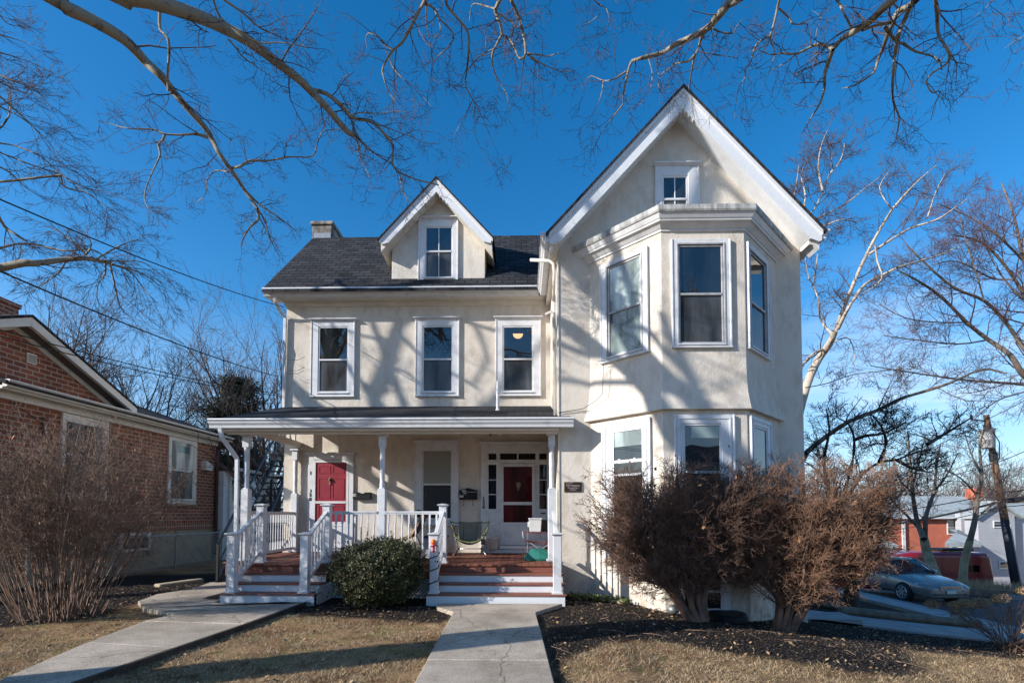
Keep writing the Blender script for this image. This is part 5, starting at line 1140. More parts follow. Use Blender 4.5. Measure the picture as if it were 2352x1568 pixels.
hung([(640, -40), (635, 0), (620, 60), (600, 150), (575, 240), (580, 280), (605, 350), (575, 450)], C3, 5.4, 6.1, .034, .01)
top([(575, 235), (510, 270), (470, 320), (450, 400), (410, 460), (410, 510), (370, 570), (350, 680), (340, 780)], C3, 5.8, 6.4, .026, .004)
top([(635, 60), (690, 110), (730, 160), (820, 160), (800, 230)], C3, 5.5, 5.7, .028, .008)
hung([(1420, -40), (1380, 0), (1300, 70), (1230, 140), (1120, 210), (1040, 260), (985, 330), (950, 430), (930, 500), (930, 580), (900, 680), (840, 780), (780, 880)], C3, 4.9, 6.4, .095, .010)
top([(985, 330), (940, 300), (870, 295), (800, 330), (740, 355), (650, 350), (580, 360), (500, 330)], C3, 5.6, 5.9, .045, .010); top([(740, 360), (680, 410), (600, 450), (560, 480), (520, 560)], C3, 5.8, 6.1, .018, .004); top([(870, 295), (880, 200), (910, 120), (850, 70)], C3, 5.7, 5.6, .014, .004); top([(740, 360), (760, 420), (740, 470), (790, 520)], C3, 5.8, 6.0, .012, .004)
hung([(1560, -40), (1530, 0), (1480, 45), (1410, 80), (1380, 150), (1350, 220), (1320, 300), (1280, 400), (1250, 480), (1130, 560), (1050, 580)], C3, 5.0, 6.2, .08, .010)
top([(1490, 50), (1450, 150), (1415, 240), (1395, 350), (1385, 450), (1375, 600), (1390, 690), (1420, 770), (1410, 860), (1390, 940), (1330, 980)], C3, 5.1, 6.3, .05, .006)
top([(1330, 180), (1390, 260), (1450, 290), (1530, 340), (1640, 370), (1690, 410), (1700, 460)], C3, 5.3, 5.7, .04, .012); top([(1180, 200), (1260, 170), (1370, 150)], C3, 5.3, 5.3, .035, .03)
top([(1420, 770), (1460, 800), (1500, 850)], C3, 6.1, 6.2, .012, .004)
hung([(1650, -40), (1660, 0), (1670, 100), (1680, 230), (1750, 350), (1730, 420), (1640, 480), (1600, 540), (1640, 610), (1690, 600), (1650, 700), (1630, 790)], C3, 5.0, 5.9, .042, .006)
top([(1740, 370), (1800, 410), (1860, 420), (1920, 440)], C3, 5.4, 5.6, .014, .004)
hung([(990, -40), (1010, 0), (1050, 70), (1110, 190)], C3, 5.2, 5.3, .03, .02)
hung([(2060, -30), (2010, 30), (1950, 90), (1860, 130)], C3, 4.6, 4.9, .014, .003); hung([(2300, 200), (2240, 240), (2180, 270), (2110, 320)], C3, 4.6, 4.9, .014, .003); hung([(2330, 380), (2230, 420), (2190, 520)], C3, 4.6, 4.9, .012, .003)
trB.mesh('trunk', M['syc'], TB); limb.mesh('limb', M['syc'], TB); tw.mesh('twigs', M['twig'], TB)
# finish tree A
twA.mesh('twigs', M['twig'], TA)
# --- tree C: left, outside the frame, twigs reaching in
TC = thing('sycamore_tree', 'sycamore reaching in from the left edge with one level pale limb and drooping twigs', 'tree', (0, 0, 0))
trC = Tree(); limb = Tree(); tw = Tree()
trC.add(smooth([(-14.2, 7.2, -0.3), (-14.2, 7.2, 1), (-14.0, 7.3, 5), (-13.6, 7.5, 8.5), (-13.1, 7.7, 11.0), (-12.6, 7.8, 13.0)], 4), list(np.interp(np.linspace(0, 1, 21), [0, .1, 1], [.42, .32, .11])))
for pts, w in (([(-13.6, 7.5, 8.5), (-12.9, 7.3, 9.6), (-11.6, 7.4, 10.6), (-10.4, 7.6, 11.2)], .1), ([(-13.1, 7.7, 11), (-12.3, 8.1, 11.6), (-11, 8.5, 11.9)], .06), ([(-13.8, 7.4, 7), (-13.2, 8.0, 8.6), (-12.8, 8.6, 10.4), (-12.2, 9.1, 11.2)], .08), ([(-14, 7.3, 6), (-12.9, 8.4, 8.2), (-12.2, 9.2, 9.0), (-11.2, 9.8, 9.4)], .07)):
    S = smooth(pts, 3); limb.add(S, w, w*.4); sprout(tw, S, w*.6, 3, (8, 5, 4), 1.5, (30, 65), .55, .18, (0, 0, 0), .1, .5, .0035)
dn = dict(pull=(0.15, 0, -.45), L=.95, rmin=.0026)
def tc(seq, o, y0, y1, w0, w1, fr=(-14, 7.3, 5.5), **k):
    k2 = dict(cnt=(lambda tot: max(4, int(tot*4.5)), 6, 3), L=.7, rmin=.0024, ang=(15, 45)); k2.update(k)
    S, r = sub(seq, o, y0, y1, w0, w1, **k2)
    if fr: limb.add(smooth([np.array(fr), np.array(fr)*.6+S[0]*.4+np.array([0, 0, .3])+TR.normal(0, .4, 3), np.array(fr)*.25+S[0]*.75+TR.normal(0, .2, 3), S[0]], 4), max(r[0]*1.5, .03), r[0])
    return S
tc([(-60, 295), (0, 300), (150, 270), (250, 270), (400, 250), (540, 240), (680, 260), (740, 280)], C4, 7.4, 8.4, .14, .05, cnt=(12, 6, 5))
for s in ([(560, 220), (600, 150), (570, 60), (640, 0)], [(700, 270), (820, 300), (930, 340), (1040, 420), (1080, 560)], [(690, 260), (690, 340), (640, 420), (650, 540), (740, 600)], [(740, 280), (860, 330), (960, 460), (1060, 560)],
          [(720, 270), (750, 400), (790, 560), (870, 640), (900, 690)], [(640, 240), (780, 160), (900, 120), (980, 140)], [(560, 210), (480, 130), (380, 60), (280, 20)], [(430, 260), (380, 340), (260, 420), (160, 480)], [(660, 250), (800, 260), (950, 270), (1150, 430)]):
    tc(s, C4, 8.2, 8.6, .035, .005, fr=None, cnt=(lambda tot: max(6, int(tot*7)), 5, 4), pull=(0.05, 0, -.3))
tc([(-40, 160), (0, 170), (180, 140), (420, 190), (600, 180), (700, 240)], C4, 8, 8.6, .045, .02)
tc([(-40, -100), (30, 30), (100, 80), (180, 130)], C4, 7.2, 7.6, .05, .03)
for s, y in (([(-40, 220), (0, 230), (110, 260), (230, 300)], 7), ([(-40, 330), (0, 345), (200, 410), (370, 490)], 7), ([(-40, 520), (0, 540), (130, 600), (270, 640), (400, 800)], 7.2), ([(-40, 680), (0, 700), (150, 780), (290, 900), (400, 1040)], 7.3), ([(-60, 900), (60, 760), (60, 560), (0, 430)], 7.3),
             ([(-40, 930), (0, 940), (110, 960), (270, 1030), (400, 1140), (560, 1260), (740, 1380), (910, 1470)], 7.4), ([(-40, 980), (0, 1000), (200, 1080), (380, 1140), (560, 1230), (730, 1270), (960, 1370)], 7.5),
             ([(-40, 0), (0, 100), (60, 160), (160, 180)], 7), ([(-40, 1080), (60, 1130), (180, 1240), (340, 1330)], 7.5), ([(-40, 600), (120, 740), (260, 880), (340, 1000)], 7.3), ([(-30, 480), (160, 560), (330, 600)], 7.2), ([(400, 1150), (430, 1230), (600, 1280), (700, 1400)], 7.6)):
    tc(s, C1, y, y+.6, .03, .006, fr=(-13.9, 7.35, 6.5), cnt=(lambda tot: max(6, int(tot*5.5)), 5, 4), L=.8)
def facade_limb(pts, t, w0, w1, fr=None):
    P = [np.array([x-2.2*t, 12.7-t, z+t]) for x, z in pts]
    if fr is not None: P = [np.array(fr)] + P
    limb.add(smooth(P, 3), w0*.5, w1*.5)
facade_limb([(-3.75, 4.4), (-3.7, 4.9), (-3.5, 5.4), (-3.3, 6.1), (-3.05, 6.67), (-2.15, 6.9), (-1.2, 7.2)], 4.3, .26, .12, (-13.7, 7.5, 7.6))
facade_limb([(-3.3, 6.1), (-3.8, 6.15), (-4.5, 6.3)], 4.3, .12, .05); facade_limb([(-3.5, 5.4), (-2.9, 5.2), (-2.4, 4.7)], 4.3, .10, .05); facade_limb([(-3.2, 6.3), (-2.6, 5.7), (-1.9, 5.3), (-1.1, 4.8)], 4.4, .10, .06)
facade_limb([(-7.0, 6.0), (-6.1, 5.1), (-5.3, 4.4), (-4.6, 3.9)], 3.8, .2, .14, (-14, 7.3, 6)); facade_limb([(-2.15, 6.9), (-1.2, 6.5), (-.55, 6.3)], 4.3, .13, .09); facade_limb([(-3.05, 6.67), (-3.7, 7.0), (-4.6, 7.6)], 4.3, .10, .06); facade_limb([(-1.2, 6.5), (-.9, 5.6), (-1.3, 4.9)], 4.3, .08, .05)
trC.mesh('trunk', M['syc'], TC); limb.mesh('limb', M['syc'], TC); tw.mesh('twigs', M['twig'], TC)
# ------------------------------------------------------------------ free-standing background trees
def bare_tree(label, base, h, lean=(0, 0), fork=0.25, n_main=7, spread=0.55, L=None, cnt=(8, 6, 5), m_t='bark', m_b='twig', r=0.18, rmin=0.004, ang=(18, 42), name='bare_tree', group=None, up=0.35, seed=1, dens=1.0, wob=.10):
    global TR
    TR = np.random.default_rng(seed)
    t = thing(name, label, 'tree', (0, 0, 0), 0, group)
    b = np.array(base, float); T = Tree(); Bt = Tree(); d = unit(np.array([lean[0], lean[1], 1.0]))
    f = b + d*h*fork; tp = smooth([b-np.array([0, 0, .2]), b+d*h*fork*.3+TR.normal(0, .03, 3), b+d*h*fork*.7+TR.normal(0, .05, 3), f], 3); T.add(tp, list(np.interp(np.linspace(0, 1, len(tp)), [0, .15, 1], [r*1.3, r, r*.75])))
    L = L or h*0.3
    for i in range(n_main):
        a = 2*math.pi*(i+TR.random()*.6)/n_main; tilt = spread*TR.uniform(.35, 1.1) if i else 0.06
        nd = unit(d + np.array([math.cos(a), math.sin(a), 0])*tilt*1.3)
        ln = h*(1-fork)*TR.uniform(.75, 1.0)*(1.0 if tilt < .4 else .88)
        k0 = f - d*h*fork*TR.uniform(0, .35)*(i > 0)
        P = wander(k0, nd, ln, 9, wob, (0, 0, up)); rr_ = list(np.linspace(r*TR.uniform(.4, .6), rmin*1.6, len(P)))
        Bt.add(P, rr_); sprout(Bt, P, rr_, 3, cnt, L*dens, ang, .52, .13, (0, 0, up*.6), .15, .6, rmin)
    T.mesh('trunk', M[m_t], t); Bt.mesh('crown', M[m_b], t); return t
g = lambda x, y: ground_z(x, y)
def atx(pxx, Y): p = at(pxx, 1180, Y); return p.x
# left of the cream house
bare_tree('tall bare tree with fine ascending twigs behind the gap between the two houses', (atx(626, 24), 24, 0), 12.8, (-.10, 0), .24, 9, .75, cnt=(10, 6, 4), m_t='barkdk', m_b='twig', r=.22, rmin=.005, seed=3)
bare_tree('bare tree leaning left over the evergreen, with a spread fan of dark branches', (atx(660, 22), 22, 0), 9.8, (-.55, 0), .2, 8, .6, cnt=(10, 6, 4), m_t='barkdk', m_b='twig', r=.16, rmin=.0055, seed=8)
bare_tree('bare tree rising behind the ridge of the brick house', (-19.5, 20, 0), 12.3, (.05, 0), .3, 9, .8, cnt=(10, 6, 4), m_b='twig', r=.22, rmin=.005, seed=5)
bare_tree('smaller bare tree with seed clusters behind the brick gable slope', (-14.6, 18.5, 0), 8.2, (.1, 0), .3, 7, .7, cnt=(9, 6, 4), m_b='twigdark', r=.14, rmin=.006, seed=6)
bare_tree('dark multi-stemmed tree behind the black stairs', (atx(655, 19), 19, -.1), 6.4, (-.2, 0), .25, 6, .6, cnt=(6, 4, 2), m_t='barkdk', m_b='twig', r=.2, rmin=.005, seed=9)
bare_tree('thin leafless sapling standing up beyond the brick house gutter', (atx(395, 20), 20, 0), 6.2, (0, 0), .55, 4, .5, cnt=(4, 3, 2), m_b='twigdark', r=.07, rmin=.006, seed=12)
# evergreen
def evergreen(label, base, h, rad, seed, n=5200):
    rg = np.random.default_rng(seed); t = thing('evergreen_tree', label, 'tree', (0, 0, 0)); T = Tree(); b = np.array(base, float)
    T.add([b, b+np.array([.1, 0, h*.5]), b+np.array([0, 0, h*.96])], .2, .03)
    tips = []
    for i in range(70):
        z = h*(.22+.76*rg.random()); a = rg.random()*6.283; l = rad*(1.05-.75*(z/h))*rg.uniform(.6, 1.15)
        p = b+np.array([0, 0, z]); q = p+np.array([math.cos(a)*l, math.sin(a)*l, l*rg.uniform(-.05, .3)]); T.add([p, (p+q)/2+np.array([0, 0, -.1*l]), q], .04, .01); tips.append((p, q))
    T.mesh('trunk', M['barkdk'], t)
    vs = []; fs = []
    for i in range(n):
        p, q = tips[rg.integers(len(tips))]; s = rg.uniform(.3, 1.05); c = p*(1-s)+q*s + rg.normal(0, .16, 3)
        for _ in range(3):
            d1 = unit(rg.normal(0, 1, 3)+unit(q-p)*1.2)*rg.uniform(.10, .22); d2 = unit(np.cross(d1, rg.normal(0, 1, 3)))*.022; o_ = rg.normal(0, .05, 3)
            k = len(vs); vs += [tuple(c+o_-d1-d2), tuple(c+o_+d1-d2*.2), tuple(c+o_-d1+d2)]; fs.append((k, k+1, k+2))
    me = bpy.data.meshes.new('crown'); me.from_pydata(vs, [], fs); me.materials.append(M['needle']); link(bpy.data.objects.new('crown', me), t); return t
evergreen('dark green evergreen above the gutter of the brick house', (atx(535, 21.5), 21.5, -0.3), 7.9, 2.3, 21, 4200)
evergreen('lower dark evergreen left of the porch post', (atx(500, 23), 23, -0.3), 4.9, 1.6, 22, 2400)

# right side trees
TR = np.random.default_rng(31)
TW = thing('sycamore_tree', 'white-barked sycamore leaning out from behind the right corner of the cream house', 'tree'); limb = Tree(); tw = Tree(); trW = Tree()
Yw = 20.0
def w_(seq, w0, w1, T=None, lv=3, c=None, L=1.5, **k):
    P = [np.array(at(a, b, Yw+0.5*math.sin(i*1.7+a))) for i, (a, b) in enumerate(seq)]; S = smooth(P, 3); r = list(np.linspace(w0, w1, len(S))); (T or limb).add(S, r)
    if lv: sprout(tw, S, r, lv, c or (9, 5, 4), L, (30, 60), .5, .16, (0, 0, .2), .1, .5, .006)
w_([(1770, 1370), (1795, 1180), (1820, 1020), (1851, 890), (1880, 825), (1905, 790), (1917, 760)], .20, .12, trW, lv=0)
w_([(1917, 765), (1935, 715), (1965, 640), (1995, 575), (2025, 520), (2050, 480)], .085, .04); w_([(2050, 480), (2085, 440), (2115, 410), (2150, 380)], .05, .012)
w_([(1925, 755), (1950, 705), (1985, 655), (2020, 635), (2060, 615)], .075, .04); w_([(2060, 615), (2110, 600), (2160, 585), (2215, 560)], .05, .012)
w_([(1995, 585), (2040, 555), (2090, 525), (2150, 505), (2190, 480), (2225, 455)], .055, .015)
w_([(2050, 480), (2040, 470), (2020, 430), (2045, 390)], .03, .01); w_([(2130, 500), (2150, 440), (2170, 400)], .03, .01)
w_([(1915, 770), (1885, 735), (1880, 690), (1868, 655), (1858, 640)], .045, .02); w_([(1868, 655), (1875, 610), (1880, 570), (1895, 530)], .03, .01); w_([(1858, 640), (1850, 600), (1848, 560)], .02, .01)
w_([(1900, 800), (1870, 810), (1850, 830), (1838, 850)], .05, .03); w_([(1905, 790), (1945, 775), (1960, 800), (1965, 840)], .03, .01)
w_([(2010, 560), (2015, 600), (2025, 640), (1990, 670), (1960, 690)], .035, .02)
trW.mesh('trunk', M['sycw'], TW); limb.mesh('limb', M['sycw'], TW); tw.mesh('twigs', M['twig'], TW)
TG = thing('sycamore_tree', 'pale tree whose fine crown shows above the right slope of the tall gable', 'tree'); limb = Tree(); tw = Tree(); trG = Tree(); Yw = 21.0
w_([(1790, 1300), (1800, 900), (1815, 650), (1835, 520)], .2, .12, trG, lv=0)
for s in ([(1835, 520), (1870, 480), (1890, 440), (1905, 400), (1912, 350)], [(1840, 510), (1850, 450), (1840, 400), (1860, 360)], [(1835, 520), (1880, 500), (1940, 470), (1990, 430), (2030, 400)], [(1845, 530), (1890, 520), (1930, 505), (1970, 510)], [(1890, 440), (1880, 390), (1885, 340), (1900, 300)], [(1835, 520), (1820, 470), (1828, 430), (1835, 380)], [(1905, 400), (1930, 370), (1940, 330)]):
    w_(s, .045, .012, c=(10, 6, 5), L=1.4)
trG.mesh('trunk', M['sycw'], TG); limb.mesh('limb', M['sycw'], TG); tw.mesh('twigs', M['twig'], TG)
# dark garden tree beside the path
TD = thing('bare_tree', 'dark crooked tree on the bank beside the house, its low boughs crossing the sky', 'tree'); limb = Tree(); tw = Tree(); trD = Tree(); Yw = 13.9
w_([(1955, 1400), (1955, 1330), (1950, 1270), (1938, 1210), (1925, 1165)], .20, .13, trD, lv=0)
for s in ([(1930, 1180), (1905, 1120), (1882, 1085), (1850, 1060)], [(1930, 1170), (1945, 1110), (1958, 1060), (1962, 1010), (1950, 975), (1925, 960)], [(1930, 1175), (1960, 1120), (1985, 1085), (2020, 1062), (2060, 1055), (2100, 1040), (2140, 1030)], [(2020, 1060), (2035, 1020), (2025, 980), (2000, 950)], [(1962, 1010), (1990, 1000), (2030, 995), (2080, 970)],
          [(1940, 1200), (1990, 1180), (2040, 1160), (2090, 1110)], [(1898, 1110), (1893, 1050), (1905, 990), (1898, 940)], [(2130, 1020), (2180, 990), (2230, 960)], [(2060, 1055), (2095, 1075), (2140, 1085)]):
    w_(s, .055, .015, c=(13, 7, 5), L=.95)
trD.mesh('trunk', M['barkdk'], TD); limb.mesh('limb', M['barkdk'], TD); tw.mesh('twigs', M['twigdark'], TD)
TL = thing('bare_tree', 'tree with one long tan bough rising rightwards from behind the cream house wall', 'tree'); limb = Tree(); tw = Tree(); trL = Tree(); Yw = 17.0
w_([(1800, 1400), (1805, 1200), (1825, 1090), (1850, 1041)], .17, .12, trL, lv=0)
w_([(1850, 1041), (1891, 1007), (1950, 968), (2020, 940), (2070, 915), (2118, 900), (2180, 880), (2256, 848), (2310, 858)], .09, .03, c=(22, 6, 4), L=1.1)
w_([(1850, 890), (1900, 880), (1960, 860), (2040, 850), (2120, 845)], .02, .008, c=(14, 6, 4), L=.9); w_([(2016, 941), (2050, 870), (2080, 820)], .025, .008, L=.9)
trL.mesh('trunk', M['bark'], TL); limb.mesh('limb', M['bark'], TL); tw.mesh('twigs', M['twig'], TL)
# large spreading tree entering from the right edge
TE = thing('beech_tree', 'large grey tree at the right edge with a haze of reddish twigs', 'tree'); limb = Tree(); tw = Tree(); trE = Tree(); Yw = 25.0
w_([(2560, 1400), (2550, 1200), (2500, 1010), (2440, 920), (2400, 890)], .5, .36, trE, lv=0)
for s, a, b in (([(2400, 890), (2352, 862), (2320, 815), (2270, 780), (2220, 740), (2160, 680), (2100, 640), (2060, 620)], .24, .03), ([(2420, 880), (2352, 800), (2310, 740), (2260, 690), (2190, 660), (2120, 600), (2080, 560)], .18, .03), ([(2400, 890), (2320, 880), (2240, 875), (2160, 865), (2060, 850), (2000, 840)], .12, .02), ([(2420, 870), (2380, 740), (2330, 640), (2260, 560), (2190, 540)], .18, .03),
                ([(2440, 860), (2400, 700), (2352, 600), (2330, 500), (2300, 420)], .18, .03), ([(2330, 640), (2280, 640), (2200, 600), (2140, 610)], .08, .02), ([(2352, 600), (2290, 540), (2230, 500), (2160, 470)], .1, .02), ([(2270, 780), (2200, 790), (2100, 780), (2030, 770)], .07, .02), ([(2260, 690), (2240, 620), (2220, 560), (2200, 480)], .07, .02),
                ([(2420, 880), (2352, 900), (2290, 920), (2240, 960)], .08, .02), ([(2400, 700), (2340, 680), (2280, 600), (2250, 520)], .08, .02), ([(2220, 740), (2150, 740), (2080, 730), (2020, 700)], .06, .02)):
    w_(s, a*.6, b, c=(15, 7, 5), L=2.4)
trE.mesh('trunk', M['bark'], TE); limb.mesh('limb', M['bark'], TE); tw.mesh('twigs', M['twigred'], TE)
# two young street trees across the road
def street_tree(label, seqs, Y, seed):
    global TR, Yw, limb, tw
    TR = np.random.default_rng(seed); Yw = Y; t = thing('street_tree', label, 'tree', group='young trees across the road'); limb = Tree(); tw = Tree(); tr = Tree()
    w_(seqs[0][0], seqs[0][1], seqs[0][2], tr, lv=0)
    for s, a, b in seqs[1:]: w_(s, a, b, c=(9, 6, 4), L=1.5)
    tr.mesh('trunk', M['barkyel'], t); limb.mesh('limb', M['bark'], t); tw.mesh('twigs', M['twig'], t)
street_tree('young street tree with lichened trunk and two stems before the red van', [([(2160, 1345), (2146, 1315), (2130, 1270), (2122, 1235)], .26, .17), ([(2122, 1238), (2105, 1190), (2095, 1120), (2090, 1050), (2085, 990)], .13, .03), ([(2125, 1235), (2128, 1180), (2145, 1130), (2150, 1080), (2160, 1020)], .11, .03), ([(2112, 1215), (2080, 1180), (2050, 1150), (2030, 1110)], .07, .02), ([(2095, 1120), (2110, 1060), (2125, 1000)], .06, .02), ([(2145, 1130), (2175, 1090), (2200, 1040)], .05, .02), ([(2095, 1130), (2065, 1100), (2050, 1050)], .05, .02)], 24.6, 41)
street_tree('slim curved street tree with greenish bark left of the utility pole', [([(2213, 1345), (2212, 1320), (2216, 1285), (2228, 1240)], .2, .15), ([(2228, 1240), (2240, 1190), (2246, 1140), (2255, 1090), (2250, 1030), (2262, 980)], .13, .03), ([(2246, 1140), (2220, 1110), (2195, 1090), (2170, 1080)], .05, .02), ([(2248, 1150), (2285, 1120), (2310, 1080)], .05, .02), ([(2255, 1090), (2230, 1040), (2215, 990)], .05, .02), ([(2238, 1195), (2270, 1165), (2300, 1150)], .04, .02)], 25.0, 43)
hz = [(2000, 62, 13), (2075, 70, 15), (2150, 58, 13.5), (2215, 66, 15), (2290, 60, 14), (2345, 72, 17), (1930, 66, 13), (2400, 60, 15)]
labs = ['bare tree far behind the left end of the grey roof', 'bare tree far behind the middle of the grey roof', 'bare tree behind the roof, left of the leaning young tree', 'bare tree behind the roof chimney', 'bare tree behind the white gable', 'tall bare tree at the far right beyond the utility pole', 'bare tree far off above the russet hedge', 'bare tree beyond the right edge behind the white house']
for i, (pxx, Y, h) in enumerate(hz):
    bare_tree(labs[i], (atx(pxx, Y), Y, -6.5), h, (0, 0), .3, 7, .7, cnt=(8, 6, 4), m_t='bark', m_b='twig', r=.28, rmin=.014, seed=60+i, group='bare trees beyond the far houses')
# leafy bank behind everything, both sides
evergreen('dark evergreen far behind the left end of the grey roof', (atx(1900, 60), 60, -6), 9.5, 4.5, 71, 2600)

# ------------------------------------------------------------------ shrubs
def vase_shrub(name, label, base, height, top_r, n_stem, m_stem, m_tip, seed, stem_r=.03, cnt=(9, 6, 4), L=.6, rmin=.0028, tilt=(0, 1.0), ell=(1, 1), flat_top=None, arch=0.0, ratio=.5, leaves=0, spread0=.15, ang=(12, 40), centre=(0, 0), bot=None):
    global TR
    TR = np.random.default_rng(seed); t = thing(name, label, 'shrub', (0, 0, 0)); S_ = Tree(); T_ = Tree(); b = np.array(base, float); tips = []
    for i in range(n_stem):
        a = TR.uniform(0, 6.283); q = math.sqrt(TR.random()); tl = tilt[0]+(tilt[1]-tilt[0])*q
        p0 = b + np.array([math.cos(a)*spread0*q, math.sin(a)*spread0*q, 0])
        tgt = b + np.array([centre[0]+math.cos(a)*top_r*ell[0]*tl, centre[1]+math.sin(a)*top_r*ell[1]*tl, height*(1 - (0.42 if bot is None else bot)*tl**2.2)*TR.uniform(.86, 1.0)])
        mid = p0*.55+tgt*.45 + np.array([math.cos(a)*.04, math.sin(a)*.04, height*arch*tl]) + TR.normal(0, .13, 3)
        P = smooth([p0, p0*.8+mid*.2+TR.normal(0, .02, 3), mid, mid*.4+tgt*.6+TR.normal(0, .12, 3), tgt], 3)
        r = list(np.linspace(stem_r*TR.uniform(.6, 1.2), rmin*1.3, len(P))); S_.add(P, r)
        sprout(T_, P, r, 3 if len(cnt) == 3 else 2, cnt, L, ang, ratio, .12, (0, 0, .25), .3, .6, rmin); tips.append(P[-1])
    S_.mesh('stems', m_stem, t); T_.mesh('twigs', m_tip, t)
    if leaves:
        vs = []; fs = []
        for k in range(leaves):
            c = tips[TR.integers(len(tips))] + TR.normal(0, .14, 3); d1 = unit(TR.normal(0, 1, 3))*TR.uniform(.02, .045); d2 = unit(np.cross(d1, TR.normal(0, 1, 3)))*TR.uniform(.015, .035); j = len(vs)
            vs += [tuple(c-d1), tuple(c-d2), tuple(c+d1+d2*.4), tuple(c+d2)]; fs.append((j, j+1, j+2, j+3))
        me = bpy.data.meshes.new('dry_leaves'); me.from_pydata(vs, [], fs); me.materials.append(M['leafdry']); link(bpy.data.objects.new('dry_leaves', me), t)
    return t
vase_shrub('bare_shrub', 'big leafless shrub of pale arching canes before the brick house', (-7.3, 7.8, -0.1), 3.2, 1.75, 135, M['caneL'], M['caneL'], 5, .010, (7, 4, 3), .6, .0032, (0, 1), spread0=.5, arch=.10, leaves=60, bot=.30, ang=(20, 75))
def hedge(label, base, cx, cz, rx, ry, zlo, ztop, n_stem, m_tip, seed, leaves=150):
    """a clipped bare hedge: thick forked base, stems fanning out to a dense rounded block of twigs"""
    global TR
    TR = np.random.default_rng(seed); t = thing('trimmed_hedge', label, 'shrub', (0, 0, 0)); S_ = Tree(); T_ = Tree(); b = np.array(base, float); tips = []
    mains = []
    for i in range(11):
        a = 2*math.pi*(i+TR.random()*.5)/11; q = TR.uniform(.35, .8); e = np.array([cx+math.cos(a)*rx*q*.75, b[1]+math.sin(a)*ry*q*.75, b[2]+(cz-b[2])*TR.uniform(.6, .95)])
        P = smooth([b+np.array([math.cos(a)*.12, math.sin(a)*.1, 0]), b*.6+e*.4+TR.normal(0, .05, 3)+[0, 0, -.05], e], 5); S_.add(P, list(np.linspace(TR.uniform(.05, .075), .022, len(P)))); mains.append(P)
    for P in mains: sprout(T_, P, list(np.linspace(.05, .02, len(P))), 3, (11, 5, 4), .46, (30, 75), .55, .16, (0, 0, .08), .3, .3, .0031)
    for i in range(n_stem):
        h = TR.random()**.70                      # share of the height: more tips towards the clipped top
        env = float(np.interp(h, [0, .2, .45, .8, .93, 1.0], [.50, .86, 1.0, 1.0, .98, .92]))
        a = TR.uniform(0, 6.283); q = math.sqrt(TR.random()) if h > .85 else math.sqrt(TR.uniform(.35, 1))
        x = cx+math.cos(a)*rx*q*env; y = b[1]+math.sin(a)*ry*q*env; z = zlo+(ztop-zlo)*h
        P0 = mains[int(np.argmin([abs(m_[-1][0]-x)+.5*abs(m_[-1][1]-y)+TR.uniform(0, .5) for m_ in mains]))]; k = TR.integers(5, len(P0))
        e = np.array([x, y, z]); p0 = np.array(P0[k]); side = (e-p0)*[1, 1, 0]
        P = smooth([p0, p0*.6+e*.4+side*.12+TR.normal(0, .05, 3), p0*.25+e*.75+side*.05+TR.normal(0, .05, 3), e], 3); r = list(np.linspace(TR.uniform(.009, .016), .004, len(P))); S_.add(P, r)
        sprout(T_, P, r, 3, (7, 5, 3), .40, (18, 60), .56, .15, (side[0]*.15, side[1]*.15, .10), .32, .6, .0031); tips.append(P[-1])
    S_.mesh('stems', M['caneR'], t); T_.mesh('twigs', m_tip, t)
    vs = []; fs = []
    for k in range(leaves):
        c = tips[TR.integers(len(tips))] + TR.normal(0, .14, 3); d1 = unit(TR.normal(0, 1, 3))*TR.uniform(.02, .045); d2 = unit(np.cross(d1, TR.normal(0, 1, 3)))*TR.uniform(.015, .035); j = len(vs)
        vs += [tuple(c-d1), tuple(c-d2), tuple(c+d1+d2*.4), tuple(c+d2)]; fs.append((j, j+1, j+2, j+3))
    me = bpy.data.meshes.new('dry_leaves'); me.from_pydata(vs, [], fs); me.materials.append(M['leafdry']); link(bpy.data.objects.new('dry_leaves', me), t); return t
hedge('left of the two trimmed brown hedges before the bay, with a thick forked base', (2.85, 8.2, -0.16), 2.5, 1.45, 1.45, .70, .45, 2.32, 310, M['caneR'], 7)
hedge('right-hand trimmed russet hedge at the corner of the cream house', (4.35, 8.45, -0.4), 4.74, 1.4, 1.55, .72, .35, 2.42, 330, M['caneRt'], 9)
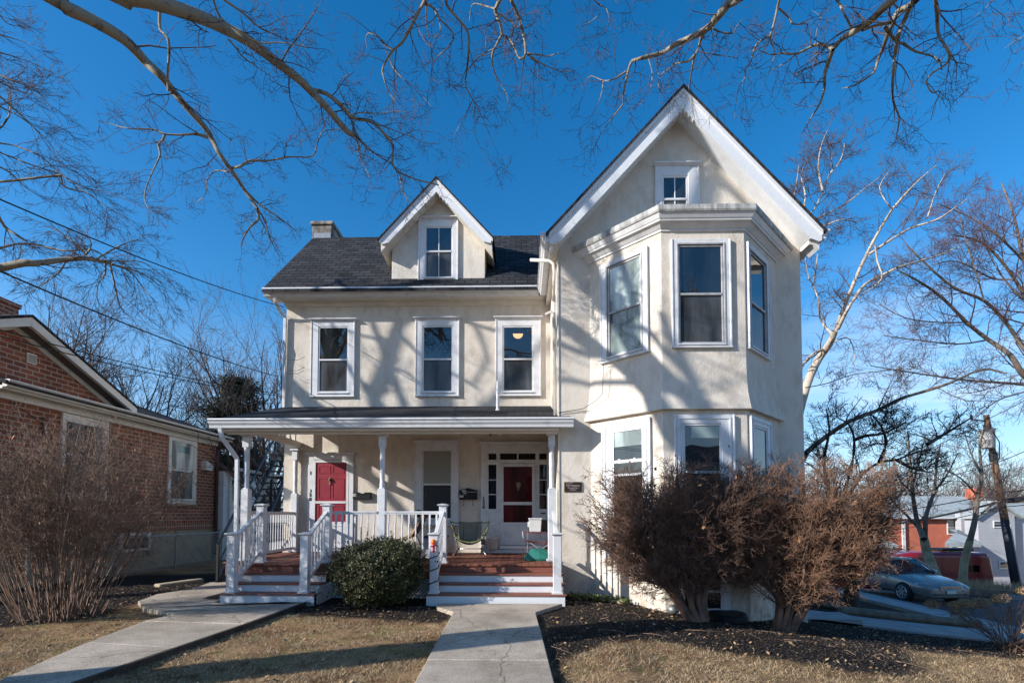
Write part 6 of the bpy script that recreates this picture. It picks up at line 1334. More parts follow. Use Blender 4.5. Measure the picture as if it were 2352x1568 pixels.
# boxwood
def boxwood(label, c, rx, ry, rz, n, seed):
    rg = np.random.default_rng(seed); t = thing('boxwood_bush', label, 'bush', (0, 0, 0)); T = Tree(); b = np.array([c[0], c[1], -.06])
    vs = []; fs = []
    lob = [(rg.normal(0, 1, 3), rg.uniform(.78, 1.15)) for _ in range(40)]
    def rad(d):
        s = 0; w = 0
        for l, v in lob: k = max(0, float(d@unit(l)))**10; s += k*v; w += k
        return s/max(w, 1e-3) if w > 1e-3 else .92
    for i in range(70):
        d = unit(rg.normal(0, 1, 3)); d[2] = abs(d[2])*.9; e = np.array([c[0]+d[0]*rx*.9, c[1]+d[1]*ry*.9, max(.1, c[2]+d[2]*rz*.85)]); T.add([b+rg.normal(0, .04, 3)*[1, 1, 0], (b+e)/2+rg.normal(0, .05, 3), e], .012, .004)
    shoots = []
    for i in range(60):
        d = unit(rg.normal(0, 1, 3)+np.array([0, -.2, .7])); e = np.array([c[0]+d[0]*rx*.9, c[1]+d[1]*ry*.9, max(.1, c[2]+d[2]*rz*.9)]); f = e+unit(d+rg.normal(0, .35, 3)+np.array([0, 0, .4]))*rg.uniform(.08, .22); T.add([e, f], .004, .002); shoots.append((e, f))
    T.mesh('stems', M['barkdk'], t)
    for e, f in shoots:
        for k in range(9):
            q = e+(f-e)*(.25+.75*k/8)+rg.normal(0, .008, 3); nrm_ = unit(rg.normal(0, 1, 3)); a = unit(np.cross(nrm_, rg.normal(0, 1, 3)))*rg.uniform(.010, .017); e_ = np.cross(nrm_, a)*.6; kk_ = len(vs)
            vs += [tuple(q-a), tuple(q-e_), tuple(q+a), tuple(q+e_)]; fs.append((kk_, kk_+1, kk_+2, kk_+3))
    for i in range(n):
        d = unit(rg.normal(0, 1, 3)); s = rad(d)*(rg.uniform(.74, 1.02) if rg.random() < .8 else rg.uniform(.45, .85)); s *= 1 + .10*math.sin(d[0]*7+d[2]*5+1)*math.cos(d[1]*6-d[2]*5) + .07*math.sin(d[0]*17-d[2]*14+d[1]*9)
        if rg.random() < .07: s *= rg.uniform(1.03, 1.2)
        p = np.array([c[0]+d[0]*rx*s, c[1]+d[1]*ry*s, c[2]+d[2]*rz*s])
        if p[2] < 0.02: continue
        for _ in range(3):
            q = p+rg.normal(0, .012, 3); nrm = unit(d*.8+rg.normal(0, .7, 3)); a = unit(np.cross(nrm, rg.normal(0, 1, 3)))*rg.uniform(.011, .020); e = np.cross(nrm, a)*.62; k = len(vs)
            vs += [tuple(q-a), tuple(q-e), tuple(q+a), tuple(q+e)]; fs.append((k, k+1, k+2, k+3))
    me = bpy.data.meshes.new('foliage'); me.from_pydata(vs, [], fs); me.materials.append(M['boxl']); link(bpy.data.objects.new('foliage', me), t); return t
M['boxl'] = leafcolour('boxwood_leaves', [(0.020, 0.030, 0.009), (0.036, 0.052, 0.014), (0.062, 0.078, 0.021), (0.025, 0.038, 0.011), (0.10, 0.105, 0.03), (0.10, 0.055, 0.025), (0.03, 0.045, 0.012)], 0.55)
boxwood('rounded dark green boxwood between the two porch stairs', (-2.50, 8.75, .56), .84, .70, .62, 24000, 2)
# low green plants at the foot of the wall, right of the steps
mb = MB(); rg = random.Random(8)
for i in range(420):
    x = rg.uniform(.95, 2.0); y = 9.75 - (x-.95)*.25 + rg.uniform(-.18, .14); z = ground_z(x, y); a = rg.uniform(0, 6.28); l = rg.uniform(.05, .16); h = rg.uniform(.02, .12)
    e = Vector((math.cos(a), math.sin(a), 0)); s_ = Vector((-math.sin(a), math.cos(a), 0))*.018; p = Vector((x, y, z)); mb.quadmesh([p-s_*.4, p+e*l*.6+s_+Vector((0, 0, h)), p+e*l+Vector((0, 0, h*.7)), p+e*l*.6-s_+Vector((0, 0, h))], [(0, 1, 2, 3)])
tag(mb.build('fern_clump', M['ivy']), 'low sprawling green plants at the wall foot right of the main steps', 'plant')
# dried hydrangea
def hydrangea(label, base, r, h, nh, seed):
    global TR
    TR = np.random.default_rng(seed); t = thing('dried_hydrangea', label, 'shrub'); S_ = Tree(); b = np.array(base, float); heads = []
    for i in range(nh*3):
        a = TR.uniform(0, 6.283); q = math.sqrt(TR.random()); e = b+np.array([math.cos(a)*r*q, math.sin(a)*r*.8*q, h*TR.uniform(.45, 1)*(1-.25*q*q)]); P = smooth([b+TR.normal(0, .1, 3)*[1, 1, 0], (b*.45+e*.55)+TR.normal(0, .06, 3), e], 3); S_.add(P, .009, .004); sprout(S_, P, .006, 2, (3, 2), .3, (15, 45), .5, .12, (0, 0, .1), .4, .7, .003)
        if i < nh: heads.append((e, TR.uniform(.09, .16)))
    S_.mesh('stems', M['caneL'], t)
    for e, R0 in heads:
        vs = []; fs = []
        for k in range(380):
            d = unit(TR.normal(0, 1, 3)); p = e+d*R0*np.array([1, 1, .62])*TR.uniform(.7, 1.05); n_ = unit(d+TR.normal(0, .6, 3)); a_ = unit(np.cross(n_, TR.normal(0, 1, 3)))*.012; c_ = np.cross(n_, a_); j = len(vs)
            vs += [tuple(p-a_), tuple(p-c_), tuple(p+a_), tuple(p+c_)]; fs.append((j, j+1, j+2, j+3))
        me = bpy.data.meshes.new('flower_head'); me.from_pydata(vs, [], fs); me.materials.append(M['flower']); link(bpy.data.objects.new('flower_head', me), t)
    return t
hydrangea('dried hydrangea with tan flower heads at the right end of the mulch bed', (9.3, 9.7, g(9.3, 9.7)), 1.25, 1.35, 26, 4)
# dead grass bank under the street trees
mb = MB(); rg = random.Random(3)
vs = [];
for i in range(9000):
    x = rg.uniform(19.5, 29); y = rg.uniform(22.6, 24.2); z = ground_z(x, y)+0.25; h = rg.uniform(.08, .5)*(1 if rg.random() < .3 else .35); a = rg.uniform(-.4, .4)
    mb.quadmesh([(x-.02, y, z-.2), (x+.02, y, z-.2), (x+a*h, y+rg.uniform(-.3, .3)*h, z+h)], [(0, 1, 2)])
kind(mb.build('bank_grass', M['grass']), 'stuff', 'tall dead grass on the bank under the street trees', 'grass')
strip('bank', [(19.5, 22.3, 19.5, 24.5), (22, 22.3, 22, 24.5), (26, 22.3, 26, 24.5), (30, 22.3, 30, 24.5)], M['caneL'], 0.18, 0.3)
# ------------------------------------------------------------------ silver car
M['carpaint'] = mat('silver_car_paint', (0.27, 0.255, 0.235), 0.3, metal=0.4, coat=0.6)
M['carglass'] = glass('car_glass', (0.01, 0.014, 0.018), ior=1.9, warp=0.05)
M['chrome'] = mat('chrome', (0.6, 0.6, 0.62), 0.15, metal=1.0)
M['lamp'] = mat('headlamp_lens', (0.45, 0.47, 0.50), 0.12, coat=1.0)
M['vanred'] = mat('dark_red_van_paint', (0.21, 0.008, 0.014), 0.3, coat=0.6)
M['plate'] = mat('pale_number_plate', (0.55, 0.58, 0.48), 0.5)
def ring_loft(mb, rings):
    n = len(rings[0]); b = [v for r in rings for v in r]; fs = []
    for i in range(len(rings)-1):
        for k in range(n): fs.append((i*n+k, (i+1)*n+k, (i+1)*n+(k+1) % n, i*n+(k+1) % n))
    fs += [tuple(range(n)), tuple(range((len(rings)-1)*n, len(rings)*n))[::-1]]; mb.quadmesh(b, fs)
car = thing('parked_car', 'silver saloon car parked at the kerb facing the viewer', 'car', (14.95, 20.3, -1.61), R_(3))
def csec(y, w, zb, zt, z0=.24):
    h = [(0, z0), (w*.80, z0), (w*.94, z0+.06), (w, .48), (w, .60), (w*.975, zb), (w*.90, zb+(zt-zb)*.55), (w*.72, zt-.01), (w*.35, zt+.012)]
    return [(x, y, z) for x, z in h] + [(0, y, zt+.018)] + [(-x, y, z) for x, z in h[:0:-1]]
st = [(-2.46, .62, .52, .56, .30), (-2.42, .74, .58, .64, .22), (-2.30, .83, .62, .70, .20), (-2.05, .885, .68, .78, .20), (-1.6, .91, .76, .87, .22), (-1.15, .92, .82, .94, .22), (-.7, .925, .86, .97, .22), (.3, .925, .88, .96, .22), (1.3, .92, .89, .99, .22), (1.9, .90, .90, 1.02, .22), (2.25, .86, .88, 1.01, .24), (2.42, .78, .80, .92, .28), (2.46, .66, .6, .7, .34)]
mb = MB(); ring_loft(mb, [csec(*s) for s in st]); body = mb.build('body', M['carpaint'], car, smooth=True); body.modifiers.new('sub', 'SUBSURF').levels = 1; body.modifiers['sub'].render_levels = 2
def cab(y0b, y1b, wb, y0t, y1t, wt, zb, zt, e=0):
    def ring(y0, y1, w, z): return [(-w*.80, y0, z), (-w*.96, y0+.10, z), (-w, y0+.35, z), (-w, y1-.35, z), (-w*.96, y1-.10, z), (-w*.80, y1, z), (w*.80, y1, z), (w*.96, y1-.10, z), (w, y1-.35, z), (w, y0+.35, z), (w*.96, y0+.10, z), (w*.80, y0, z), (w*.4, y0-.06, z), (-w*.4, y0-.06, z)]
    return ring(y0b, y1b, wb, zb), ring(y0t, y1t, wt, zt)
a, b = cab(-1.12, 1.78, .845, -.30, 1.02, .66, .93, 1.42); mb = MB(); ring_loft(mb, [a, b]); mb.build('windows', M['carglass'], car, smooth=False)
a, b = cab(-.33, 1.06, .675, -.22, .96, .60, 1.405, 1.455); _, c = cab(0, 1, 1, -.05, .8, .45, 1, 1.475); mb = MB(); ring_loft(mb, [a, b, c]); mb.build('roof', M['carpaint'], car, smooth=True)
mb = MB()
for s in (-1, 1):
    mb = MB(); mb.tube([(s*.80, -1.10, .94), (s*.72, -.7, 1.2), (s*.62, -.27, 1.43)], .035, 6); mb.beam((s*.855, .38, .93), (s*.675, .38, 1.42), .07, .03, up=(0, 1, 0)); mb.tube([(s*.80, 1.66, .95), (s*.70, 1.3, 1.24), (s*.60, .96, 1.43)], .06, 6); mb.tube([(s*.67, -.25, 1.42), (s*.685, .4, 1.43), (s*.65, .98, 1.42)], .03, 6)
    mb.build('pillars', M['carpaint'], car, smooth=True)
for s in (-1, 1):
    mb = MB(); mb.ball((s*1.0, -.72, 1.0), .11, 10, (1, .6, .7)); mb.beam((s*.88, -.74, .95), (s*.98, -.72, .98), .05, .04); mb.build('mirror', M['carpaint'], car, smooth=True)
    mb = MB(); mb.quadmesh([(s*.52, -2.30, .60), (s*.66, -2.24, .58), (s*.88, -1.98, .66), (s*.88, -1.92, .72), (s*.66, -2.16, .735), (s*.50, -2.27, .69)], [(0,1,4,5), (1,2,3,4)] if s > 0 else [(5,4,1,0), (4,3,2,1)])
    for i, v in enumerate(mb.v): mb.v[i] = (v[0]*1.012, v[1]-.028, v[2])
    h_ = mb.build('headlight', M['lamp'], car)
    for yy in (-1.48, 1.36):
        mb = MB(); n = 24
        mb.prism([(yy+.375*math.cos(t), .315+.375*math.sin(t)) for t in np.linspace(0, 6.283, 25)[:-1]], s*.80, s*.921, 'X'); mb.build('wheel_arch', M['blackp'], car)
        w_o = bpy.data.objects.new('wheel', None); link(w_o, car); w_o.location = (s*.86, yy, .32)
        mb = MB(); mb.prism([(.325*math.cos(t), .325*math.sin(t)) for t in np.linspace(0, 6.283, 33)[:-1]], -.10, .10, 'X'); mb.build('tyre', M['rubber'], w_o, bevel=.03, seg=2)
        mb = MB(); mb.prism([(.10*math.cos(t), .10*math.sin(t)) for t in np.linspace(0, 6.283, 17)[:-1]], s*.085, s*.115, 'X')
        for k in range(7):
            t = k*2*math.pi/7; mb.beam((s*.105, .05*math.cos(t), .05*math.sin(t)), (s*.105, .215*math.cos(t), .215*math.sin(t)), .055, .02, up=(1, 0, 0))
        ringp = [(s*.105, .22*math.cos(t), .22*math.sin(t)) for t in np.linspace(0, 6.283, 25)]; mb.tube(ringp, .018, 6, cap=False); mb.build('rim', M['alu'], w_o)
mb = MB(); mb.box(-.40, .40, -2.475, -2.40, .53, .66); gr_ = mb.build('grille', M['blackp'], car, bevel=.03)
mb = MB()
for k in range(5): mb.box(-.40, .40, -2.495, -2.476, .545+k*.026, .555+k*.026)
mb.tube([(-.44, -2.47, .67), (-.3, -2.50, .675), (.3, -2.50, .675), (.44, -2.47, .67), (.36, -2.49, .53), (-.36, -2.49, .53), (-.44, -2.47, .67)], .014, 6); mb.build('grille_bars', M['chrome'], gr_)
mb = MB(); mb.box(-.62, .62, -2.455, -2.40, .33, .40); mb.build('air_intake', M['blackp'], car, bevel=.02)
mb = MB(); mb.box(-.17, .17, -2.50, -2.485, .40, .51); mb.build('number_plate', M['plate'], car)
mb = MB(); mb.box(-.80, .80, -2.44, -2.37, .235, .265); mb.box(-.935, -.92, -1.0, .95, .30, .33); mb.box(.92, .935, -1.0, .95, .30, .33)
for s in (-1, 1):
    for yy in (-.72, .36, 1.05): mb.box(s*.926-.002, s*.926+.002, yy-.004, yy+.004, .36, .90)
mb.build('trim_strip', M['blackp'], car)
mb = MB()
for s in (-1, 1):
    for yy in (.12, .92): mb.box(s*.94-.012, s*.94+.012, yy, yy+.16, .76, .785)
mb.build('door_handle', M['carpaint'], car, bevel=.004)
# ------------------------------------------------------------------ red van
VX = atx(1960, 27.6); van = thing('parked_van', 'long dark red high-roofed van parked sideways behind the street trees', 'van', (VX-.2, 27.4, -2.95), R_(-2))
mb = MB(); prof = [(0.05, .35), (0, .6), (.05, 1.02), (.95, 1.28), (2.0, 2.1), (2.5, 2.36), (3.2, 2.48), (7.0, 2.46), (7.2, 2.3), (7.35, 1.2), (7.35, .35)]
mb.prism(prof, 0, 2.0); vb = mb.build('body', M['vanred'], van, bevel=.26, seg=4, smooth=False)
mb = MB(); mb.quadmesh([(1.02, .14, 1.36), (1.02, 1.86, 1.36), (1.98, 1.80, 2.11), (1.98, .2, 2.11)], [(0, 1, 2, 3)]); 
for i, v in enumerate(mb.v): mb.v[i] = (v[0]-.04, v[1], v[2]+.05)
mb.build('windscreen', M['carglass'], van)
mb = MB(); mb.prism([(1.30, 1.38), (2.55, 1.38), (2.55, 1.98), (2.02, 1.98)], -.012, 0.0); mb.build('side_window', M['glassdk'], van)
mb = MB(); mb.box(3.15, 4.15, -.018, 0, 1.45, 1.80); sw = mb.build('side_window', M['glassdk'], van); mb = MB(); mb.box(3.64, 3.66, -.022, -.018, 1.45, 1.80); mb.build('window_bar', M['galv'], sw)
mb = MB(); mb.box(5.5, 6.5, -.018, 0, 1.45, 1.80); mb.build('side_window', M['glassdk'], van)
mb = MB(); mb.box(5.0, 6.7, .5, 1.4, 2.50, 2.66); mb.build('roof_unit', M['blackp'], van, bevel=.06, seg=2)
mb = MB(); mb.box(1.45, 1.6, -.25, -.05, 1.30, 1.62); mb.build('mirror', M['blackp'], van, bevel=.03)
for xx in (1.25, 6.0):
    w_o = bpy.data.objects.new('wheel', None); link(w_o, van); w_o.location = (xx, .1, .36); mb = MB(); mb.prism([(.36*math.cos(t), .36*math.sin(t)) for t in np.linspace(0, 6.283, 25)[:-1]], -.12, .12); mb.build('tyre', M['rubber'], w_o, bevel=.03); mb = MB(); mb.prism([(.2*math.cos(t), .2*math.sin(t)) for t in np.linspace(0, 6.283, 17)[:-1]], -.14, -.12); mb.build('rim', M['alu'], w_o)
mb = MB()
for xx in (2.9, 4.6): mb.box(xx, xx+.012, -.006, 0.0, .5, 2.3)
mb.box(.9, 7.2, -.012, 0, .78, .81); mb.build('panel_line', M['blackp'], van)
# ------------------------------------------------------------------ utility pole
bp_ = Vector((atx(2332, 26), 26, ground_z(26, 26))); tp_ = at(2265, 953, 26.6)
pole = thing('utility_pole', 'leaning wooden utility pole with tarred foot and grey transformer', 'pole')
P_ = lambda t: bp_.lerp(tp_, t)
mb = MB(); mb.tube([P_(t) for t in (0, .25, .42)], [.20, .185, .175], 14); mb.build('tarred_foot', M['tar'], pole, smooth=True)
mb = MB(); mb.tube([P_(t) for t in (.42, .7, 1.0)], [.172, .15, .13], 14); mb.build('shaft', M['wood_pole'], pole, smooth=True)
mb = MB(); mb.tube([P_(.74), P_(.79)], [.19, .19], 14); mb.build('bracket', M['black'], pole)
c = P_(.86) + Vector((-.42, -.25, 0)); mb = MB(); mb.lathe([(.30, -.48), (.33, -.46), (.33, -.05), (.345, -.04), (.345, .0), (.33, .01), (.33, .46), (.36, .47), (.36, .52), (.1, .56)], c, 20); mb.build('transformer', M['galv2'] if 'galv2' in M else M['label'], pole, smooth=True)
mb = MB(); mb.lathe([(.05, .5), (.07, .55), (.04, .6), (.06, .66), (.03, .78)], c + Vector((-.15, -.05, 0)), 8); mb.beam(P_(.965), P_(.965)+Vector((-1.1, -.3, .05)), .06, .06); mb.lathe([(.05, 0), (.08, .05), (.04, .1), (.06, .18), (.02, .25)], P_(.965)+Vector((-1.1, -.3, .06)), 8); mb.tube([P_(.95)+Vector((-.2, -.3, 0)), c+Vector((0, -.36, .3)), c+Vector((.3, -.36, -.2)), P_(.75)+Vector((0, -.3, 0))], .025, 5); mb.build('fittings', M['black'], pole)
mb = MB(); mb.tube([P_(.02)+Vector((.0, -.28, 0)), P_(.4)+Vector((0, -.25, 0))], .03, 5); mb.build('ground_cable', M['galv'], pole)
for i, (y0, yf, y1, r, lab) in enumerate([(962, 1085, 880, .018, 'highest thin wire crossing the utility pole'), (1058, 1150, 1002, .02, 'thin wire passing just under the transformer'), (1122, 1180, 1110, .03, 'wire crossing the middle of the utility pole'), (1140, 1218, 1128, .06, 'heavy dark cable bundle crossing the utility pole'), (1152, 1232, 1145, .022, 'thin wire just below the heavy cable bundle')]):
    A = at(1840, yf+60*(i == 0), 44); Bq = P_((1345-y0)/392.0) + Vector((-.1, -.2, 0)); Cq = at(2420, y1, 24)
    mb = MB(); mb.tube(sag(A, Bq, .5) + [], r, 5, cap=False); mb.tube(sag(Bq, Cq, .08), r*(2.2 if i == 3 else 1), 5, cap=False)
    tag(mb.build('street_wire', M['wire']), lab, 'wire', 'wires strung on the utility pole')
# ------------------------------------------------------------------ far buildings
def bx3(mb, pxa, pxb, ya, yb, Y, th=.1):
    a = at(pxa, yb, Y); b = at(pxb, ya, Y); mb.box(a.x, b.x, Y-th, Y, a.z, b.z); return mb
rb = thing('brick_terrace', 'two-storey orange-red brick terrace with long pale grey roof across the street', 'building')
x0, x1 = at(1840, 1200, 44).x, at(2246, 1200, 44).x; ez = at(2100, 1189, 44).z
mb = MB(); mb.box(x0, x1, 44, 52, -8, ez); mb.build('wall', M['farbrick'], rb)
M['farroof'] = mat('pale_grey_roof', (0.36, 0.40, 0.40), 0.9, 0.25, 3)
rz_ = at(2100, 1139, 48).z; mb = MB(); mb.prism([(43.6, ez+.03), (48, rz_), (52.4, ez+.03), (52.4, ez-.1), (48, rz_-.15), (43.6, ez-.1)], x0-.3, x1+2.2, 'X'); mb.build('roof', M['farroof'], rb)
mb = MB(); bx3(mb, 2217, 2235, 1122, 1150, 48.5, 1.0); mb.build('chimney', M['farbrick'], rb)
mb = MB(); bx3(mb, 1842, 2246, 1187, 1190.5, 43.62, .1); mb.build('gutter', M['white'], rb)
def fwin(par, a, b, c, d, Y, m=None):
    mb = MB(); bx3(mb, a-3, b+3, c-2.5, d+3, Y, .06); o = mb.build('window', M['white'], par); mb = MB(); bx3(mb, a, b, c, (c+d)/2-.8, Y-.065, .03); mb.build('pane', M['glass'], o); mb = MB(); bx3(mb, a, b, (c+d)/2+.8, d, Y-.065, .03); mb.build('pane', m or M['screen'], o)
for a in (2176, 2010, 1960, 1900): fwin(rb, a+2, a+20, 1197, 1224, 43.97)
mb = MB(); bx3(mb, 2073, 2076.5, 1191, 1300, 43.9, .12); mb.build('downspout', M['white'], rb)
mb = MB(); a = at(2000, 1252, 42.2); b = at(2062, 1252, 42.2); t_ = at(2030, 1232, 43.9); mb.prism([(42.1, a.z), (43.95, t_.z), (43.95, t_.z-.25), (42.1, a.z-.2)], a.x-1.5, b.x, 'X'); mb.build('entry_roof', M['farroof'], rb)
mb = MB(); bx3(mb, 2031, 2034, 1253, 1310, 42.4, .1); bx3(mb, 2044, 2050, 1253, 1310, 43.9, .1); mb.build('entry_post', M['white'], rb)
mb = MB(); bx3(mb, 2034, 2044, 1256, 1300, 43.93, .06); mb.build('door', M['glassdk'], rb)
wh = thing('white_house', 'white clapboard house with small gable and low hipped entry roof right of the terrace', 'house')
Yh = 40.0; A = at(2246, 1182, Yh); Bq = at(2330, 1182, Yh); T_ = at(2288, 1152, Yh); M['whiteboard'] = brickmat('white_clapboard', (0.42, 0.43, 0.46), (0.39, 0.40, 0.43), (0.30, 0.31, 0.35), 'XZ', 8, 0.14, 0.01, 0.3, 0.7, 0.4, var=.1)
mb = MB(); mb.prism([(A.x, -8), (Bq.x, -8), (Bq.x, A.z), (T_.x, T_.z-.15), (A.x, A.z)], Yh, Yh+1.2); mb.box(Bq.x, Bq.x+8, Yh+.5, Yh+3, -8, A.z-.2); mb.box(at(2208, 1200, Yh+3.2).x, A.x+2, Yh+3.2, Yh+3.8, -8, A.z+.2); mb.build('wall', M['whiteboard'], wh)
mb = MB()
for s in (-1, 1):
    h = (Bq.x-A.x)/2+.35; mb.prism([(T_.x, T_.z+.1), (T_.x+s*h, A.z-.1), (T_.x+s*h, A.z-.3), (T_.x, T_.z-.1)], Yh-.3, Yh+1.3)
mb.prism([(Yh+.4, A.z-.2), (Yh+3, A.z+1.0), (Yh+5, A.z-.2)], Bq.x+.3, Bq.x+8, 'X'); mb.build('roof', M['farroof'], wh)
fwin(wh, 2284, 2300, 1197, 1208, Yh-.02, M['glassdk']); fwin(wh, 2220, 2232, 1196, 1210, Yh+3.18); fwin(wh, 2298, 2313, 1290, 1303, Yh-.02, M['board'])
a = at(2170, 1246, 37.5); b = at(2254, 1246, 37.5); t0 = at(2208, 1215, 40); mb = MB()
mb.quadmesh([(a.x, 37.5, a.z), (b.x, 37.5, a.z), (b.x+1, 40, a.z), (at(2182, 1246, 40).x, 40, a.z), (at(2200, 1246, 40).x, 39.9, t0.z), (b.x-.3, 39.9, t0.z), (a.x, 37.5, a.z-.3), (b.x, 37.5, a.z-.3), (b.x+1, 40, a.z-.3), (at(2182, 1246, 40).x, 40, a.z-.3)], [(0,1,5,4), (1,2,5), (3,0,4), (6,7,1,0), (7,8,2,1), (9,6,0,3), (6,9,8,7)]); mb.build('entry_roof', M['farroof'], wh)
mb = MB(); mb.box(at(2196, 1200, 39.4).x, b.x-.3, 39.4, 39.9, -8, a.z-.31); mb.build('entry', M['whiteboard'], wh)
gh = thing('grey_house', 'grey-blue clapboard house at the far right edge', 'house', (0, 0, 0)); a = at(2322, 1200, 34); mb = MB(); mb.box(41.6, 50, 36, 42, -7, at(2322, 1186, 36).z); M['greyb'] = mat('grey_boards', (0.3, 0.31, 0.36), .8, .2, 3); mb.build('wall', M['greyb'], gh); mb = MB(); mb.prism([(35.6, at(2322, 1186, 36).z), (39, at(2322, 1186, 36).z+1.4), (42.4, at(2322, 1186, 36).z)], 41.2, 50.5, 'X'); mb.build('roof', M['farroof'], gh)  # walls of grey-blue boards
# ------------------------------------------------------------------ things on the porch
M['sling'] = mat('grey_green_sling_fabric', (0.24, 0.24, 0.19), 0.85, 0.3, 14); M['slingdk'] = mat('dark_sling_fabric', (0.020, 0.021, 0.020), 0.9); M['lime'] = mat('lime_webbing', (0.25, 0.29, 0.07), 0.7, 0.3, 12)
ch = thing('camping_chair', 'grey hammock camping chair with lime edging by the entrance', 'chair', (-1.22, 11.75, 0.60), R_(4))
def sheet(mb, rows, t=.004):
    n = len(rows[0]); vs = [tuple(p) for r in rows for p in r]; fs = [(i*n+k, i*n+k+1, (i+1)*n+k+1, (i+1)*n+k) for i in range(len(rows)-1) for k in range(n-1)]; mb.quadmesh(vs, fs)
def thick(o, t=.006): s = o.modifiers.new('solid', 'SOLIDIFY'); s.thickness = t; return o
rows = []
for j in range(7):
    v = j/6; row = []
    for i in range(11):
        u = (i/10-.5)*2; row.append((u*(.26+.02*v), .16+.17*v, .36+.42*v-.06*(1-u*u)*(1-v) + .02*abs(u)*v))
    rows.append(row)
mb = MB(); sheet(mb, rows); thick(mb.build('backrest', M['sling'], ch, smooth=True))
rows = []
for j in range(7):
    v = j/6; row = []
    for i in range(13):
        u = (i/12-.5)*2; row.append((u*.34, -.24+.42*v, .44-.17*(1-u*u)*(1-.3*v)-.03*v))
    rows.append(row)
mb = MB(); sheet(mb, rows); thick(mb.build('seat', M['slingdk'], ch, smooth=True))
mb = MB()
for s in (-1, 1): mb.tube([(s*.26, .33, .78), (s*.34, .2, .76), (s*.46, .0, .80), (s*.40, -.1, .62), (s*.34, -.24, .45)], .013, 6); mb.tube([(s*.46, 0, .8), (s*.36, .05, .60), (s*.30, .1, .42)], .009, 5)
mb.tube([(-.34, -.24, .45), (-.2, -.25, .36), (0, -.25, .325), (.2, -.25, .36), (.34, -.24, .45)], .010, 6)
mb.build('edging', M['lime'], ch)
mb = MB()
for s in (-1, 1): mb.tube([(s*.155, .17, .37), (s*.165, .335, .79)], .006, 5); mb.beam((s*.30, .02, .47), (s*.36, -.16, .49), .05, .02)
mb.box(.26, .36, -.26, -.18, .27, .40); mb.build('straps', M['blackp'], ch)
mb = MB()
for s in (-1, 1): mb.tube([(s*.36, -.06, .50), (s*.27, 0, .16)], .012, 6); mb.tube([(s*.27, 0, .16), (s*.40, -.27, .01)], .012, 6); mb.tube([(s*.27, 0, .16), (s*.36, .28, .01)], .012, 6)
mb.tube([(-.27, 0, .16), (.27, 0, .16)], .010, 6); mb.build('legs', M['alu'], ch, smooth=True)
mb = MB()
for s in (-1, 1): mb.ball((s*.27, 0, .16), .028, 8); mb.ball((s*.40, -.27, .014), .018, 6); mb.ball((s*.36, .28, .014), .018, 6)
mb.build('joint', M['blackp'], ch)
# red folding chair with things piled on it
M['redcloth'] = mat('faded_red_fabric', (0.22, 0.03, 0.035), 0.85, 0.4, 10); rc = thing('folding_chair', 'faded red folding camp chair loaded with a plastic bin beside the right porch column', 'chair', (0.40, 11.0, 0.60), R_(-8))
rows = [[((i/8-.5)*.62, -.25+.45*j/4, .40-.05*(1-((i/8-.5)*2)**2)) for i in range(9)] for j in range(5)]; mb = MB(); sheet(mb, rows); thick(mb.build('seat', M['redcloth'], rc, smooth=True))
rows = [[((i/8-.5)*.66, -.20+.42*j/4, .585-.02*(1-((i/8-.5)*2)**2)) for i in range(9)] for j in range(5)]; mb = MB(); sheet(mb, rows); thick(mb.build('folded_back', M['redcloth'], rc, smooth=True))
mb = MB()
for s in (-1, 1): mb.tube([(s*.33, -.26, 0), (s*.33, -.25, .42), (s*.35, -.22, .60)], .009, 6); mb.tube([(s*.30, .22, 0), (s*.30, .22, .6)], .009, 6)
mb.tube([(-.33, -.26, .01), (.30, .22, .38)], .008, 5); mb.tube([(.33, -.26, .01), (-.30, .22, .38)], .008, 5); mb.tube([(-.33, -.26, .01), (.33, -.25, .38)], .008, 5); mb.tube([(.33, -.26, .01), (-.33, -.25, .38)], .008, 5); mb.build('frame', M['galv'], rc)
M['bin'] = mat('translucent_plastic', (0.62, 0.63, 0.62), 0.35, 0.1, 6)
mb = MB(); ring_loft(mb, [[(-.12, -.11, 0), (.12, -.11, 0), (.12, .11, 0), (-.12, .11, 0)][::-1], [(-.135, -.125, .27), (.135, -.125, .27), (.135, .125, .27), (-.135, .125, .27)][::-1]]); mb.box(-.15, .15, -.14, .14, .27, .30); mb.box(-.165, -.13, -.06, .06, .10, .22)
pb = mb.build('plastic_bin', M['bin'], bevel=.012, seg=2); pb.location = (.30, 10.95, 1.19); tag(pb, 'translucent white plastic bin standing on the red folding chair', 'bin')
mb = MB(); mb.box(-.10, .08, -.10, .10, 0, .26); o = mb.build('black_box', M['blackp'], bevel=.01); o.location = (.52, 11.1, 1.19); tag(o, 'black box wedged beside the white plastic bin', 'box')
mb = MB(); mb.beam((.60, 10.95, .62), (.70, 11.05, 1.62), .08, .03, up=(0, 1, 0)); tag(mb.build('wooden_board', M['board']), 'tan wooden board leaning upright in the porch corner', 'board')
mb = MB(); mb.beam((.50, 11.4, .61), (.66, 11.5, 1.0), .12, .02, up=(0, 1, 0)); mb.ball((.62, 11.3, .85), .08, 8); tag(mb.build('red_jug', M['redcloth'], smooth=False), 'red jug and scrap half hidden behind the folding chair', 'jug')
M['teal'] = mat('teal_nylon', (0.015, 0.18, 0.145), 0.6, 0.25, 6); mb = MB()
rings = [[(x*sx_, y*sx_, z) for x, y in ((-.30, -.16), (0, -.19), (.30, -.16), (.31, .14), (0, .17), (-.31, .14))] for sx_, z in ((.96, 0), (1.0, .05), (.78, .15), (.5, .235), (.28, .25))]
ring_loft(mb, [r[::-1] for r in rings]); o = mb.build('nylon_bag', M['teal'], bevel=.015, seg=2); o.location = (.36, 10.6, .60); tag(o, 'teal green nylon bag slumped on the deck under the red chair', 'bag')
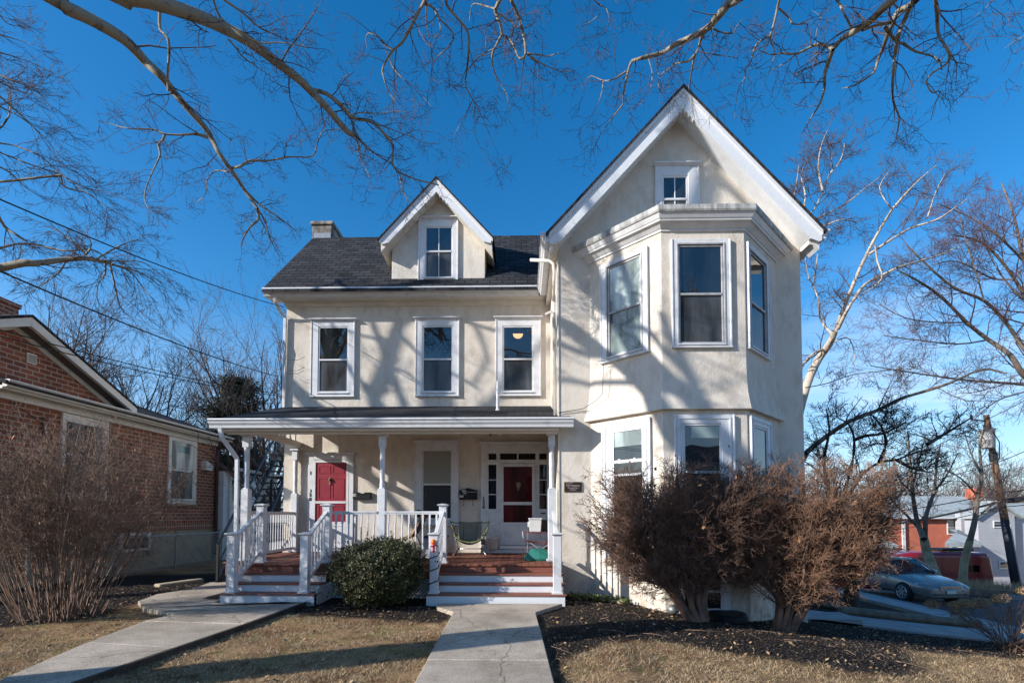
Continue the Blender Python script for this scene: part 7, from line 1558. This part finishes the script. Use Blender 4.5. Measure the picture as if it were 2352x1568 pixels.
# leather-brown curved chair behind the railing
M['leather'] = mat('brown_leather', (0.075, 0.035, 0.022), .5, .4, 6); lc = thing('lounge_chair', 'dark brown curved lounge chair behind the middle railing', 'chair', (-2.6, 11.7, .6), 0)
mb = MB(); P = [(-.45, 0, .38), (-.2, 0, .42), (.05, 0, .55), (.22, 0, .85), (.30, 0, 1.05)]; S = smooth(P, 4)
rows = [[(p[0], y, p[2]) for p in S] for y in (-.28, -.1, .1, .28)]; sheet(mb, rows); thick(mb.build('seat', M['leather'], lc, smooth=True), .06)
mb = MB()
for y in (-.3, .3): mb.tube([(p[0]+.03, y, p[2]-.04) for p in S], .018, 6); mb.tube([(-.3, y, .36), (-.4, y, .01)], .016, 6); mb.tube([(.05, y, .5), (.25, y, .01)], .016, 6)
mb.build('frame', M['board'], lc)
mb = MB(); mb.ball((.16, 0, .99), .10, 10, (1, 2.2, 1)); mb.build('headrest', M['leather'], lc, smooth=True)
M['tub'] = mat('grey_tub', (.30, .32, .36), .5); M['navy'] = mat('navy_lid', (.02, .03, .12), .5); tb = thing('storage_tub', 'grey storage tub with navy lid on the deck below the porch window', 'tub', (-2.05, 11.8, .6)); mb = MB(); mb.box(-.27, .27, -.18, .18, 0, .42); mb.build('body', M['tub'], tb, bevel=.02); mb = MB(); mb.box(-.30, .30, -.21, .21, .42, .46); mb.build('lid', M['navy'], tb, bevel=.01); mb = MB(); mb.box(.05, .25, -.19, -.182, .08, .2); mb.build('patch', mat('blue_patch', (.03, .16, .28), .5), tb)
# white planter pot by the door, orange feeder on the newel
mb = MB(); mb.lathe([(.10, 0), (.125, .02), (.14, .26), (.155, .27), (.155, .30), (.13, .30)], (0, 0, 0), 20); o = mb.build('plant_pot', M['label'], smooth=True); o.location = (-.72, 12.42, .702); tag(o, 'round white plant pot beside the entrance door', 'pot')
M['orange'] = mat('orange_plastic', (0.9, 0.18, 0.01), .35); M['pink'] = mat('pink_plastic', (0.85, 0.03, 0.12), .35); tt = thing('toy_torch', 'bright orange ball on a pink handle tied to the newel post by the main steps', 'toy', (-1.58, 8.88, 1.08))
mb = MB(); mb.ball((0, 0, 0), .045, 14, (1, 1, 1.15)); mb.build('ball', M['orange'], tt, smooth=True); mb = MB(); mb.lathe([(.017, -.19), (.021, -.18), (.021, -.07), (.03, -.06), (.03, -.045)], (0.01, 0, 0), 12); mb.build('handle', M['pink'], tt, smooth=True); mb = MB(); mb.tube([(-.05, .03, -.09), (-.03, -.03, -.075), (.04, -.03, -.06), (.09, .02, -.075)], .009, 6); mb.build('strap', M['blackp'], tt)
# garland cord wound round the newel
mb = MB(); n = 60; pts = []
for i in range(n):
    t = i/(n-1); a = t*2*math.pi*3.2+1; z = .22+.72*t; c_, s_ = math.cos(a), math.sin(a); k = .078/max(abs(c_), abs(s_)); pts.append((-1.58+c_*k, 8.99+s_*k, z))
mb.tube(pts, .010, 5); tag(mb.build('wound_cord', M['blackp']), 'dark cord wound round the left newel of the main steps', 'cord')
# stones, lamp and ring by the bay
for (x, y, s, lab) in ((1.72, 9.45, .055, 'small rounded tan stone at the bay wall foot, left of its twin'), (1.86, 9.40, .07, 'larger rounded tan stone at the bay wall foot')):
    mb = MB(); mb.ball((x, y, ground_z(x, y)+s*.5), s, 10, (1.2, 1, .7)); tag(mb.build('stone', M['foundation'], smooth=True), lab, 'stone')
mb = MB(); mb.lathe([(.30, 0), (.33, .03), (.33, .12), (.30, .15)], (3.55, 8.72, ground_z(3.5, 8.7)), 24); tag(mb.build('window_well_rim', M['blackp']), 'dark curved rim before the low cellar window', 'rim')
mb = MB(); mb.ball((2.62, 8.72, ground_z(2.6, 8.7)+.10), .11, 12, (1, 1, .8)); tag(mb.build('garden_light', M['galv'], smooth=True), 'small domed metal garden light at the foot of the left hedge', 'light')
# ------------------------------------------------------------------ the side of the street behind the viewer (seen in the window panes)
def plain_house(label, x0, x1, y0, y1, h, rh, mw):
    t = thing('house', label, 'house'); mb = MB(); mb.box(x0, x1, y0, y1, -1, h); mb.build('wall', mw, t)
    mb = MB(); ym = (y0+y1)/2; mb.prism([(y0-.4, h), (ym, h+rh), (y1+.4, h)], x0-.4, x1+.4, 'X'); mb.build('roof', M['shingle'], t)
    n = int((x1-x0)/2.6)
    for k in range(n):
        for z in ([1.0] if h < 4 else [1.0, 4.0]):
            xx = x0+1.2+k*2.6; mb = MB(); mb.box(xx-.08, xx+1.08, y1, y1+.05, z-.08, z+1.48); o = mb.build('window', M['white'], t); mb = MB(); mb.box(xx, xx+1, y1+.05, y1+.06, z, z+1.4); mb.build('pane', M['glassdk'], o)
plain_house('two-storey grey house across the front street behind the viewer, the widest of three', -16, -3, -38, -29, 6.2, 2.6, M['greyb'])
plain_house('single-storey red brick house across the front street behind the viewer', 1, 12, -37, -29, 3.6, 2.4, M['farbrick'])
plain_house('two-storey white boarded house across the front street behind the viewer', 16, 26, -38, -29, 6.0, 2.8, M['whiteboard'])
for i, (x, y, h_, lab) in enumerate([(-6, -22, 12, 'bare street tree behind the viewer before the grey house'), (6.5, -21, 13, 'bare street tree behind the viewer before the brick house'), (15, -24, 12, 'bare street tree behind the viewer before the white house')]):
    bare_tree(lab, (x, y, -.2), h_, (0, 0), .28, 7, .7, cnt=(7, 4), m_t='bark', m_b='twig', r=.26, rmin=.012, seed=90+i) if False else None
for o in list(COL.objects):
    if o.parent is None and o.type in ('MESH', 'EMPTY') and 'kind' not in o and 'category' not in o: print('UNTAGGED', o.name)
